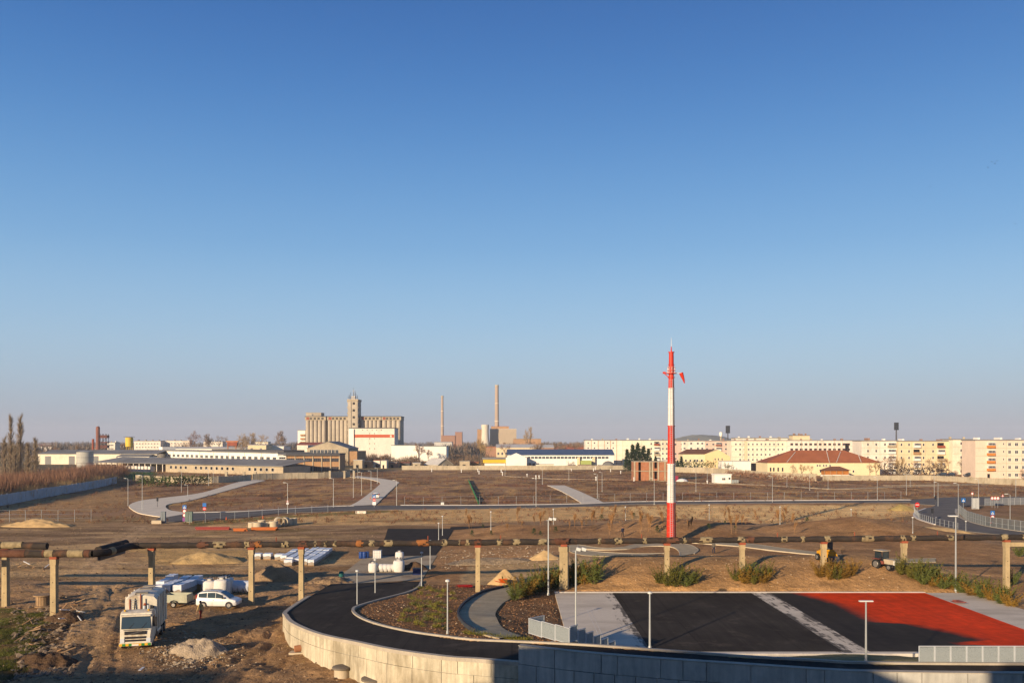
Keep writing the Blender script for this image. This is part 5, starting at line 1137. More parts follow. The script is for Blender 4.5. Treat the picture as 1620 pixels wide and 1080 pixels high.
def make_minivan(label, loc, rz, paint, group=None):
    t = thing('minivan', label, 'car', loc, rz, group)
    # lower body: stations along x (front = +x): (x, half width, sill z, shoulder z)
    st_ = [(-2.15, .70, .42, .92), (-2.10, .84, .30, 1.0), (-1.8, .90, .24, 1.02), (-.8, .91, .22, 1.0), (.4, .91, .22, .98), (1.1, .90, .22, .95), (1.6, .88, .24, .90), (1.95, .80, .28, .80), (2.13, .62, .36, .66)]
    R = []
    for x, w, a, b in st_: R.append([(x, -w * .92, a), (x, -w, a + .12), (x, -w, b - .14), (x, -w * .93, b), (x, w * .93, b), (x, w, b - .14), (x, w, a + .12), (x, w * .92, a)])
    loft(R).build('body', paint, t, 50)
    # greenhouse
    gh = [(-2.05, .72, .97, 1.0), (-1.95, .76, .97, 1.45), (-1.75, .74, .97, 1.58), (-1.0, .75, .96, 1.66), (-.2, .74, .95, 1.66), (.35, .72, .93, 1.58), (.85, .70, .92, 1.28), (1.35, .72, .90, .93)]
    R = []
    for x, w, a, b in gh: R.append([(x, -w * 1.14, a), (x, -w, b - .06), (x, -w * .9, b), (x, w * .9, b), (x, w, b - .06), (x, w * 1.14, a)])
    loft(R).build('cabin', paint, t, 40)
    for s_ in (-1, 1):
        for x0, x1, z0a, z1a, z0b, z1b in ((-1.85, -.98, 1.08, 1.46, 1.05, 1.56), (-.92, -.12, 1.05, 1.56, 1.04, 1.57), (-.06, .62, 1.04, 1.56, 1.02, 1.33)):
            yw = lambda z: s_ * (.86 - .115 * (z - .95) / .65 + .012)
            MB().add([(x0, yw(z0a), z0a), (x1, yw(z0b), z0b), (x1, yw(z1b), z1b), (x0, yw(z1a), z1a), (x0, yw(z0a) - s_ * .03, z0a), (x1, yw(z0b) - s_ * .03, z0b), (x1, yw(z1b) - s_ * .03, z1b), (x0, yw(z1a) - s_ * .03, z1a)], [(0, 1, 2, 3), (7, 6, 5, 4), (0, 4, 5, 1), (1, 5, 6, 2), (2, 6, 7, 3), (3, 7, 4, 0)]).build('side_window', car_glass, t)
        MB().lathe([(.05, 0), (.11, .04), (.11, .16), (.04, .2)], 8, (.72, s_ * 1.0, 1.0)).build('mirror', black_pl, t)
        MB().bb(1.72, 2.0, s_ * .74 - .13, s_ * .74 + .13, .62, .76).build('headlight', lamp_gl, t)
        MB().bb(-2.14, -2.06, s_ * .72 - .09, s_ * .72 + .09, .85, 1.35).build('tail_light', red_gl, t)
        MB().bb(-1.75, .1, s_ * .62 - .025, s_ * .62 + .025, 1.68, 1.72).build('roof_rail', black_pl, t)
        MB().bb(-.35, -.2, s_ * .915 - .012, s_ * .915 + .012, .82, .86).build('door_handle', black_pl, t)
        for x in (-1.32, 1.32): wheel(t, x, s_ * .80, .32, .22); MB().tube([(x, s_ * .903, .33), (x, s_ * .914, .33)], .37, 18).build('wheel_arch', black_pl, t)
    MB().add([(.36, -.66, 1.59), (.36, .66, 1.59), (.86, .64, 1.30), (.86, -.64, 1.30), (1.33, .70, .96), (1.33, -.70, .96)], [(0, 1, 2, 3), (3, 2, 4, 5)]).build('windscreen', car_glass, t).location = (.02, 0, .02)
    MB().bb(-2.13, -2.02, -.6, .6, 1.08, 1.42).build('rear_window', car_glass, t)
    MB().bb(2.02, 2.12, -.42, .42, .36, .5).build('grille', black_pl, t); MB().bb(2.1, 2.135, -.24, .24, .52, .62).build('number_plate', frame_w, t); MB().bb(-2.18, -2.14, -.24, .24, .62, .74).build('number_plate', frame_w, t)
    MB().bb(-2.16, -2.05, -.75, .75, .36, .55).build('bumper', paint, t)
    return t
cp_ = GT(343.5, 961)
van = make_minivan('dusty white minivan parked beside the trailer and white sacks', (cp_.x, cp_.y + .7, cp_.z), math.radians(-3), white_car)
c2_ = G(595, 788); o = dup(van, (c2_.x, c2_.y, .12), math.radians(100), 1, 'small white car driving away on the concrete gate road')
dark_car = mat('dark_car_paint', '2b2d33', .3, .05, 1, spec=.5)
for i, (px, lb) in enumerate(((1490, 'dark car parked behind the low wall below the ochre block'), (1503, 'dark car second from the left behind the low wall'), (1532, 'dark car parked by the small dark roof at the peach block'))):
    c_ = make_minivan(lb, ((px - CX) / F * 402, 402, .9), math.radians(170), dark_car)
# the trailer
tp = GT(279, 960); tr_ = thing('trailer', 'grey green single axle box trailer behind the white minivan', 'trailer', (tp.x, tp.y + .6, tp.z), math.radians(-3))
tm = mat('trailer_grey', 'a3a28c', .7, .12, 1.5, dirt=('7d7259', 1, .54, .5))
MB().bb(-1.3, 1.2, -.75, .75, .5, .78).build('bed', tm, tr_); 
for y_ in (-.75, .75): MB().bb(-1.3, 1.2, y_ - .03, y_ + .03, .785, 1.3).build('side_board', tm, tr_); 
for x in (-1.27, 1.17): MB().bb(x - .03, x + .03, -.715, .715, .785, 1.3).build('end_board', tm, tr_)
MB().tube([(1.2, -.3, .5), (2.2, 0, .45)], .04, 6).build('drawbar', dark_steel, tr_); MB().tube([(1.2, .3, .5), (2.2, 0, .45)], .04, 6).build('drawbar', dark_steel, tr_)
MB().tube([(2.1, 0, .1), (2.1, 0, .6)], .05, 6).build('jockey_wheel', dark_steel, tr_)
for y_ in (-.85, .85): wheel(tr_, -.15, y_, .3, .18); MB().tube([(-.55, y_, .45), (-.42, y_, .66), (-.15, y_, .74), (.12, y_, .66), (.25, y_, .45)], .05, 6).build('mudguard', black_pl, tr_)

# ------------------------------------------------------------------ the truck
f0 = GT(216, 1029); tz = f0.z
trk_white = mat('truck_white', 'cdc3ad', .5, .12, 1.5, streak=.14, dirt=('8f7552', .8, .52, .65), spec=.4)
ty = math.radians(-77); truck = thing('truck', 'dirty white lorry with a tall compactor body facing the camera', 'truck', (f0.x - 1.0, f0.y + 3.9, tz), ty)
cab = loft([[(x, -w, a), (x, -w, b), (x, -w * .94, c_), (x, w * .94, c_), (x, w, b), (x, w, a)] for x, w, a, b, c_ in ((1.85, 1.22, .95, 2.75, 2.85), (2.4, 1.24, .8, 2.85, 3.0), (3.2, 1.24, .55, 2.85, 3.02), (3.55, 1.22, .45, 2.72, 2.88), (3.72, 1.19, .42, 1.65, 1.7), (3.9, 1.16, .40, 1.5, 1.55), (3.98, 1.08, .42, .9, .95))]).build('cab', trk_white, truck, 35)
MB().add([(3.60, -1.08, 2.62), (3.60, 1.08, 2.62), (3.82, 1.1, 1.68), (3.82, -1.1, 1.68)], [(0, 1, 2, 3)]).build('windscreen', car_glass, truck)
MB().bb(3.55, 3.84, -1.12, 1.12, 2.66, 2.78).build('sun_visor', trk_white, truck)
for z_, h_ in ((1.25, .26), (.92, .17), (.70, .15)): MB().bb(3.86, 4.0, -.82, .82, z_, z_ + h_).build('grille', black_pl, truck)
MB().tube([(4.01, -.5, 1.27), (4.01, .5, 1.5)], .018, 5).build('grille_bar', rim_m, truck)
MB().bb(3.7, 4.06, -1.22, 1.22, .36, .58).build('bumper', trk_white, truck)
yel = mat('warning_yellow', 'd6a51c', .6, .05, 2); grn = mat('warning_green', '2e7a32', .6, .05, 2)
for i in range(10): MB().bb(4.062, 4.075, -1.2 + i * .24, -.98 + i * .24, .37, .55).build('warning_stripe', (yel, grn)[i % 2] if i in (0, 1, 2, 3, 7, 8, 9) else yel, truck)
MB().bb(4.076, 4.085, -.26, .26, .38, .49).build('number_plate', frame_w, truck)
for s_ in (-1, 1):
    MB().bb(3.9, 4.04, s_ * .98 - .16, s_ * .98 + .16, .62, .95).build('headlight', lamp_gl, truck)
    MB().bb(3.35, 3.5, s_ * 1.42 - .13, s_ * 1.42 + .13, 1.75, 2.5).build('mirror', black_pl, truck); MB().tube([(3.4, s_ * 1.2, 2.5), (3.42, s_ * 1.42, 2.48)], .03, 5).build('mirror_arm', black_pl, truck)
    MB().bb(2.55, 3.45, s_ * 1.246 - .01, s_ * 1.246 + .01, 1.75, 2.55).build('door_window', car_glass, truck)
    MB().bb(2.45, 2.48, s_ * 1.246 - .008, s_ * 1.246 + .008, .8, 2.6).build('door_seam', black_pl, truck)
    MB().bb(2.1, 2.9, s_ * 1.15 - .1, s_ * 1.15 + .1, .55, .8).build('step', black_pl, truck)
    for x in (3.0, -1.6, -2.9): wheel(truck, x, s_ * 1.05, .5, .32)
    MB().bb(-3.6, 3.4, s_ * .45 - .08, s_ * .45 + .08, .75, 1.0).build('chassis_rail', dark_steel, truck)
MB().tube([(-.6, 1.0, .75), (1.2, 1.0, .75)], .3, 12).build('fuel_tank', rim_m, truck, 40); MB().bb(-.6, 1.4, -1.15, -.6, .5, 1.05).build('battery_box', black_pl, truck)
# compactor body with raised curved front
def _sec(x, zb, zt, w=1.24): return [(x, -w, zb), (x, -w, zt - .38), (x, -w * .8, zt - .12), (x, -w * .3, zt), (x, w * .3, zt), (x, w * .8, zt - .12), (x, w, zt - .38), (x, w, zb)]
body = loft([_sec(1.5, 1.15, 3.95), _sec(1.2, 1.1, 4.08), _sec(-.6, 1.0, 4.1), _sec(-3.2, 1.0, 3.95), _sec(-3.9, 1.0, 3.3)]).build('body', trk_white, truck, 30)
MB().tube([(1.62, -.55, 1.4), (1.7, -.5, 2.4), (1.55, -.45, 3.6), (1.2, -.45, 4.15)], .05, 6).build('hydraulic_hose', black_pl, body); MB().tube([(1.62, .62, 1.4), (1.72, .6, 3.2)], .09, 8).build('hydraulic_ram', galv, body)
MB().bb(1.3, 1.8, -1.1, -.75, 1.25, 2.0).build('tool_box', mat('grimy_blue', '39506a', .6, .2, 2), body); MB().tube([(1.7, -.2, 1.3), (1.75, .0, 2.2), (1.7, .1, 2.35)], .07, 6).build('air_intake', black_pl, truck)
for x in (-.9, -2.1): MB().bb(x - .35, x + .35, -1.33, -1.245, 1.1, 1.5).build('locker', rust, body)
for x in (1.0, -1.0, -2.6): MB().bb(x - .3, x + .3, -.5, .5, 4.1, 4.16).build('roof_hatch', mat('grimy_steel', '8a8172', .7, .2, 2), body)
for s_ in (-1, 1): MB().tube([(3.3, s_ * .9, 3.03), (3.3, s_ * .9, 3.13)], .09, 8).build('beacon', yel if 'yel' in globals() else rust, truck)
for y_ in (-.5, .45): MB().tube([(3.84, y_, 1.72), (3.72, y_ + .38, 2.15)], .015, 4).build('wiper', black_pl, truck)
MB().bb(3.86, 3.93, -.9, .9, 1.56, 1.63).build('handrail', rim_m, truck)
for x in (.8, -.4, -1.6, -2.8): 
    for s_ in (-1, 1): MB().bb(x - .06, x + .06, s_ * 1.285 - .043, s_ * 1.285 + .043, 1.1, 3.8).build('rib', trk_white, body)
MB().bb(1.5, 1.72, -1.2, 1.2, 2.35, 2.5).build('bulkhead_beam', trk_white, body); MB().bb(1.503, 1.6, .28, .36, 1.2, 3.7).build('bulkhead_rib', trk_white, body)
MB().bb(1.503, 1.58, -.9, -.82, 1.2, 3.7).build('bulkhead_rib', rust, body); MB().bb(1.503, 1.6, -.06, .02, 2.0, 4.1).build('bulkhead_rib', rust, body)
for i in range(6): MB().bb(1.51, 1.6, -.75, -.35, 2.6 + i * .2, 2.63 + i * .2).build('ladder_rung', galv, body)
MB().bb(1.51, 1.75, .75, 1.0, 2.7, 3.1).build('hatch', black_pl, body)
MB().tube([(1.62, .3, 1.2), (1.66, .3, 3.15)], .11, 10).build('exhaust_stack', galv, truck, 40); MB().tube([(1.66, .3, 3.15), (1.6, .36, 3.3)], .12, 10).build('exhaust_tip', rust, truck)
MB().bb(-4.25, -3.92, -1.2, 1.2, .9, 3.5).build('tailgate', mat('rust_brown_steel', '5d4434', .8, .2, 1), truck)

# ------------------------------------------------------------------ materials stacked on site
wrap = mat('white_shrink_wrap', 'c9ccd0', .35, .10, 3, .02, 5, spec=.5); paver = mat('grey_pavers', '9a8d7c', .9, .15, 3)
paver_t = mat('tan_pavers', 'a37a4f', .9, .15, 3)
def pallet_stack(loc, rz, label, h=.85, top=True, m=paver, group=None):
    t = thing('paver_pallet', label, 'pallet', loc, rz, group)
    for y_ in (-.4, 0, .4): MB().bb(-.5, .5, y_ - .05, y_ + .05, 0, .1).build('bearer', brownc, t)
    for z_ in range(4): MB().bb(-.5, .5, -.5, .5, .11 + z_ * h * .22, .11 + (z_ + 1) * h * .22 - .012).build('paver_layer', m, t)
    zt = .11 + 4 * h * .22
    vs = []; n_ = 5
    for i in range(n_):
        for j in range(n_): vs.append((-.53 + 1.06 * i / 4, -.53 + 1.06 * j / 4, zt + .02 + .05 * rnd.random()))
    fs = [(i * n_ + j, (i + 1) * n_ + j, (i + 1) * n_ + j + 1, i * n_ + j + 1) for i in range(4) for j in range(4)]
    ring = [i * n_ for i in range(n_)] + [4 * n_ + j for j in range(1, n_)] + [i * n_ + 4 for i in range(3, -1, -1)] + [j for j in range(3, 0, -1)]
    o_ = len(vs); vs += [(vs[k_][0] * 1.005, vs[k_][1] * 1.005, zt - .22 - .18 * rnd.random()) for k_ in ring]
    L_ = len(ring); fs += [(ring[i], o_ + i, o_ + (i + 1) % L_, ring[(i + 1) % L_]) for i in range(L_)]
    MB().add(vs, fs).build('wrap', wrap, t); return t
rows = [((376 - 112, 941), 4, 'first'), ((290, 945), 5, 'second'), ((313, 947), 5, 'third')]
protos = []
def grid_pallets(pxs, labels, grp, m=paver): pass
base_pal = None
for ri_, (px, py, n_, lb) in enumerate(((250, 938, 4, 'left'), (265, 943, 5, 'middle'), (284, 943, 5, 'right'))):
    a = GT(px, py)
    for k_ in range(n_):
        x, y_ = a.x - .08 * k_, a.y + 1.55 * k_
        lab = f'wrapped paver pallet in the {lb} row behind the trailer, ' + ['nearest the trailer', 'second from the front', 'third from the front', 'fourth from the front', 'at the back'][k_]
        if base_pal is None: base_pal = pallet_stack((x, y_, h1(x, y_)), .03, lab, group='pallets behind the trailer')
        else: dup(base_pal, (x, y_, h1(x, y_)), rnd.uniform(-.05, .05), (.9, 1.4, 1.5), lab)
a = GT(317, 933); pallet_stack((a.x, a.y, a.z), .05, 'wrapped tan block pallet left of the white sacks', 1.2, m=paver_t)
pg = 0
for (px, py, n_, lb) in ((408, 884, 1, 'a'), (424, 884, 1, 'b'), (442, 885, 1, 'c'), (452, 886, 3, 'd'), (462, 889, 4, 'e'), (473, 891, 5, 'f'), (484, 892, 5, 'g'), (495, 893, 5, 'h'), (457, 894, 1, 'i')):
    a = GT(px, py)
    for k_ in range(n_):
        x, y_ = a.x - .05 * k_, a.y + 2.7 * k_; pg += 1
        ordn = {'a': 'leftmost lone', 'b': 'second lone', 'c': 'third lone', 'd': 'short row', 'e': 'first full row', 'f': 'second full row', 'g': 'third full row', 'h': 'rightmost full row', 'i': 'front stray'}[lb]
        dup(base_pal, (x, y_, h1(x, y_)), rnd.uniform(-.05, .05), (.82 if n_ > 1 else 1.05, 2.3 if n_ > 1 else 1.1, .95), f'white wrapped pallet behind the pipeline, {ordn}' + ('' if n_ == 1 else ', ' + ['front one', 'second one', 'third one', 'fourth one', 'rear one'][k_]))
# big bags
sack = mat('white_woven_sack', 'cfcac0', .7, .08, 3, .03, 5)
def big_bag(loc, label, s=1.0, lying=False, rz=0.0):
    t = thing('bulk_bag', label, 'sack', loc, rz)
    prof = [(.30, 0), (.46, .04), (.52, .3), (.54, .65), (.53, .95), (.50, 1.05), (.36, 1.12), (.22, 1.14), (.16, 1.2), (.26, 1.27)]
    n_ = 14; vs = []; fs = []
    for r_, z_ in prof:
        for k_ in range(n_):
            an = 2 * math.pi * k_ / n_; sq = 1 / max(abs(math.cos(an)), abs(math.sin(an))) ** .5; q = r_ * sq * (1 + rnd.uniform(-.05, .05)); vs.append((q * math.cos(an) * s, q * math.sin(an) * s, z_ * s))
    for i in range(len(prof) - 1):
        for k_ in range(n_): fs.append((i * n_ + k_, i * n_ + (k_ + 1) % n_, (i + 1) * n_ + (k_ + 1) % n_, (i + 1) * n_ + k_))
    fs += [tuple(range(n_ - 1, -1, -1)), tuple(range((len(prof) - 1) * n_, len(prof) * n_))]
    b_ = MB().add(vs, fs).build('bag', sack, t, 60)
    for k_ in range(4):
        an = math.pi / 4 + k_ * math.pi / 2; c_, s__ = math.cos(an) * .42 * s, math.sin(an) * .42 * s
        MB().tube([(c_, s__, 1.0 * s), (c_ * .9, s__ * .9, 1.35 * s), (c_ * .4, s__ * .4, 1.4 * s), (c_ * .6, s__ * .6, 1.1 * s)], .03, 4).build('lifting_loop', black_pl, t)
    if lying: b_.rotation_euler = (math.radians(80), 0, 0); b_.location = (0, .6, .5)
    return t
for px, py, s_, lb in ((332, 941, 1.45, 'front left white bulk sack behind the minivan'), (351, 942, 1.6, 'front right white bulk sack behind the minivan'), (358, 937, 1.5, 'rear white bulk sack behind the minivan')): big_bag(GT(px, py), lb, s_)
def bale(px, py, L, r, rz, label, m=sack):
    a = GT(px, py); t = thing('plastic_bale', label, 'bale', a, rz)
    for k_ in range(5):
        x0 = -L / 2 + L * k_ / 5; MB().tube([(x0, 0, r * .9), (x0 + .05, 0, r * .92), (x0 + L / 5 - .05, 0, r * .92), (x0 + L / 5, 0, r * .9)], [r * .9, r * (1 - .03 * k_), r * (1 - .03 * k_), r * (.9 - .02 * k_)], 14).build('roll', m, t, 50)
    return t
bale(374, 937, 2.9, .75, .05, 'pile of white plastic rolls lying right of the bulk sacks', wrap)
big_bag(GT(590, 905), 'round white bulk sack slumped on the gravel road', 1.1)
big_bag(GT(631, 904), 'upright tall white bulk sack on the gravel road', 1.35); big_bag(GT(632, 886), 'white bulk sack with open top behind the tall one', 1.1)
bale(616, 904, 2.6, .55, .1, 'white sacks lying in a row left of the upright sack')
# barrels, container
blue = mat('blue_plastic', '1c3d7a', .4, .08, 2, spec=.5)
for i, (px, py) in enumerate(((571, 883), (576.5, 883), (581, 882.5))):
    t = thing('barrel', ['leftmost', 'middle', 'rightmost'][i] + ' blue plastic barrel beside the caged container', 'barrel', GT(px, py, .02), 0, 'blue barrels'); MB().lathe([(.26, 0), (.3, .05), (.31, .3), (.29, .32), (.31, .34), (.31, .62), (.29, .64), (.31, .66), (.3, .9), (.25, .95)], 14).build('drum', blue, t, 40); MB().lathe([(.08, .95), (.08, .99)], 8, (.1, 0, 0)).build('bung', black_pl, t)
t = thing('liquid_container', 'white caged liquid container on the black road edge', 'container', GT(597, 882.5, .02)); MB().bb(-.55, .55, -.45, .45, .15, 1.1).build('tank', frame_w, t); MB().bb(-.6, .6, -.5, .5, 0, .13).build('pallet', galv, t)
for x in np.linspace(-.58, .58, 6): MB().tube([(x, -.5, .13), (x, -.5, 1.18), (x, .5, 1.18), (x, .5, .13)], .015, 4).build('cage_bar', galv, t)
for z_ in (.4, .75, 1.15): MB().tube([(-.6, -.5, z_), (.6, -.5, z_)], .015, 4).build('cage_bar', galv, t)
o = thing('crate', 'dark blue crate at the right side of the gravel road', 'crate', GT(661, 909, .02)); MB().bb(-.6, .6, -.4, .4, 0, .8).build('box', mat('navy_plastic', '1d2a55', .6, .1, 2), o); MB().bb(-.63, .63, -.43, .43, .8, .86).build('lid', black_pl, o)
tag(MB().lathe([(.3, 0), (.33, .4), (.28, .75), (.1, .8)], 10).build('waste_bin', mat('teal_plastic', '1f5a55', .6, .1, 2), None, 40, GT(540, 913)), 'small teal bin at the outer edge of the ramp head', 'bin')
# concrete rings and pipes by the road
cr = mat('precast_ring', 'b5a68c', .9, .12, 1.5)
def ring(loc, r, h, rz, tilt, label, grp): 
    prof = [(r * .8, 0), (r, 0), (r, h), (r * .8, h), (r * .8, 0)]; n_ = 18
    vs = [(rr_ * math.cos(2 * math.pi * k_ / n_), rr_ * math.sin(2 * math.pi * k_ / n_), z_) for rr_, z_ in prof[:4] for k_ in range(n_)]
    fs = [(i * n_ + k_, i * n_ + (k_ + 1) % n_, ((i + 1) % 4) * n_ + (k_ + 1) % n_, ((i + 1) % 4) * n_ + k_) for i in range(4) for k_ in range(n_)]
    o_ = MB().add(vs, fs).build('concrete_ring', cr, None, 40, loc); o_.rotation_euler = (tilt, 0, rz)
    if tilt: o_.location.z += r
    return tag(o_, label, 'ring', grp)
for i, (px, py) in enumerate(((399, 834), (408, 835.5), (414, 832), (418, 834.5), (427, 832.5), (433, 834), (440, 831.5), (449, 832), (457, 830), (464, 829))):
    ring(GT(px, py), rnd.uniform(.75, .95), rnd.uniform(.9, 1.3), rnd.uniform(0, 3), 1.57 if i in (6, 7) else 0, 'precast concrete ring standing among others by the orange pipes' if i not in (6, 7) else ('precast concrete ring lying on its side, ' + ('left one' if i == 6 else 'right one')), 'concrete rings beside the road')
for nm, m_, px0, px1, py, n_, lb in (('pipe_bundle', mat('orange_pipe', 'b0622c', .5, .1, 2), 396, 441, 838.5, 5, 'bundle of orange plastic pipes lying before the concrete rings'), ('pipe_bundle', mat('orange_pipe', 'b0622c', .5, .1, 2), 368, 391, 840, 4, 'short bundle of orange pipes left of the long one'), ('pipe_bundle', mat('dull_red_pipe', '8a3c34', .6, .12, 2), 308, 366, 838, 5, 'bundle of dull red pipes lying on the dirt by the road')):
    a, b = GT(px0, py), GT(px1, py); t = thing(nm, lb, 'pipes', (a.x, a.y, a.z)); L_ = b.x - a.x
    for k_ in range(n_): MB().tube([(rnd.uniform(0, .4), (k_ % 3) * .34, .16 + .28 * (k_ // 3)), (L_ - rnd.uniform(0, .6), (k_ % 3) * .34, .16 + .28 * (k_ // 3))], .16, 8).build('pipe', m_, t, 40)
# heaps
def heap(px, py, wpx, hpx, label, m, name='soil_pile', seed=0, dy=.6, rough=.10, tri=False):
    a = GT(px, py); s_ = a.y / F; rx = wpx / 2 * s_; ry = rx * dy; hh_ = hpx * s_; n_ = 40; vs = []; fs = []
    gx, gy = np.meshgrid(np.linspace(-1.15, 1.15, n_), np.linspace(-1.15, 1.15, n_)); q = np.hypot(gx, gy) + .22 * fbm(gx + seed * 7, gy, 1.3, 3, seed)
    prof = np.clip(1 - q, 0, 1); z_ = hh_ * (prof ** (.9 if tri else .75)) * (1 if tri else 1.02) + rough * fbm(gx * rx, gy * ry, 1.1, 4, seed + 3) * np.minimum(1, prof * 5)
    X_ = a.x + gx * rx; Y_ = a.y + ry + gy * ry; Z_ = hgt(X_, Y_) + z_ - np.where(prof <= 0, .25, 0.0)
    vs = np.stack([X_, Y_, Z_], -1).reshape(-1, 3) - np.array([a.x, a.y + ry, 0])
    fs = [(i * n_ + j, i * n_ + j + 1, (i + 1) * n_ + j + 1, (i + 1) * n_ + j) for i in range(n_ - 1) for j in range(n_ - 1)]
    mb = MB(); mb.v = [tuple(v) for v in vs]; mb.f = fs
    return tag(mb.build(name, m, None, 80, (a.x, a.y + ry, 0)), label, 'pile')
sand = mat('sand', 'b3966a', .95, .15, 1.2, .03, 10, spec=.1); soil_p = mat('heaped_soil', '93795a', .95, .3, 1.0, .16, 4, spec=.1); grav_p = mat('heaped_gravel', 'a08f78', .95, .35, 2.5, .12, 9, spec=.1); dsoil = mat('dark_soil', '5b4735', .95, .3, 1.2, .15, 5, spec=.1)
heap(303, 1041, 92, 27, 'grey brown gravel pile beside the lorry', grav_p, 'gravel_pile', 1, .6, .45)
heap(430, 921, 88, 27, 'brown soil heap between the two pipe pillars', soil_p, 'soil_pile', 2, .6, .25)
heap(318, 892, 120, 17, 'low tan soil bank under the pipeline', mat('tan_soil', 'a58a5e', .95, .25, 1, .1, 5), 'soil_pile', 3, .5, .3)
heap(798, 925, 52, 24, 'sharp sand pile beside the gravel path', sand, 'sand_pile', 4, .6, .05, True)
heap(862, 886, 52, 16, 'small sand pile behind the lamp post in the hedge', sand, 'sand_pile', 5, .6, .08, True)
heap(55, 834, 112, 12, 'long tan sand bank below the wire fence', sand, 'sand_pile', 6, .3, .3)
heap(655, 903, 46, 15, 'dark soil heap right of the white sacks', dsoil, 'soil_pile', 7, .6, .3)
heap(775, 893, 150, 9, 'rubble bank behind the sand piles', mat('rubble', '8a7860', .95, .4, 2.5, .2, 6), 'rubble_pile', 8, .3, .35)
heap(1432, 808, 46, 10, 'small earth mound left of the right junction', mat('olive_soil', '94804f', .95, .15, 1), 'soil_pile', 9, .6, .1)
heap(1505, 842, 95, 6, 'low sand ridge along the right junction', sand, 'sand_pile', 10, .3, .2)
heap(1480, 905, 90, 8, 'spoil heap behind the right hedge', soil_p, 'soil_pile', 11, .5, .3)
heap(90, 985, 60, 14, 'dark debris bank at the foot of the cable drum', dsoil, 'debris_pile', 12, .8, .5)
heap(60, 1060, 95, 14, 'dark rubble bank at the lower left edge', dsoil, 'debris_pile', 13, .7, .5)
heap(520, 925, 75, 6, 'low churned soil ridge outside the ramp head', soil_p, 'soil_pile', 14, .9, .5)
# cable drum
a = GT(68, 958); t = thing('cable_drum', 'wooden cable drum lying flat beside the left pillar', 'cable drum', a); wd_m = mat('old_timber', '94795a', .9, .2, 2, streak=.2)
MB().lathe([(.95, 0), (.95, .1)], 20).build('flange', wd_m, t); MB().lathe([(.95, 1.1), (.95, 1.2)], 20).build('flange', wd_m, t)
for k_ in range(16):
    an = 2 * math.pi * k_ / 16; MB().box((.62 * math.cos(an), .62 * math.sin(an), .6), (.07, .22, .99), an).build('stave', wd_m, t)
# debris planks, broken timber, stones
for i in range(46):
    if i < 26: px, py = rnd.uniform(88, 128), rnd.uniform(945, 985)
    elif i < 36: px, py = rnd.uniform(25, 80), rnd.uniform(890, 905)
    else: px, py = rnd.uniform(20, 110), rnd.uniform(985, 1050)
    p_ = GT(px, py, .25); o = MB().box((0, 0, 0), (rnd.uniform(.6, 1.9), rnd.uniform(.08, .2), .06)).build('plank', (wd_m, brownc, frame_w)[i % 7 == 0 and 2 or i % 2], None, None, p_)
    o.rotation_euler = (rnd.uniform(-.4, .4), rnd.uniform(-.4, .4), rnd.uniform(0, 3.1)); tag(o, ('broken plank in the debris beside the left pillar', 'broken plank in the timber pile under the left pipe', 'broken plank on the dark lower left bank')[0 if i < 26 else 1 if i < 36 else 2], 'plank', ('planks by the left pillar', 'planks under the left pipe', 'planks on the lower left bank')[0 if i < 26 else 1 if i < 36 else 2])
# manholes at the wall foot
for px, py, r_, lb in ((541, 1069, .7, 'round concrete manhole with a leaning cover at the wall foot'), (593, 1087, .95, 'large round manhole cover at the bottom edge by the wall'), (726, 1088, .85, 'dark manhole with a pale lid at the bottom edge')):
    a = GT(px, py); t = thing('manhole', lb, 'manhole', (a.x, a.y, a.z)); MB().lathe([(r_ * .8, -.2), (r_ * .8, .55)], 20).build('shaft', black_pl if px == 726 else cr, t, 40)
    MB().lathe([(r_, .56), (r_, .68), (r_ * .9, .72)], 20).build('cover', black_pl if px == 726 else mat('cast_cover', '6d6458', .9, .2, 2), t, 40)
    if px == 726: MB().lathe([(r_ * .5, .725), (r_ * .5, .78)], 16, (-.1, 0, 0)).build('lid', frame_w, t)
a = GT(470, 1032); t = thing('drain_pipe', 'short clay drain outlet at the foot of the curved wall', 'drain', a); MB().tube([(-.2, 0, .3), (.5, .3, .35)], .28, 12).build('pipe', mat('clay_pipe', '9a6a4a', .8, .15, 3), t); MB().bb(-.6, .6, -.3, .5, -.1, .06).build('sill', cr, t)
tag(MB().box((0, 0, .06), (.18, .95, .05), .1).build('timber_block', frame_w, None, None, GT(224, 1060, .1)), 'pale short board lying on the dirt in the shade before the lorry', 'board')
# wheelbarrow
a = GT(796, 926); t = thing('wheelbarrow', 'orange wheelbarrow tipped by the sand pile', 'wheelbarrow', a, .3); orm = mat('orange_paint', 'c9581c', .5, .1, 2)
MB().add([(-.5, -.32, .75), (.5, -.32, .75), (.5, .32, .75), (-.5, .32, .75), (-.28, -.2, .38), (.3, -.2, .38), (.3, .2, .38), (-.28, .2, .38)], [(0, 1, 5, 4), (1, 2, 6, 5), (2, 3, 7, 6), (3, 0, 4, 7), (4, 5, 6, 7)]).build('tray', orm, t)
for s_ in (-.25, .25): MB().tube([(.75, 0, .2), (-.2, s_, .38), (-1.0, s_, .6)], .025, 5).build('handle', orm, t); MB().tube([(-.2, s_, .38), (-.3, s_, 0)], .025, 5).build('leg', orm, t)
MB().tube([(.75, -.05, .2), (.75, .05, .2)], .2, 12).build('wheel', tyre_m, t)
o = MB().add([(rnd.uniform(-1.2, 1.2), rnd.uniform(-.5, .5), .12 + .3 * rnd.random()) for _ in range(24)], [(i, i + 1, i + 2) for i in range(0, 22)]).build('red_netting', mat('red_net', 'a8241c', .8, .2, 2), None, None, GT(732, 930)); tag(o, 'crumpled red safety netting in the planted bed', 'netting')
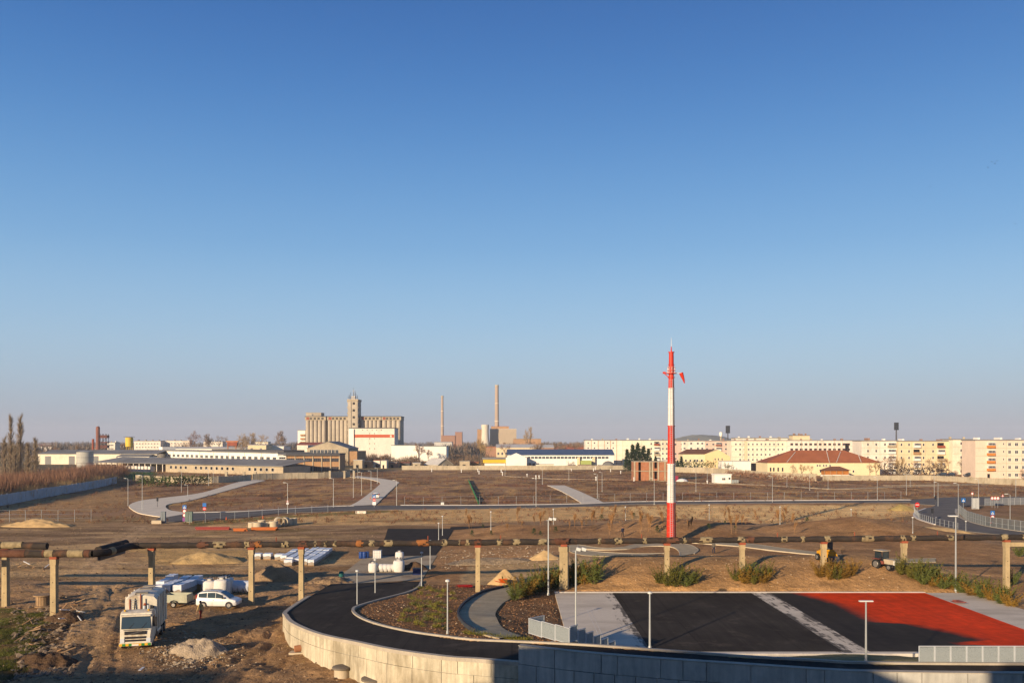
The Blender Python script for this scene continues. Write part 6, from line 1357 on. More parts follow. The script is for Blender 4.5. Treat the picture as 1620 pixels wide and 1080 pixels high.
o = MB().add([(rnd.uniform(-.9, .9), rnd.uniform(-.5, .5), .1 + .25 * rnd.random()) for _ in range(18)], [(i, i + 1, i + 2) for i in range(0, 16)]).build('red_rags', rubble_m, None, None, G(1516, 954, 1.0)); tag(o, 'small heap of red rags on the pale court edge', 'rags')

# ------------------------------------------------------------------ small tractor and loader
trc = GT(1404, 906); t = thing('tractor', 'dusty tractor with a white front beside the right pillar', 'tractor', (trc.x + .3, trc.y + 1.6, h1(trc.x + .3, trc.y + 1.6) - .1), math.radians(-62)); t.scale = (.85, .85, .85)
wm_ = mat('tractor_white', 'a89b84', .6, .1, 2, dirt=('8f7a5c', 1.5, .5, .6)); rm_ = mat('tractor_red', '7a4438', .6, .15, 2)
MB().bb(.2, 1.7, -.35, .35, .75, 1.35).build('bonnet', wm_, t); MB().bb(1.7, 1.8, -.3, .3, .7, 1.25).build('grille', frame_w, t); MB().bb(-1.0, .3, -.6, .6, .7, 1.1).build('chassis', rm_, t)
for x in (-.95, .25):
    for y_ in (-.6, .6): MB().tube([(x, y_, 1.1), (x, y_ * .95, 2.35)], .05, 5).build('cab_post', black_pl, t)
MB().bb(-1.1, .4, -.72, .72, 2.35, 2.47).build('cab_roof', wm_, t); MB().bb(-.93, -.90, -.55, .55, 1.2, 2.3).build('cab_window', car_glass, t); MB().bb(.2, .23, -.55, .55, 1.4, 2.3).build('cab_window', car_glass, t)
MB().bb(-.6, -.2, -.25, .25, 1.1, 1.6).build('seat', black_pl, t)
for y_ in (-.75, .75): wheel(t, -.6, y_, .65, .36); wheel(t, 1.3, y_ * .9, .4, .24); MB().bb(-1.15, -.05, y_ - .2, y_ + .2, 1.33, 1.4).build('mudguard', rm_, t)
lo = GT(1319, 895); t = thing('loader', 'small yellow cabbed loader behind the bush', 'loader', (lo.x, lo.y + 2.2, h1(lo.x, lo.y + 2.2)), math.radians(-80)); ym_ = mat('loader_yellow', 'cf931f', .5, .1, 2)
MB().bb(-1.2, 1.0, -.6, .6, .5, 1.15).build('body', ym_, t); MB().bb(-.7, .5, -.55, .55, 1.16, 1.35).build('cab_base', ym_, t); MB().bb(-.75, .55, -.6, .6, 2.25, 2.5).build('cab_roof', ym_, t)
MB().bb(-.65, .45, -.5, .5, 1.36, 2.24).build('cab_glass', car_glass, t)
for s_ in (-.45, .45): MB().tube([(-.6, s_, 1.6), (.9, s_ * 1.2, 1.1), (1.5, s_ * 1.2, .5)], .07, 6).build('lift_arm', ym_, t)
MB().prism([(1.4, .1), (2.0, .1), (2.0, .25), (1.55, .35), (1.5, .7), (1.4, .7)], -.7, .7).build('bucket', dark_steel, t)
for x in (-.75, .6):
    for y_ in (-.72, .72): wheel(t, x, y_, .4, .26)

# ------------------------------------------------------------------ people
skin_m = mat('skin', 'b98a6c', .7, .05, 4)
def person(px, py, rz, label, jacket, trousers, hat=None, walk=.25, hh=1.76):
    a = GT(px, py); t = thing('person', label, 'person', a, rz)
    V = {'pel': (0, 0, .95), 'chest': (.02, 0, 1.28), 'neck': (.02, 0, 1.48), 'head': (.05, 0, 1.62), 'top': (.04, 0, 1.72)}
    me_ = bpy.data.meshes.new('body'); vs = [V['pel'], (0.01, 0, 1.12), V['chest'], (.0, 0, 1.42), V['neck'], V['head'], V['top']]; ra_ = [.15, .13, .155, .10, .055, .095, .07]; es = [(i, i + 1) for i in range(6)]
    for s_ in (-1, 1):
        o_ = len(vs); w_ = walk * s_
        vs += [(0, s_ * .10, .88), (w_ * .5 + .03, s_ * .11, .48), (w_, s_ * .11, .09), (w_ + .16, s_ * .12, .05)]; ra_ += [.10, .075, .05, .045]; es += [(0, o_), (o_, o_ + 1), (o_ + 1, o_ + 2), (o_ + 2, o_ + 3)]
        o_ = len(vs); vs += [(0, s_ * .20, 1.38), (-w_ * .3, s_ * .25, 1.10), (-w_ * .5 + .1, s_ * .24, .86), (-w_ * .5 + .14, s_ * .235, .78)]; ra_ += [.065, .05, .038, .035]; es += [(3, o_), (o_, o_ + 1), (o_ + 1, o_ + 2), (o_ + 2, o_ + 3)]
        hb_ = len(vs) - 1
        for f_ in range(5):
            fx = (f_ - 2) * .018; o2 = len(vs); q = vs[hb_]
            vs += [(q[0] + fx + .01, q[1], q[2] - .05 + abs(f_ - 2) * .006), (q[0] + fx + .02, q[1] - s_ * .012, q[2] - .09 + abs(f_ - 2) * .01)]; ra_ += [.009, .007]; es += [(hb_, o2), (o2, o2 + 1)]
    vs = [tuple(c_ * hh / 1.76 for c_ in v) for v in vs]
    me_.from_pydata(vs, es, []); o_ = put('body', me_, t); o_.modifiers.new('skin', 'SKIN')
    for i, r_ in enumerate(ra_): me_.skin_vertices[0].data[i].radius = (r_, r_)
    me_.skin_vertices[0].data[0].use_root = True
    o_.modifiers.new('sub', 'SUBSURF').levels = 1; o_.modifiers['sub'].render_levels = 1
    dg = bpy.context.evaluated_depsgraph_get(); nm = bpy.data.meshes.new_from_object(o_.evaluated_get(dg)); o_.modifiers.clear(); o_.data = nm
    nm.materials.clear()
    for m_ in (trousers, jacket, skin_m, black_pl): nm.materials.append(m_)
    for p_ in nm.polygons:
        c_ = p_.center; p_.material_index = 3 if c_.z < .12 else 0 if (c_.z < .92 and abs(c_.y) < .2) else 2 if (c_.z > 1.50 or (abs(c_.y) > .2 and c_.z < .84)) else 1; p_.use_smooth = True
    # face: nose, eyes, mouth, ears; hair or cap
    fc = MB().box((.155, 0, 1.615), (.04, .03, .045)); fc.box((.06, .095, 1.62), (.04, .02, .06)).box((.06, -.095, 1.62), (.04, .02, .06)); fc.build('face_features', skin_m, t)
    ey = MB().box((.142, .035, 1.645), (.012, .03, .015)).box((.142, -.035, 1.645), (.012, .03, .015)).box((.142, 0, 1.565), (.012, .05, .012)); ey.build('eyes_and_mouth', black_pl, t)
    MB().lathe([(.108, 0), (.112, .05), (.09, .11), (.03, .14)], 12, (.035, 0, 1.655)).build('cap' if hat else 'hair', hat or black_pl, t, 60)
    return t
olive = mat('pale_jacket', 'b9a06a', .9, .15, 4); ornt = mat('rust_trousers', '8f3a25', .9, .15, 4); navy = mat('navy_cloth', '23283a', .9, .15, 4)
person(317.5, 979, -1.9, 'person in pale vest and rust red trousers walking by the trailer', olive, ornt, navy)
person(985, 849, -1.2, 'person in dark clothes standing on the mound left of the mast', navy, mat('dark_cloth', '2a2524', .9, .1, 4), None, .1)
person(1129, 875, -1.5, 'person in grey clothes standing on the soil right of the mast', mat('grey_cloth', '5c574f', .9, .1, 4), navy, None, .1)

# ------------------------------------------------------------------ signs, cabinets, fences, barriers
sign_blue = mat('sign_blue', '1a63a8', .5, .04, 2); sign_wh = mat('sign_white', 'dedbd5', .5, .04, 2); sign_red = mat('sign_red', 'b81f1a', .5, .04, 2); sign_pp = mat('sign_purple', '7a3c7c', .5, .05, 2)
def sign(px, py, label, plates, h0=3.0, size=.75, rz=0.0):
    a = GT(px, py); t = thing('traffic_sign', label, 'sign', a, rz); MB().tube([(0, 0, -.2), (0, 0, h0)], .045, 6).build('pole', post_m, t); z_ = h0
    for pl_ in plates:
        s_ = size; zc = z_ - s_ / 2
        if pl_ == 'cross':
            b_ = MB().bb(-s_ / 2, s_ / 2, -.075, -.05, zc - s_ / 2, zc + s_ / 2).build('plate', sign_blue, t); MB().prism([(-s_ * .34, zc - s_ * .32), (s_ * .34, zc - s_ * .32), (0, zc + s_ * .3)], -.085, -.077).build('triangle', sign_wh, b_)
            MB().prism([(-s_ * .1, zc - s_ * .22), (s_ * .1, zc - s_ * .22), (.04, zc + s_ * .1), (-.04, zc + s_ * .1)], -.092, -.087).build('walking_figure', black_pl, b_)
        elif pl_ == 'blue': MB().bb(-s_ / 2, s_ / 2, -.075, -.05, zc - s_ / 2, zc + s_ / 2).build('plate', sign_blue, t)
        elif pl_ in ('ring', 'noentry'):
            b_ = MB().tube([(0, -.05, zc), (0, -.075, zc)], s_ / 2, 18).build('plate', sign_red, t)
            if pl_ == 'ring': MB().tube([(0, -.077, zc), (0, -.085, zc)], s_ * .36, 18).build('disc', sign_wh, b_)
            else: MB().bb(-s_ * .36, s_ * .36, -.085, -.077, zc - .07, zc + .07).build('bar', sign_wh, b_)
        elif pl_ == 'tri':
            b_ = MB().prism([(-s_ * .55, zc - s_ * .42), (s_ * .55, zc - s_ * .42), (0, zc + s_ * .5)], -.075, -.05).build('plate', sign_red, t); MB().prism([(-s_ * .34, zc - s_ * .31), (s_ * .34, zc - s_ * .31), (0, zc + s_ * .27)], -.085, -.077).build('triangle', sign_wh, b_)
        elif pl_ == 'purple': MB().bb(-s_ / 2, s_ / 2, -.075, -.05, zc - s_ / 2, zc + s_ / 2).build('plate', sign_pp, t)
        elif pl_ == 'white': MB().bb(-s_ / 2, s_ / 2, -.075, -.05, zc - s_ / 2, zc + s_ / 2).build('plate', sign_wh, t)
        z_ -= s_ + .05
    return t
sign(292, 826, 'stacked crossing sign, red ring and purple panel beside the left road cabinets', ['cross', 'ring', 'ring', 'purple'], 3.6, .8)
sign(323.5, 813, 'back lit blue sign with a red plate on the far kerb of the left road', ['blue', 'noentry'], 2.6, .85)
sign(592, 803, 'pole with blue crossing, red no entry and white plates at the gate road', ['cross', 'noentry', 'white'], 3.4, .85)
sign(1524, 804, 'blue crossing sign at the panel fence of the right junction', ['cross'], 2.6, 1.0)
sign(1570, 834, 'crossing sign over a red ring and a warning triangle at the right kerb', ['cross', 'ring', 'tri'], 3.3, .8)
sign(1538, 797, 'small red ringed sign beside the grey control cabinet', ['ring'], 3.2, .75)
for i, px in enumerate((1569.5, 1574, 1578.5)): sign(px, 803, ['left', 'middle', 'right'][i] + ' of three red ringed signs before the corrugated fence', ['ring'], 2.9, .85)
sign(1586, 795, 'reddish warning triangle right of the three ringed signs', ['tri'], 2.4, .8)
sign(1451, 815, 'faded red sign behind the rail at the right junction', ['noentry'], 3.0, 1.1); sign(455, 807, 'small red and white sign on the lamp verge', ['ring', 'white'], 2.5, .5)
cab_m = mat('cabinet_grey', '6d7478', .6, .1, 2)
for px, py, w_, h_, lb, m_ in ((258.5, 827, .9, 2.3, 'dark grey cabinet at the left road end', cab_m), (299, 826, 1.5, 2.2, 'wide green grey cabinet behind the crossing sign', mat('cabinet_green', '5b6a62', .6, .1, 2)), (1543, 805, 1.6, 2.7, 'tall pale control cabinet at the right junction', mat('cabinet_pale', 'a9aaa6', .6, .1, 2)), (700, 799, .8, .7, 'small pale box by the road left of the mast', lamp_m)):
    a = GT(px, py); t = thing('cabinet', lb, 'cabinet', a); MB().bb(-w_ / 2, w_ / 2, -.3, .3, .1, h_).build('housing', m_, t); MB().bb(-w_ / 2 - .05, w_ / 2 + .05, -.35, .35, h_, h_ + .08).build('lid', m_, t); MB().bb(-w_ / 2, w_ / 2, -.28, .28, -.2, .1).build('plinth', conc, t); MB().bb(-.02, .02, -.315, -.302, .2, h_ - .1).build('door_seam', black_pl, t)
for px, py, lb in ((1480, 800, 'dark traffic light pole at the top of the right junction'), (1475, 824, 'dark traffic light pole in the lower curve of the junction'), (249, 803, 'dark bollard light on the curved concrete road')):
    a = GT(px, py); t = thing('traffic_light', lb, 'traffic light', a); MB().tube([(0, 0, -.2), (0, 0, 2.6)], .06, 6).build('pole', dark_steel, t); MB().bb(-.2, .2, -.15, .15, 1.7, 2.7).build('signal_box', black_pl, t)
    for i in range(3): MB().tube([(0, -.17, 1.9 + .3 * i), (0, -.15, 1.9 + .3 * i)], .1, 8).build('lens', glass, t)
def wire_fence(label, pts, h, step, name='wire_fence', m=post_m, r=.045, wires=3, slats=False, t=None):
    t = thing(name, label, 'fence', (0, 0, 0)); P = [np.array(p[:2]) for p in pts]; L = along(P); n_ = int(L[-1] // step)
    Q = [(float(np.interp(i * step, L, [p[0] for p in P])), float(np.interp(i * step, L, [p[1] for p in P]))) for i in range(n_ + 1)]
    Q = [(x, y_, h1(x, y_)) for x, y_ in Q]
    for x, y_, z_ in Q: MB().tube([(x, y_, z_ - .2), (x, y_, z_ + h)], r, 5).build('post', m, t)
    for k_ in range(wires): MB().tube([(x, y_, z_ + h * (k_ + .5) / wires + (h * .5 / wires - .03)) for x, y_, z_ in Q], .02 if not slats else .035, 4).build('rail', m, t)
    if slats:
        for (x0, y0, z0), (x1, y1, z1) in zip(Q[:-1], Q[1:]):
            nn = 7
            mb = MB()
            for j in range(nn):
                u_ = (j + .5) / nn; ang = math.atan2(y1 - y0, x1 - x0); MB().box((x0 + (x1 - x0) * u_, y0 + (y1 - y0) * u_, z0 + h / 2), (math.hypot(x1 - x0, y1 - y0) / nn * .62, .03, h - .15), ang).build('slat', slats, t)
    return t
wire_fence('wire mesh fence with thin posts above the sand bank on the left', [G(-10, 826), G(60, 826), G(158, 825)], 2.6, 3.3)
wire_fence('thin wire fence along the near side of the left road', [G(300, 829), G(420, 816), G(540, 809)], 1.9, 4.2, wires=2)
wire_fence('thin wire fence along the field edge before the mast', [G(640, 798), G(800, 798), G(1000, 792), G(1060, 791)], 2.2, 5.0, wires=2)
wire_fence('thin wire fence along the far side of the road right of the mast', [G(1080, 791), G(1250, 790), G(1440, 789)], 2.2, 5.0, wires=2)
slat_m = mat('grey_slat', '676a6a', .6, .12, 2, metal=.2)
wire_fence('grey vertical slat fence curving along the right junction kerb', [G(1517, 812), G(1530, 823), G(1560, 832), G(1620, 840), G(1680, 846)], 2.1, 1.6, 'slat_fence', wires=2, slats=slat_m)
wire_fence('pale corrugated panel fence at the far right road', [G(1558, 800), G(1590, 799), G(1670, 797)], 2.0, 2.0, 'slat_fence', wires=2, slats=mat('pale_slat', '8b8d8e', .6, .12, 2, metal=.2))
wire_fence('curved low metal rail inside the right junction', [G(1446, 806), G(1447, 813), G(1455, 822), G(1478, 830), G(1520, 838)], 1.4, 1.7, 'metal_rail', wires=2)
ga, gb = G(741, 760), G(757, 798); t = thing('mesh_barrier', 'green mesh strip barrier crossing the brown field', 'barrier', (0, 0, 0))
for i in range(10):
    a = ga.lerp(gb, i / 10); b = ga.lerp(gb, (i + .93) / 10); md = (a + b) / 2; MB().box((md.x, md.y, .4), ((b - a).length, .12, .9), math.atan2(b.y - a.y, b.x - a.x)).build('panel', green_t, t); MB().tube([(a.x, a.y, -.2), (a.x, a.y, .95)], .05, 5).build('post', green_t, t)
tag(MB().bb(-1.2, 1.2, -.3, .3, -.1, .6).build('concrete_block', cream, None, None, GT(571, 812)), 'cream concrete barrier block on the verge by the gate road', 'block')
tag(MB().bb(-1.0, 1.0, -.25, .25, -.1, .7).build('concrete_block', cr, None, None, GT(248, 828)), 'low concrete barrier block left of the dark cabinet', 'block')
vent = mat('vent_white', 'd5d2ca', .6, .05, 2)
for i, (px, py) in enumerate(((683, 746), (758, 750), (756, 746), (795, 752), (793, 747), (834, 754), (853, 757), (904, 745), (939, 745), (942, 743), (966, 746), (982, 749), (943, 760), (1003, 761), (1119, 765), (848, 758), (730, 747))):
    t = thing('vent_post', 'small white vent post standing in the brown field', 'post', G(px, py), 0, 'white vent posts in the field'); s_ = rnd.uniform(.9, 1.5); MB().cyl(0, 0, -.1, 1.0 * s_, .22, .2, 8).build('pipe', vent, t); MB().lathe([(.3, s_), (.38, s_ + .1), (.35, s_ + .35), (.1, s_ + .5)], 8).build('cap', vent, t)
for px, py in ((358 / 1, 822), (416, 820), (586, 790)): 
    t = thing('traffic_cone', 'small orange cone ' + {358: 'on the verge left of the red pipes end', 416: 'on the verge above the concrete rings', 586: 'on the gate road'}[int(px)], 'cone', GT(px, py)); MB().lathe([(.16, .04), (.03, .7)], 10).build('cone', orm, t, 40); MB().bb(-.22, .22, -.22, .22, 0, .04).build('base', black_pl, t)
# ------------------------------------------------------------------ vegetation
bark = mat('bark', '6b5a48', .95, .2, 1.5); twig_m = mat('bare_twigs', '8a7158', .95, .2, .3); twig_r = mat('reddish_twigs', '84614a', .95, .3, .12); twig_t = mat('tan_twigs', 'a5895f', .95, .2, .2)
needle = mat('needle_green', '5e5a24', .85, .45, 1.6, spec=.2); needle_d = mat('dark_needles', '2c3a20', .9, .35, .4); shrub_y = mat('yellow_green_leaves', '6f6a26', .85, .4, 2.0); hedge_m = mat('hedge_green', '39461f', .9, .35, .4)
needle_b = mat('bronze_needles', '7c5f25', .85, .4, 1.6, spec=.2)
def tri_mesh(name, V, m):
    V = np.asarray(V, float).reshape(-1, 3); n = len(V) // 3
    me = bpy.data.meshes.new(name); me.vertices.add(n * 3); me.vertices.foreach_set('co', V.ravel()); me.loops.add(n * 3); me.loops.foreach_set('vertex_index', np.arange(n * 3))
    me.polygons.add(n); me.polygons.foreach_set('loop_start', np.arange(0, n * 3, 3)); me.polygons.foreach_set('loop_total', np.full(n, 3)); me.update(calc_edges=True)
    if m: me.materials.append(m)
    return me
def sliver(p, q, w, r):
    d = q - p; b = r.normal(size=3); a = np.array([d[1] * b[2] - d[2] * b[1], d[2] * b[0] - d[0] * b[2], d[0] * b[1] - d[1] * b[0]]); a /= math.sqrt(a @ a) + 1e-9; return [p - a * w / 2, p + a * w / 2, q]
def bare_tree(seed, h, up=.35, spread=.55, levels=5, kids=3, trunk=.3, lean=.0, tw=.05, final=5):
    r = np.random.default_rng(seed); mb = MB(); T = []
    def grow(p, d, L, rad, lv):
        q = p + d * L; mid = p + d * L * .5 + r.normal(size=3) * L * .05
        if rad > .05: mb.tube([p, mid, q], [rad, rad * .85, rad * .7], 5, False)
        else: T.extend(sliver(p, q, max(rad * 2, tw), r))
        if lv == 0:
            for _ in range(final):
                dd = d + r.normal(size=3) * spread * .9; dd[2] += up * .5; dd /= np.linalg.norm(dd); s = p + (q - p) * r.uniform(.2, 1); T.extend(sliver(s, s + dd * L * r.uniform(.5, 1.0), tw * .7, r))
            return
        for k_ in range(kids + (r.random() < .4)):
            dd = d + r.normal(size=3) * spread; dd[2] += up; dd /= np.linalg.norm(dd); s = p + (q - p) * (1.0 if k_ == 0 else r.uniform(.45, 1))
            grow(s, dd, L * r.uniform(.62, .8), rad * .6, lv - 1)
    grow(np.zeros(3), np.array([lean, 0, 1.0]), h * trunk, h * .018, levels)
    T = np.array(T); z = max(T[:, 2].max(), 1e-3); s = h / z; T *= s
    mb.v = [tuple(np.array(v) * s) for v in mb.v]
    return mb.mesh('trunk', bark, 60), T
def poplar(seed, h, w):
    r = np.random.default_rng(seed); mb = MB().tube([(0, 0, -.5), (0, 0, h * .5), (0, 0, h * .95)], [h * .016, h * .01, .05], 6); T = []
    for i in range(150):
        z0 = h * r.uniform(.06, .9); an = r.uniform(0, 6.28); L = h * r.uniform(.08, .2) * (1 - .5 * z0 / h); out = w * (1.05 - z0 / h) * r.uniform(.35, 1)
        p = np.array([0, 0, z0]); q = np.array([math.cos(an) * out, math.sin(an) * out, z0 + L]); T.extend(sliver(p, q, .12, r))
        for _ in range(28):
            s = p + (q - p) * r.uniform(.15, 1); e = s + np.array([math.cos(an) * r.uniform(-.1, .5), math.sin(an) * r.uniform(-.1, .5), r.uniform(.6, 1.6)]) + r.normal(size=3) * .25; T.extend(sliver(s, e, .052, r))
    return mb.mesh('trunk', bark, 60), np.array(T)
def tree_thing(label, loc, meshes, sc, rz, group=None, name='bare_tree'):
    t = thing(name, label, 'tree', loc, rz, group); t.scale = sc if hasattr(sc, '__len__') else (sc, sc, sc)
    put('trunk', meshes[0], t); put('crown', meshes[1], t); return t
BT = []
for sd, kw in ((1, dict(up=.30, spread=.6)), (2, dict(up=.4, spread=.5)), (3, dict(up=.2, spread=.7))):
    tm_, T = bare_tree(sd, 10, **kw); BT.append((tm_, tri_mesh('crown', T, twig_m), tri_mesh('crown', T, twig_r), tri_mesh('crown', T, twig_t)))
POP = []
for sd in (5, 6):
    tm_, T = poplar(sd, 26, 2.6); POP.append((tm_, tri_mesh('crown', T, mat('grey_twigs', '94836b', .95, .2, .2))))
def bt(px, ytop, d, label, k=0, tone=1, wide=1.0, group=None, z0=0):
    hh_ = zat(ytop, d) - z0; tree_thing(label, ((px - CX) / F * d, d, z0), (BT[k][0], BT[k][tone]), (hh_ / 10 * wide, hh_ / 10 * wide, hh_ / 10), rnd.uniform(0, 6), group)
tree_thing('left of the two tall bare poplars', ((17 - CX) / F * 330, 330, 0), POP[0], (1.3, 1.3, zat(656, 330) / 26), 0, name='poplar_tree')
tree_thing('right of the two tall bare poplars', ((32 - CX) / F * 326, 326, 0), POP[1], (1.35, 1.35, zat(655, 326) / 26), 1, name='poplar_tree')
for px, yt, lb in ((7, 690, 'short poplar left of the tall pair'), (44, 700, 'short poplar right of the tall pair'), (56, 692, 'slim pale poplar standing free right of the pair'), (24, 704, 'low poplar between the tall pair')): tree_thing(lb, ((px - CX) / F * 320, 320, 0), POP[px % 2], (1.2, 1.2, zat(yt, 320) / 26), px, name='poplar_tree')
bt(307, 679, 880, 'large round bare tree behind the long warehouse', 0, 2, 1.15); bt(331, 684, 900, 'bare tree right of the large round one', 1, 1); bt(348, 687, 900, 'smaller bare tree left of the orange crane', 2, 1)
bt(384, 683, 860, 'pale bare tree right of the orange crane', 0, 3, 1.1); bt(398, 682, 870, 'middle pale bare tree by the ochre hall', 1, 3, 1.1); bt(409, 685, 865, 'right pale bare tree by the ochre hall', 2, 3); bt(447, 679, 900, 'upright bare tree left of the silos', 1, 1)
bt(761, 690, 560, 'tall thin bare tree before the cooling tower', 1, 3, .6); bt(770, 700, 555, 'thin bare tree right of the tall one by the canopy', 2, 3, .7); bt(838, 672, 900, 'tall narrow bare tree right of the boiler house', 1, 3, .55)
for i, (px, yt, d_, lb) in enumerate(((1255, 733, 412, 'bare shrub tree at the left end before the villa'), (1268, 733, 410, 'bare tree before the villa roof corner'), (1283, 735, 412, 'bare tree left of the gazebo'), (1376, 731, 410, 'bare tree at the right end of the villa'), (1386, 729, 414, 'bare tree just right of the villa end'), (1400, 722, 425, 'bare tree before the cream block'), (1412, 716, 428, 'taller bare tree before the cream block'), (1425, 722, 425, 'bare tree below the ochre block left edge'),
        (1452, 728, 420, 'bare tree under the left balcony stack'), (1471, 722, 420, 'bare tree between the balcony stacks'), (1487, 726, 420, 'bare tree under the right balcony stack'), (1498, 722, 420, 'bare tree right of the balcony stacks'), (1521, 724, 418, 'bare tree before the off-white block'), (1531, 724, 416, 'bare tree right of the middle off-white block'), (1543, 722, 410, 'bare tree at the peach block corner'), (1617, 740, 392, 'bare tree with orange tint at the right edge'))):
    bt(px, yt, d_, lb, i % 3, (1, 3, 2)[i % 3], 1.0)
bt(1332, 0 + 862, 110, 'small bare bush behind the yellow loader', 0, 1, 1.3, z0=h1((1332 - CX) / F * 110, 110))
for i in range(60):                                          # trees of the far villages, individually placed
    px = (rnd.uniform(45, 480), rnd.uniform(640, 930), rnd.uniform(455, 480))[i % 3 if i % 3 < 2 else 1]; d_ = rnd.uniform(700, 1600); hh_ = rnd.uniform(9, 17)
    tree_thing('small far bare tree in the brown line on the horizon', ((px - CX) / F * d_, d_, 0), (BT[i % 3][0], BT[i % 3][1 + i % 2]), (hh_ / 9, hh_ / 9, hh_ / 10), i, 'far bare trees')
# conifers by the cream blocks
def conifer(seed, h, w, n=260, leaf=.5, m=needle_d, base=.1, droop=-.15, lf=18):
    r = np.random.default_rng(seed); T = []
    for i in range(n):
        u = r.uniform(0, 1) ** .8; z0 = h * (base + (1 - base) * u); an = r.uniform(0, 6.28); L = w * (1.03 - u) * r.uniform(.6, 1.05) + .1
        d = np.array([math.cos(an), math.sin(an), droop + .5 * u]); p = np.array([0, 0, z0])
        for _ in range(lf):
            s = p + d * L * r.uniform(.2, 1) + r.normal(size=3) * leaf * .2; e = s + (d + r.normal(size=3) * .6) * leaf * r.uniform(.5, 1); T.extend(sliver(s, e, leaf * .35, r))
    return MB().tube([(0, 0, -.3), (0, 0, h * .95)], [h * .02, .02], 6).mesh('trunk', bark), tri_mesh('crown', np.array(T), m)
CF = [conifer(11, 10, 3.2), conifer(12, 10, 2.4)]
for i, (px, yt, k_) in enumerate(((992, 711, 1), (1001, 704, 0), (1009, 702, 0), (1018, 706, 0), (1026, 710, 1), (1037, 722, 0), (1078, 722, 0), (1072, 728, 1))):
    d_ = 470 if px < 1060 else 490; hh_ = zat(yt, d_); tree_thing(['leftmost pointed dark conifer before the stained block', 'broad dark conifer left of the tallest', 'tallest dark conifer before the stained block', 'broad dark conifer right of the tallest', 'rightmost dark conifer of the clump', 'low dark conifer above the unfinished house', 'dark conifer between mast and gabled house', 'small dark conifer right beside the mast'][i], ((px - CX) / F * d_, d_, 0), CF[k_], (hh_ / 10 * .9, hh_ / 10 * .9, hh_ / 10), i, name='conifer_tree')
# leaf box hedges far
def hedge(label, pts, h, w, m, n_per=60, leaf=.45, name='hedge'):
    r = np.random.default_rng(len(pts) + int(h * 10)); T = []; P = [np.array(p[:2]) for p in pts]
    for a, b in zip(P[:-1], P[1:]):
        L = np.linalg.norm(b - a)
        for _ in range(int(L * n_per)):
            u = r.random(); c_ = a + (b - a) * u; s = np.array([c_[0] + r.normal() * w * .3, c_[1] + r.normal() * w * .3, h * r.random() ** .6 * (1 + .2 * math.sin(u * 40)) + h1(*c_)]); T.extend(sliver(s, s + r.normal(size=3) * leaf + np.array([0, 0, leaf * .5]), leaf * .4, r))
    o = put(name, tri_mesh(name, np.array(T), m)); return tag(o, label, 'hedge')
hedge('clipped green hedge before the yellow gabled house', [A(1066, 0, 500)[:2], A(1132, 0, 495)[:2]], 4.8, 1.6, hedge_m, 25, .9); hedge('dark green conifer hedge in front of the long low shed', [G(222, 769), G(270, 770), G(332, 766)], 3.2, 2.2, mat('thuja_green', '3c4a1e', .9, .35, .5), 26, .9)
hedge('small green bush left of the white shed', [A(1146, 0, 490)[:2], A(1160, 0, 490)[:2]], 4.0, 1.6, hedge_m, 25, .8)
hedge('dark leafless hedge behind the low wall under the ochre block', [A(1393, 0, 405)[:2], A(1450, 0, 405)[:2], A(1500, 0, 405)[:2]], 5.0, 2.5, mat('dark_twigs', '453a33', .95, .3, .3), 18, 1.0)
hedge('reddish brown weedy hedge along the tall stained wall', [G(1150, 752), G(1215, 758), G(1290, 763)], 2.0, 2.0, twig_r, 20, .7)
# thicket behind the left wall: one uncountable mass of bare scrub
def scrub(name, label, m, n, place, hfun, per, w=.06, spread=.6):
    r = np.random.default_rng(n); T = np.zeros((n * per * 3, 3)); k_ = 0
    for i in range(n):
        x, y_ = place(r); hh_ = hfun(r); z0 = 0.0
        an = r.uniform(0, 6.28, per); el_ = np.abs(r.normal(0, spread, per)); L = hh_ * r.uniform(.35, 1.1, per)
        b = np.stack([x + r.normal(0, hh_ * .28, per), y_ + r.normal(0, hh_ * .28, per), hh_ * r.uniform(0, .55, per)], 1)
        d = np.stack([np.cos(an) * np.sin(el_), np.sin(an) * np.sin(el_), np.cos(el_)], 1) * (L * .6)[:, None]; a = np.stack([np.cos(an + 1.57 + r.normal(0, .6, per)), np.sin(an + 1.57), np.zeros(per)], 1) * w
        T[k_:k_ + per * 3:3] = b - a; T[k_ + 1:k_ + per * 3:3] = b + a; T[k_ + 2:k_ + per * 3:3] = b + d; k_ += per * 3
    return stuff(put(name, tri_mesh(name, T, m)), label, 'scrub')
def wl(px): return np.interp(px, (-120, 0, 60, 130, 186), (823, 800, 788.5, 776, 764))
def th_place(r):
    px = r.uniform(-70, 183); yb = wl(px); d0 = dist(yb); d_ = d0 + 4 + r.random() ** 1.3 * (120 if px > 60 else 90); return (px - CX) / F * d0 * 1.0 - 3.2 - r.uniform(0, 6) + (px - CX) / F * (d_ - d0) * .75, d_
scrub('thicket', 'reddish brown leafless thicket behind the shaded panel wall', twig_r, 760, th_place, lambda r: r.uniform(4.5, 7.6), 130, .055)
scrub('thicket', 'paler tan undergrowth along the shaded panel wall', twig_t, 200, lambda r: (lambda px: ((px - CX) / F * dist(wl(px)) - 4.6, dist(wl(px)) + r.uniform(3, 14)))(r.uniform(-60, 184)), lambda r: r.uniform(3, 4.6), 110, .05)
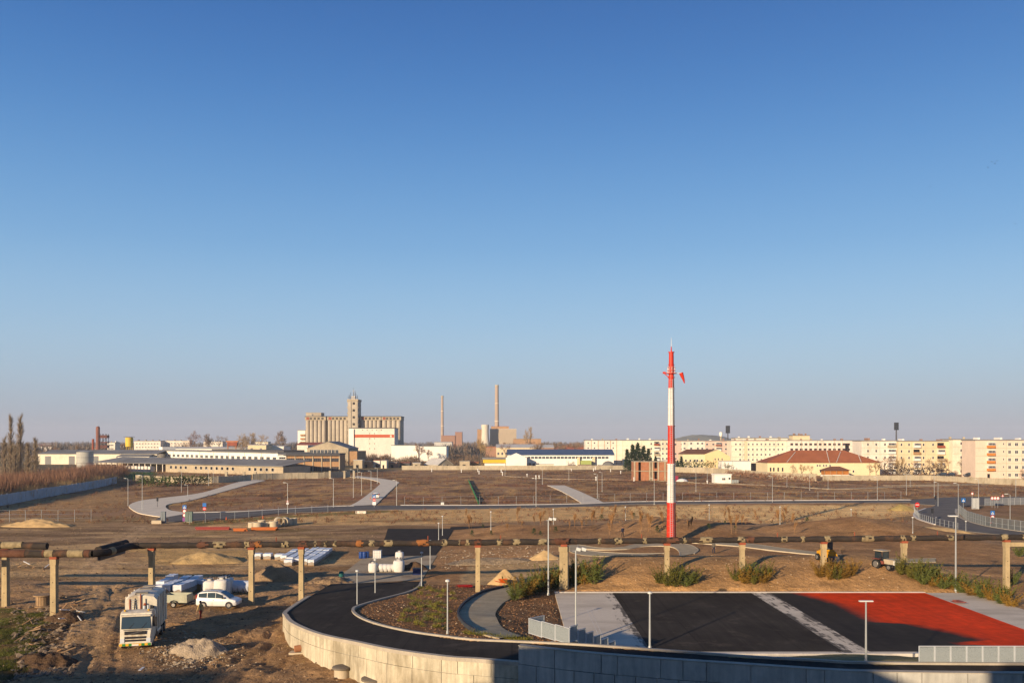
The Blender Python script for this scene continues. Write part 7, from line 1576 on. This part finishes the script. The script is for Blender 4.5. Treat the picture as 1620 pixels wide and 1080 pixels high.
# far woodland, read as one mass
scrub('woodland', 'brown leafless woodland along the flat horizon', mat('far_wood', '66594a', .95, .3, .02), 1900, lambda r: (lambda d_: (r.uniform(-.72, .72) * d_, d_))(r.uniform(1500, 5500) if r.random() < .75 else r.uniform(900, 1500)), lambda r: r.uniform(9, 17), 46, .9, .7)
scrub('garden_scrub', 'brown garden scrub around the sheds behind the field wall', mat('garden_twigs', '6f5a45', .95, .35, .1), 420, lambda r: (lambda d_: (r.uniform(-.20, .14) * d_, d_))(r.uniform(560, 900)), lambda r: r.uniform(3, 6.5), 60, .16, .7)
scrub('garden_scrub', 'tall brown scrub before the power station', mat('garden_twigs', '6f5a45', .95, .35, .1), 240, lambda r: (lambda d_: (r.uniform(-.11, .10) * d_, d_))(r.uniform(1050, 1390)), lambda r: r.uniform(8, 13), 60, .35, .7)
scrub('garden_scrub', 'brown scrub among the far left sheds', mat('garden_twigs', '6f5a45', .95, .35, .1), 300, lambda r: (lambda d_: (r.uniform(-.6, -.22) * d_, d_))(r.uniform(700, 1300)), lambda r: r.uniform(4, 8), 50, .2, .7)
# dry weeds over the brown field
def weed_place(r):
    while True:
        y_ = r.uniform(232, 500) if r.random() < .8 else r.uniform(180, 232); x = r.uniform(-.62, .62) * y_
        if not any(inp(x, y_, q) for q in ROADS): return x, y_
ROADS = [P2([(400, 757), (322, 778), (200, 790), (200, 812), (262, 824), (300, 826), (600, 808), (900, 804), (1440, 797), (1440, 790), (900, 797), (640, 799), (635, 762), (600, 754), (553, 752), (553, 757), (597, 762), (552, 800), (300, 811), (264, 801), (300, 793), (420, 762)]), P2([(862, 767), (896, 767), (956, 796), (912, 797)]), P2([(1440, 786), (1680, 784), (1680, 850), (1440, 832)])]
scrub('dry_weeds', 'dark reddish scrub patches in the field', mat('red_scrub', '6a4630', .95, .4, .05), 3600, lambda r: (lambda q: q if fbm(np.array([q[0]]), np.array([q[1]]), .03, 3, 31)[0] > -.05 else weed_place(r))(weed_place(r)), lambda r: r.uniform(.5, 1.1), 18, .05, .7)
fld = scrub('dry_weeds', 'dry brown weeds covering the field', mat('dry_weed', '8c6c46', .95, .45, .05), 5200, weed_place, lambda r: r.uniform(.35, .9), 16, .035, .7)
for v in (): pass
ORD = ['first', 'second', 'third', 'fourth', 'fifth', 'sixth', 'seventh', 'eighth', 'ninth', 'tenth', 'eleventh', 'twelfth', 'thirteenth', 'fourteenth', 'fifteenth', 'sixteenth', 'seventeenth', 'eighteenth', 'nineteenth', 'twentieth']
# near conifer shrubs
def yew(seed, h=1.8, m=needle, n=23):
    r = np.random.default_rng(seed); T = []
    for i in range(n):
        an = r.uniform(0, 6.28); tl = r.uniform(.05, .75); lean_ = np.array([math.cos(an) * tl, math.sin(an) * tl, 1.0]); L = h * r.uniform(.4, 1.05) * (1 - .25 * tl); p = np.array([math.cos(an) * .12, math.sin(an) * .12, .02]); bend = r.normal(size=3) * .06
        T.extend(sliver(p, p + lean_ * L, .03, r))
        for _ in range(44):
            u = r.uniform(.15, 1.0); s = p + lean_ * L * u + bend * u * u * L; wd_ = (1.15 - u) * .30 * h / 1.8 + .06; q = r.normal(size=3); q -= lean_ * (q @ lean_) / (lean_ @ lean_); q /= np.linalg.norm(q) + 1e-6
            T.extend(sliver(s, s + q * wd_ * r.uniform(.5, 1.1) + lean_ * .12, .045, r))
    return MB().tube([(0, 0, -.2), (0, 0, h * .55)], [.04, .015], 5).mesh('stem', bark), tri_mesh('foliage', np.array(T), m)
YW = [yew(21), yew(22, m=needle_b), yew(23), yew(24, m=mat('olive_needles', '565c2a', .85, .4, 1.6, spec=.2))]
def shrub(x, y_, s, label, group, k_=0, name='conifer_shrub'):
    t = thing(name, label, 'shrub', (x, y_, h1(x, y_) - .03), rnd.uniform(0, 6), group); t.scale = (s * rnd.uniform(.8, 1.2), s * rnd.uniform(.8, 1.2), s * rnd.uniform(.75, 1.15)); put('stem', YW[k_ % 4][0], t); put('foliage', YW[k_ % 4][1], t); return t
for px, lb, ks in ((1064, 'conifer shrub at the foot of the pillar below the mast', (0, 2, 0, 3, 0, 2)), (1184, 'conifer shrub at the foot of the second pillar right of the mast', (0, 1, 2, 1, 0, 3)), (1313, 'bronze conifer shrub at the foot of the pillar by the loader', (1, 1, 0, 1, 1, 1)), (1440, 'conifer shrub at the foot of the pillar by the tractor', (0, 0, 2, 0, 3, 2))):
    x0 = on_line(px); y0 = pline(x0) - 1.4
    for i, k_ in enumerate(ks): shrub(x0 + (-1.7, -.8, 0, .8, 1.7, .3)[i] + rnd.uniform(-.2, .2), y0 + (.1, -.5, -.6, -.4, .2, .5)[i], rnd.uniform(1.15, 1.5), ('leftmost ', 'second ', 'middle ', 'fourth ', 'rightmost ', 'rear ')[i] + lb, lb.replace('conifer shrub', 'shrubs', 1), k_)
for i in range(17):
    u = i / 16; p_ = GT(815 + 125 * u, 949 - 14 * u - 22 * math.sin(u * 2.0) * .6 - (2 if i % 2 else 0)); shrub(p_.x, p_.y, rnd.uniform(1.35, 1.8), ORD[i] + ' conifer shrub from the path end in the left hedge between gravel path and court', 'left hedge shrubs', (3, 0, 1, 3)[i % 4])
for i in range(20):
    u = i / 19; p_ = GT(1452 + 148 * u, 920 + 38 * u ** 1.2 + (3 if i % 2 else -2)); shrub(p_.x, p_.y, rnd.uniform(1.1, 1.5), ORD[i] + ' conifer shrub from the left in the right hedge along the court corner', 'right hedge shrubs', (0, 3, 2, 1)[i % 4])
for px, py, s_, lb in ((1612, 880, 1.4, 'round conifer at the right picture edge'), (1602, 925, 1.0, 'small conifer right of the rightmost pillar')): p_ = GT(px, py); shrub(p_.x, p_.y, s_, lb, None, 3)
# little conifers on the mounds
sp = conifer(31, 1.5, .55, 70, .14, mat('young_spruce', '3f4a2a', .9, .35, 1), .05, .1, 12)
for i, (px, py, hp) in enumerate(((747, 848, 8), (777, 846, 6), (879, 842, 8), (937, 818, 6), (952, 823, 8), (1003, 818, 6), (1040, 842, 9), (1121, 837, 8), (1147, 829, 5), (1163, 838, 6), (1277, 827, 8), (1323, 831, 9), (845, 846, 9), (855, 848, 7), (764, 835, 5))):
    p_ = GT(px, py); t = thing('young_conifer', 'young conifer dotted on the bare mounds behind the pipeline', 'tree', p_, i, 'young conifers on the mounds'); s_ = hp * p_.y / F / 1.3; t.scale = (s_ * 1.2, s_ * 1.2, s_); put('trunk', sp[0], t); put('crown', sp[1], t)
# bare saplings on the mounds
sap_t, sapT = bare_tree(41, 2.4, .7, .4, 3, 4, .4, tw=.07); sap_c = tri_mesh('crown', sapT, mat('orange_twigs', '99734a', .95, .25, 1))
for i in range(44):
    px, py = rnd.uniform(705, 1260), rnd.uniform(824, 848); p_ = GT(px, py); t = thing('sapling', 'thin brown bare sapling on the mounds', 'tree', p_, i, 'saplings on the mounds'); s_ = rnd.uniform(.8, 1.7); t.scale = (s_ * .6, s_ * .6, s_); put('trunk', sap_t, t); put('crown', sap_c, t)
# low shrubs in the bed
def low_shrub(seed, m):
    r = np.random.default_rng(seed); T = []
    for i in range(110):
        d = r.normal(size=3); d[2] = abs(d[2]); d /= np.linalg.norm(d); s = d * r.uniform(.1, .42); e = s + (d + r.normal(size=3) * .7) * .16; T.extend(sliver(s, e, .052, r))
    return tri_mesh('foliage', np.array(T), m)
LS = [low_shrub(51, shrub_y), low_shrub(52, shrub_y), low_shrub(53, mat('dull_green_leaves', '54582a', .85, .4, 2))]
n_ = 0
for row in range(7):
    for c_ in range(10):
        px = 652 + c_ * 7.2 - row * 2.5 + rnd.uniform(-3, 3); py = 928 + row * 9.2 + c_ * 1.2 + rnd.uniform(-2, 2)
        if rnd.random() < .28: continue
        p_ = GT(px, py); o = put('low_shrub', LS[n_ % 3], None, (p_.x, p_.y, p_.z - .04), rnd.uniform(0, 6), (rnd.uniform(.5, 1.1), rnd.uniform(.5, 1.1), rnd.uniform(.5, 1.1))); n_ += 1
        tag(o, 'low yellow green shrub planted in rows in the bed inside the ramp', 'shrub', 'low shrubs in the planted bed')
for i in range(12): p_ = GT(738 + i * 9 + rnd.uniform(-2, 2), 1003 + i * 1.1 + rnd.uniform(-1.5, 1.5)); tag(put('low_shrub', LS[i % 3], None, (p_.x, p_.y, p_.z - .03), i, .75), 'low shrub along the ramp kerb beside the gravel path', 'shrub', 'low shrubs along the ramp kerb')
# grass, clods and stones: uncountable ground cover
def blades(name, label, m, n, place, h, w, per=7):
    r = np.random.default_rng(n + 5); P = np.array([place(r) for _ in range(n)]); Z = hgt(P[:, 0], P[:, 1]); T = []
    for (x, y_), z in zip(P, Z):
        for _ in range(per):
            s = np.array([x + r.normal() * .12, y_ + r.normal() * .12, z - .02]); e = s + np.array([r.normal() * .12, r.normal() * .12, h * r.uniform(.5, 1.3)]); T.extend(sliver(s, e, w, r))
    return stuff(put(name, tri_mesh(name, np.array(T), m)), label, 'grass')
gp = [tuple(q) for q in grs]; gx0, gx1 = min(q[0] for q in gp), max(q[0] for q in gp); gy0, gy1 = 57, max(q[1] for q in gp)
def in_g(r):
    while True:
        x, y_ = r.uniform(max(gx0, -48), gx1), r.uniform(gy0, gy1)
        if inp(x, y_, gp) and fbm(np.array([x]), np.array([y_]), .45, 4, 44)[0] > -.12: return x, y_
blades('grass', 'short green grass patch at the lower left', mat('grass_green', '50521f', .9, .4, 1), 1900, in_g, .18, .03)
def in_dry(r):
    while True:
        px, py = r.uniform(0, 700), 826 + 220 * r.random() ** 1.3; p_ = G(px, py)
        if inp(p_.x, p_.y, P_OUT) or (p_.y > 106 and not -25 < p_.x < -10): return p_.x, p_.y
blades('dry_grass', 'sparse dry grass tufts over the churned dirt', mat('straw', '9c8458', .95, .3, 1), 2200, in_dry, .16, .022, 5)
def rocks(name, label, m, n, place, smin, smax, flat=.6):
    r = np.random.default_rng(n); base = np.array([(1, 0, 0), (-1, 0, 0), (0, 1, 0), (0, -1, 0), (0, 0, 1), (0, 0, -1)], float); tris = [(0, 2, 4), (2, 1, 4), (1, 3, 4), (3, 0, 4), (2, 0, 5), (1, 2, 5), (3, 1, 5), (0, 3, 5)]
    P = np.array([place(r) for _ in range(n)]); Z = hgt(P[:, 0], P[:, 1]); V = []
    for (x, y_), z in zip(P, Z):
        s = smin + (smax - smin) * r.random() ** 3; b = base * (s * r.uniform(.6, 1.3, (6, 1))) * np.array([1, 1, flat]) + r.normal(0, s * .15, (6, 3)) + np.array([x, y_, z + s * .15]); V.append(b[np.array(tris).ravel()])
    return stuff(put(name, tri_mesh(name, np.concatenate(V), m)), label, 'stones')
def in_dirt(r):
    while True:
        px, py = r.uniform(-10, 600), 835 + 265 * r.random() ** 1.3; p_ = G(px, py)
        if (inp(p_.x, p_.y, P_OUT) or p_.y > 104) and not (p_.x > -22.5 and p_.y > 75): return p_.x, p_.y
rocks('clods', 'brown clods scattered over the churned dirt', mat('clod', '9a8062', .95, .3, 2), 3600, in_dirt, .02, .15)
rocks('clods', 'dark clods scattered over the churned dirt', mat('clod_dark', '5d4a38', .95, .3, 2), 2600, in_dirt, .02, .18)
BEDP = [(p[0] + .4, p[1]) for p in INN if p[1] < 104] + [(62, 66), (4.5, 66.5), (4.4, 94), (-2, 101), (-10.2, 103)]
def in_bed(r):
    while True:
        x, y_ = r.uniform(-15, 9), r.uniform(60, 104)
        if inp(x, y_, BEDP) and x < 4.3: return x, y_
rocks('mulch', 'bark and stones covering the planted bed', mat('mulch', '8a6442', .95, .45, 3), 7000, in_bed, .02, .11, .5)
rocks('stones', 'pale stones in the planted bed', mat('pale_stone', 'b59f80', .9, .3, 3), 900, in_bed, .02, .10, .6)
rocks('stones', 'small stones on the bare mound behind the courts', mat('pale_stone', 'b59f80', .9, .3, 3), 1500, lambda r: (r.uniform(4, 50), r.uniform(93.9, 120)), .02, .12, .6)
rocks('rubble', 'broken stone rubble in the debris bank on the lower left', mat('debris_stone', '7d6c58', .95, .4, 2), 900, lambda r: (lambda p_: (p_.x, p_.y))(G(r.uniform(20, 118) , r.uniform(960, 1075))), .05, .35, .6)
rocks('rubble', 'gravel lying around the gravel pile', mat('pile_stone', 'a8967c', .9, .3, 3), 1800, lambda r: (lambda p_: (p_.x, p_.y))(G(302 + r.normal() * 34, 1032 + r.normal() * 14)), .03, .16, .6)
rocks('rubble', 'stone rubble behind the sand piles', mat('pile_stone', 'a8967c', .9, .3, 3), 900, lambda r: (lambda p_: (p_.x, p_.y))(G(r.uniform(695, 900), r.uniform(872, 902))), .03, .2, .6)

# ------------------------------------------------------------------ haze
hz = MB().bb(-5600, 5600, -400, 6300, -2.5, 118).build('haze'); hm = bpy.data.materials.new('haze_air'); hm.use_nodes = True
hn = hm.node_tree.nodes; hn.remove(hn['Principled BSDF']); pv = hn.new('ShaderNodeVolumePrincipled'); pv.inputs['Color'].default_value = (.86, .9, 1.0, 1); pv.inputs['Density'].default_value = .00011; pv.inputs['Anisotropy'].default_value = .0
hm.node_tree.links.new(pv.outputs[0], hn['Material Output'].inputs['Volume']); hz.data.materials.append(hm); hz['kind'] = 'stuff'; hz['label'] = 'thin winter haze over the plain'

# a few birds high on the right
for i, (px, py) in enumerate(((1569, 256), (1574, 259), (1577, 255), (1563, 265), (1471, 296), (1606, 354))):
    p_ = A(px, py, 150 + 7 * i); t = thing('bird', 'tiny dark bird flying in the sky at the upper right', 'bird', p_, i * 1.3, 'birds in the sky'); t.scale = (.6, .6, .6)
    MB().lathe([(.01, -.22), (.06, -.1), (.07, .05), (.03, .16), (.01, .2)], 8).build('body', black_pl, t).rotation_euler = (1.57, 0, 0)
    for s_ in (-1, 1): MB().add([(0, -.06, 0), (0, .08, 0), (s_ * .28, .04, .10), (s_ * .5, -.05, .02), (s_ * .25, -.05, .08), (0, -.06, .02), (s_ * .25, -.05, .1)], [(0, 1, 2, 4), (4, 2, 3), (5, 6, 2, 1), (6, 3, 2)]).build('wing', black_pl, t)
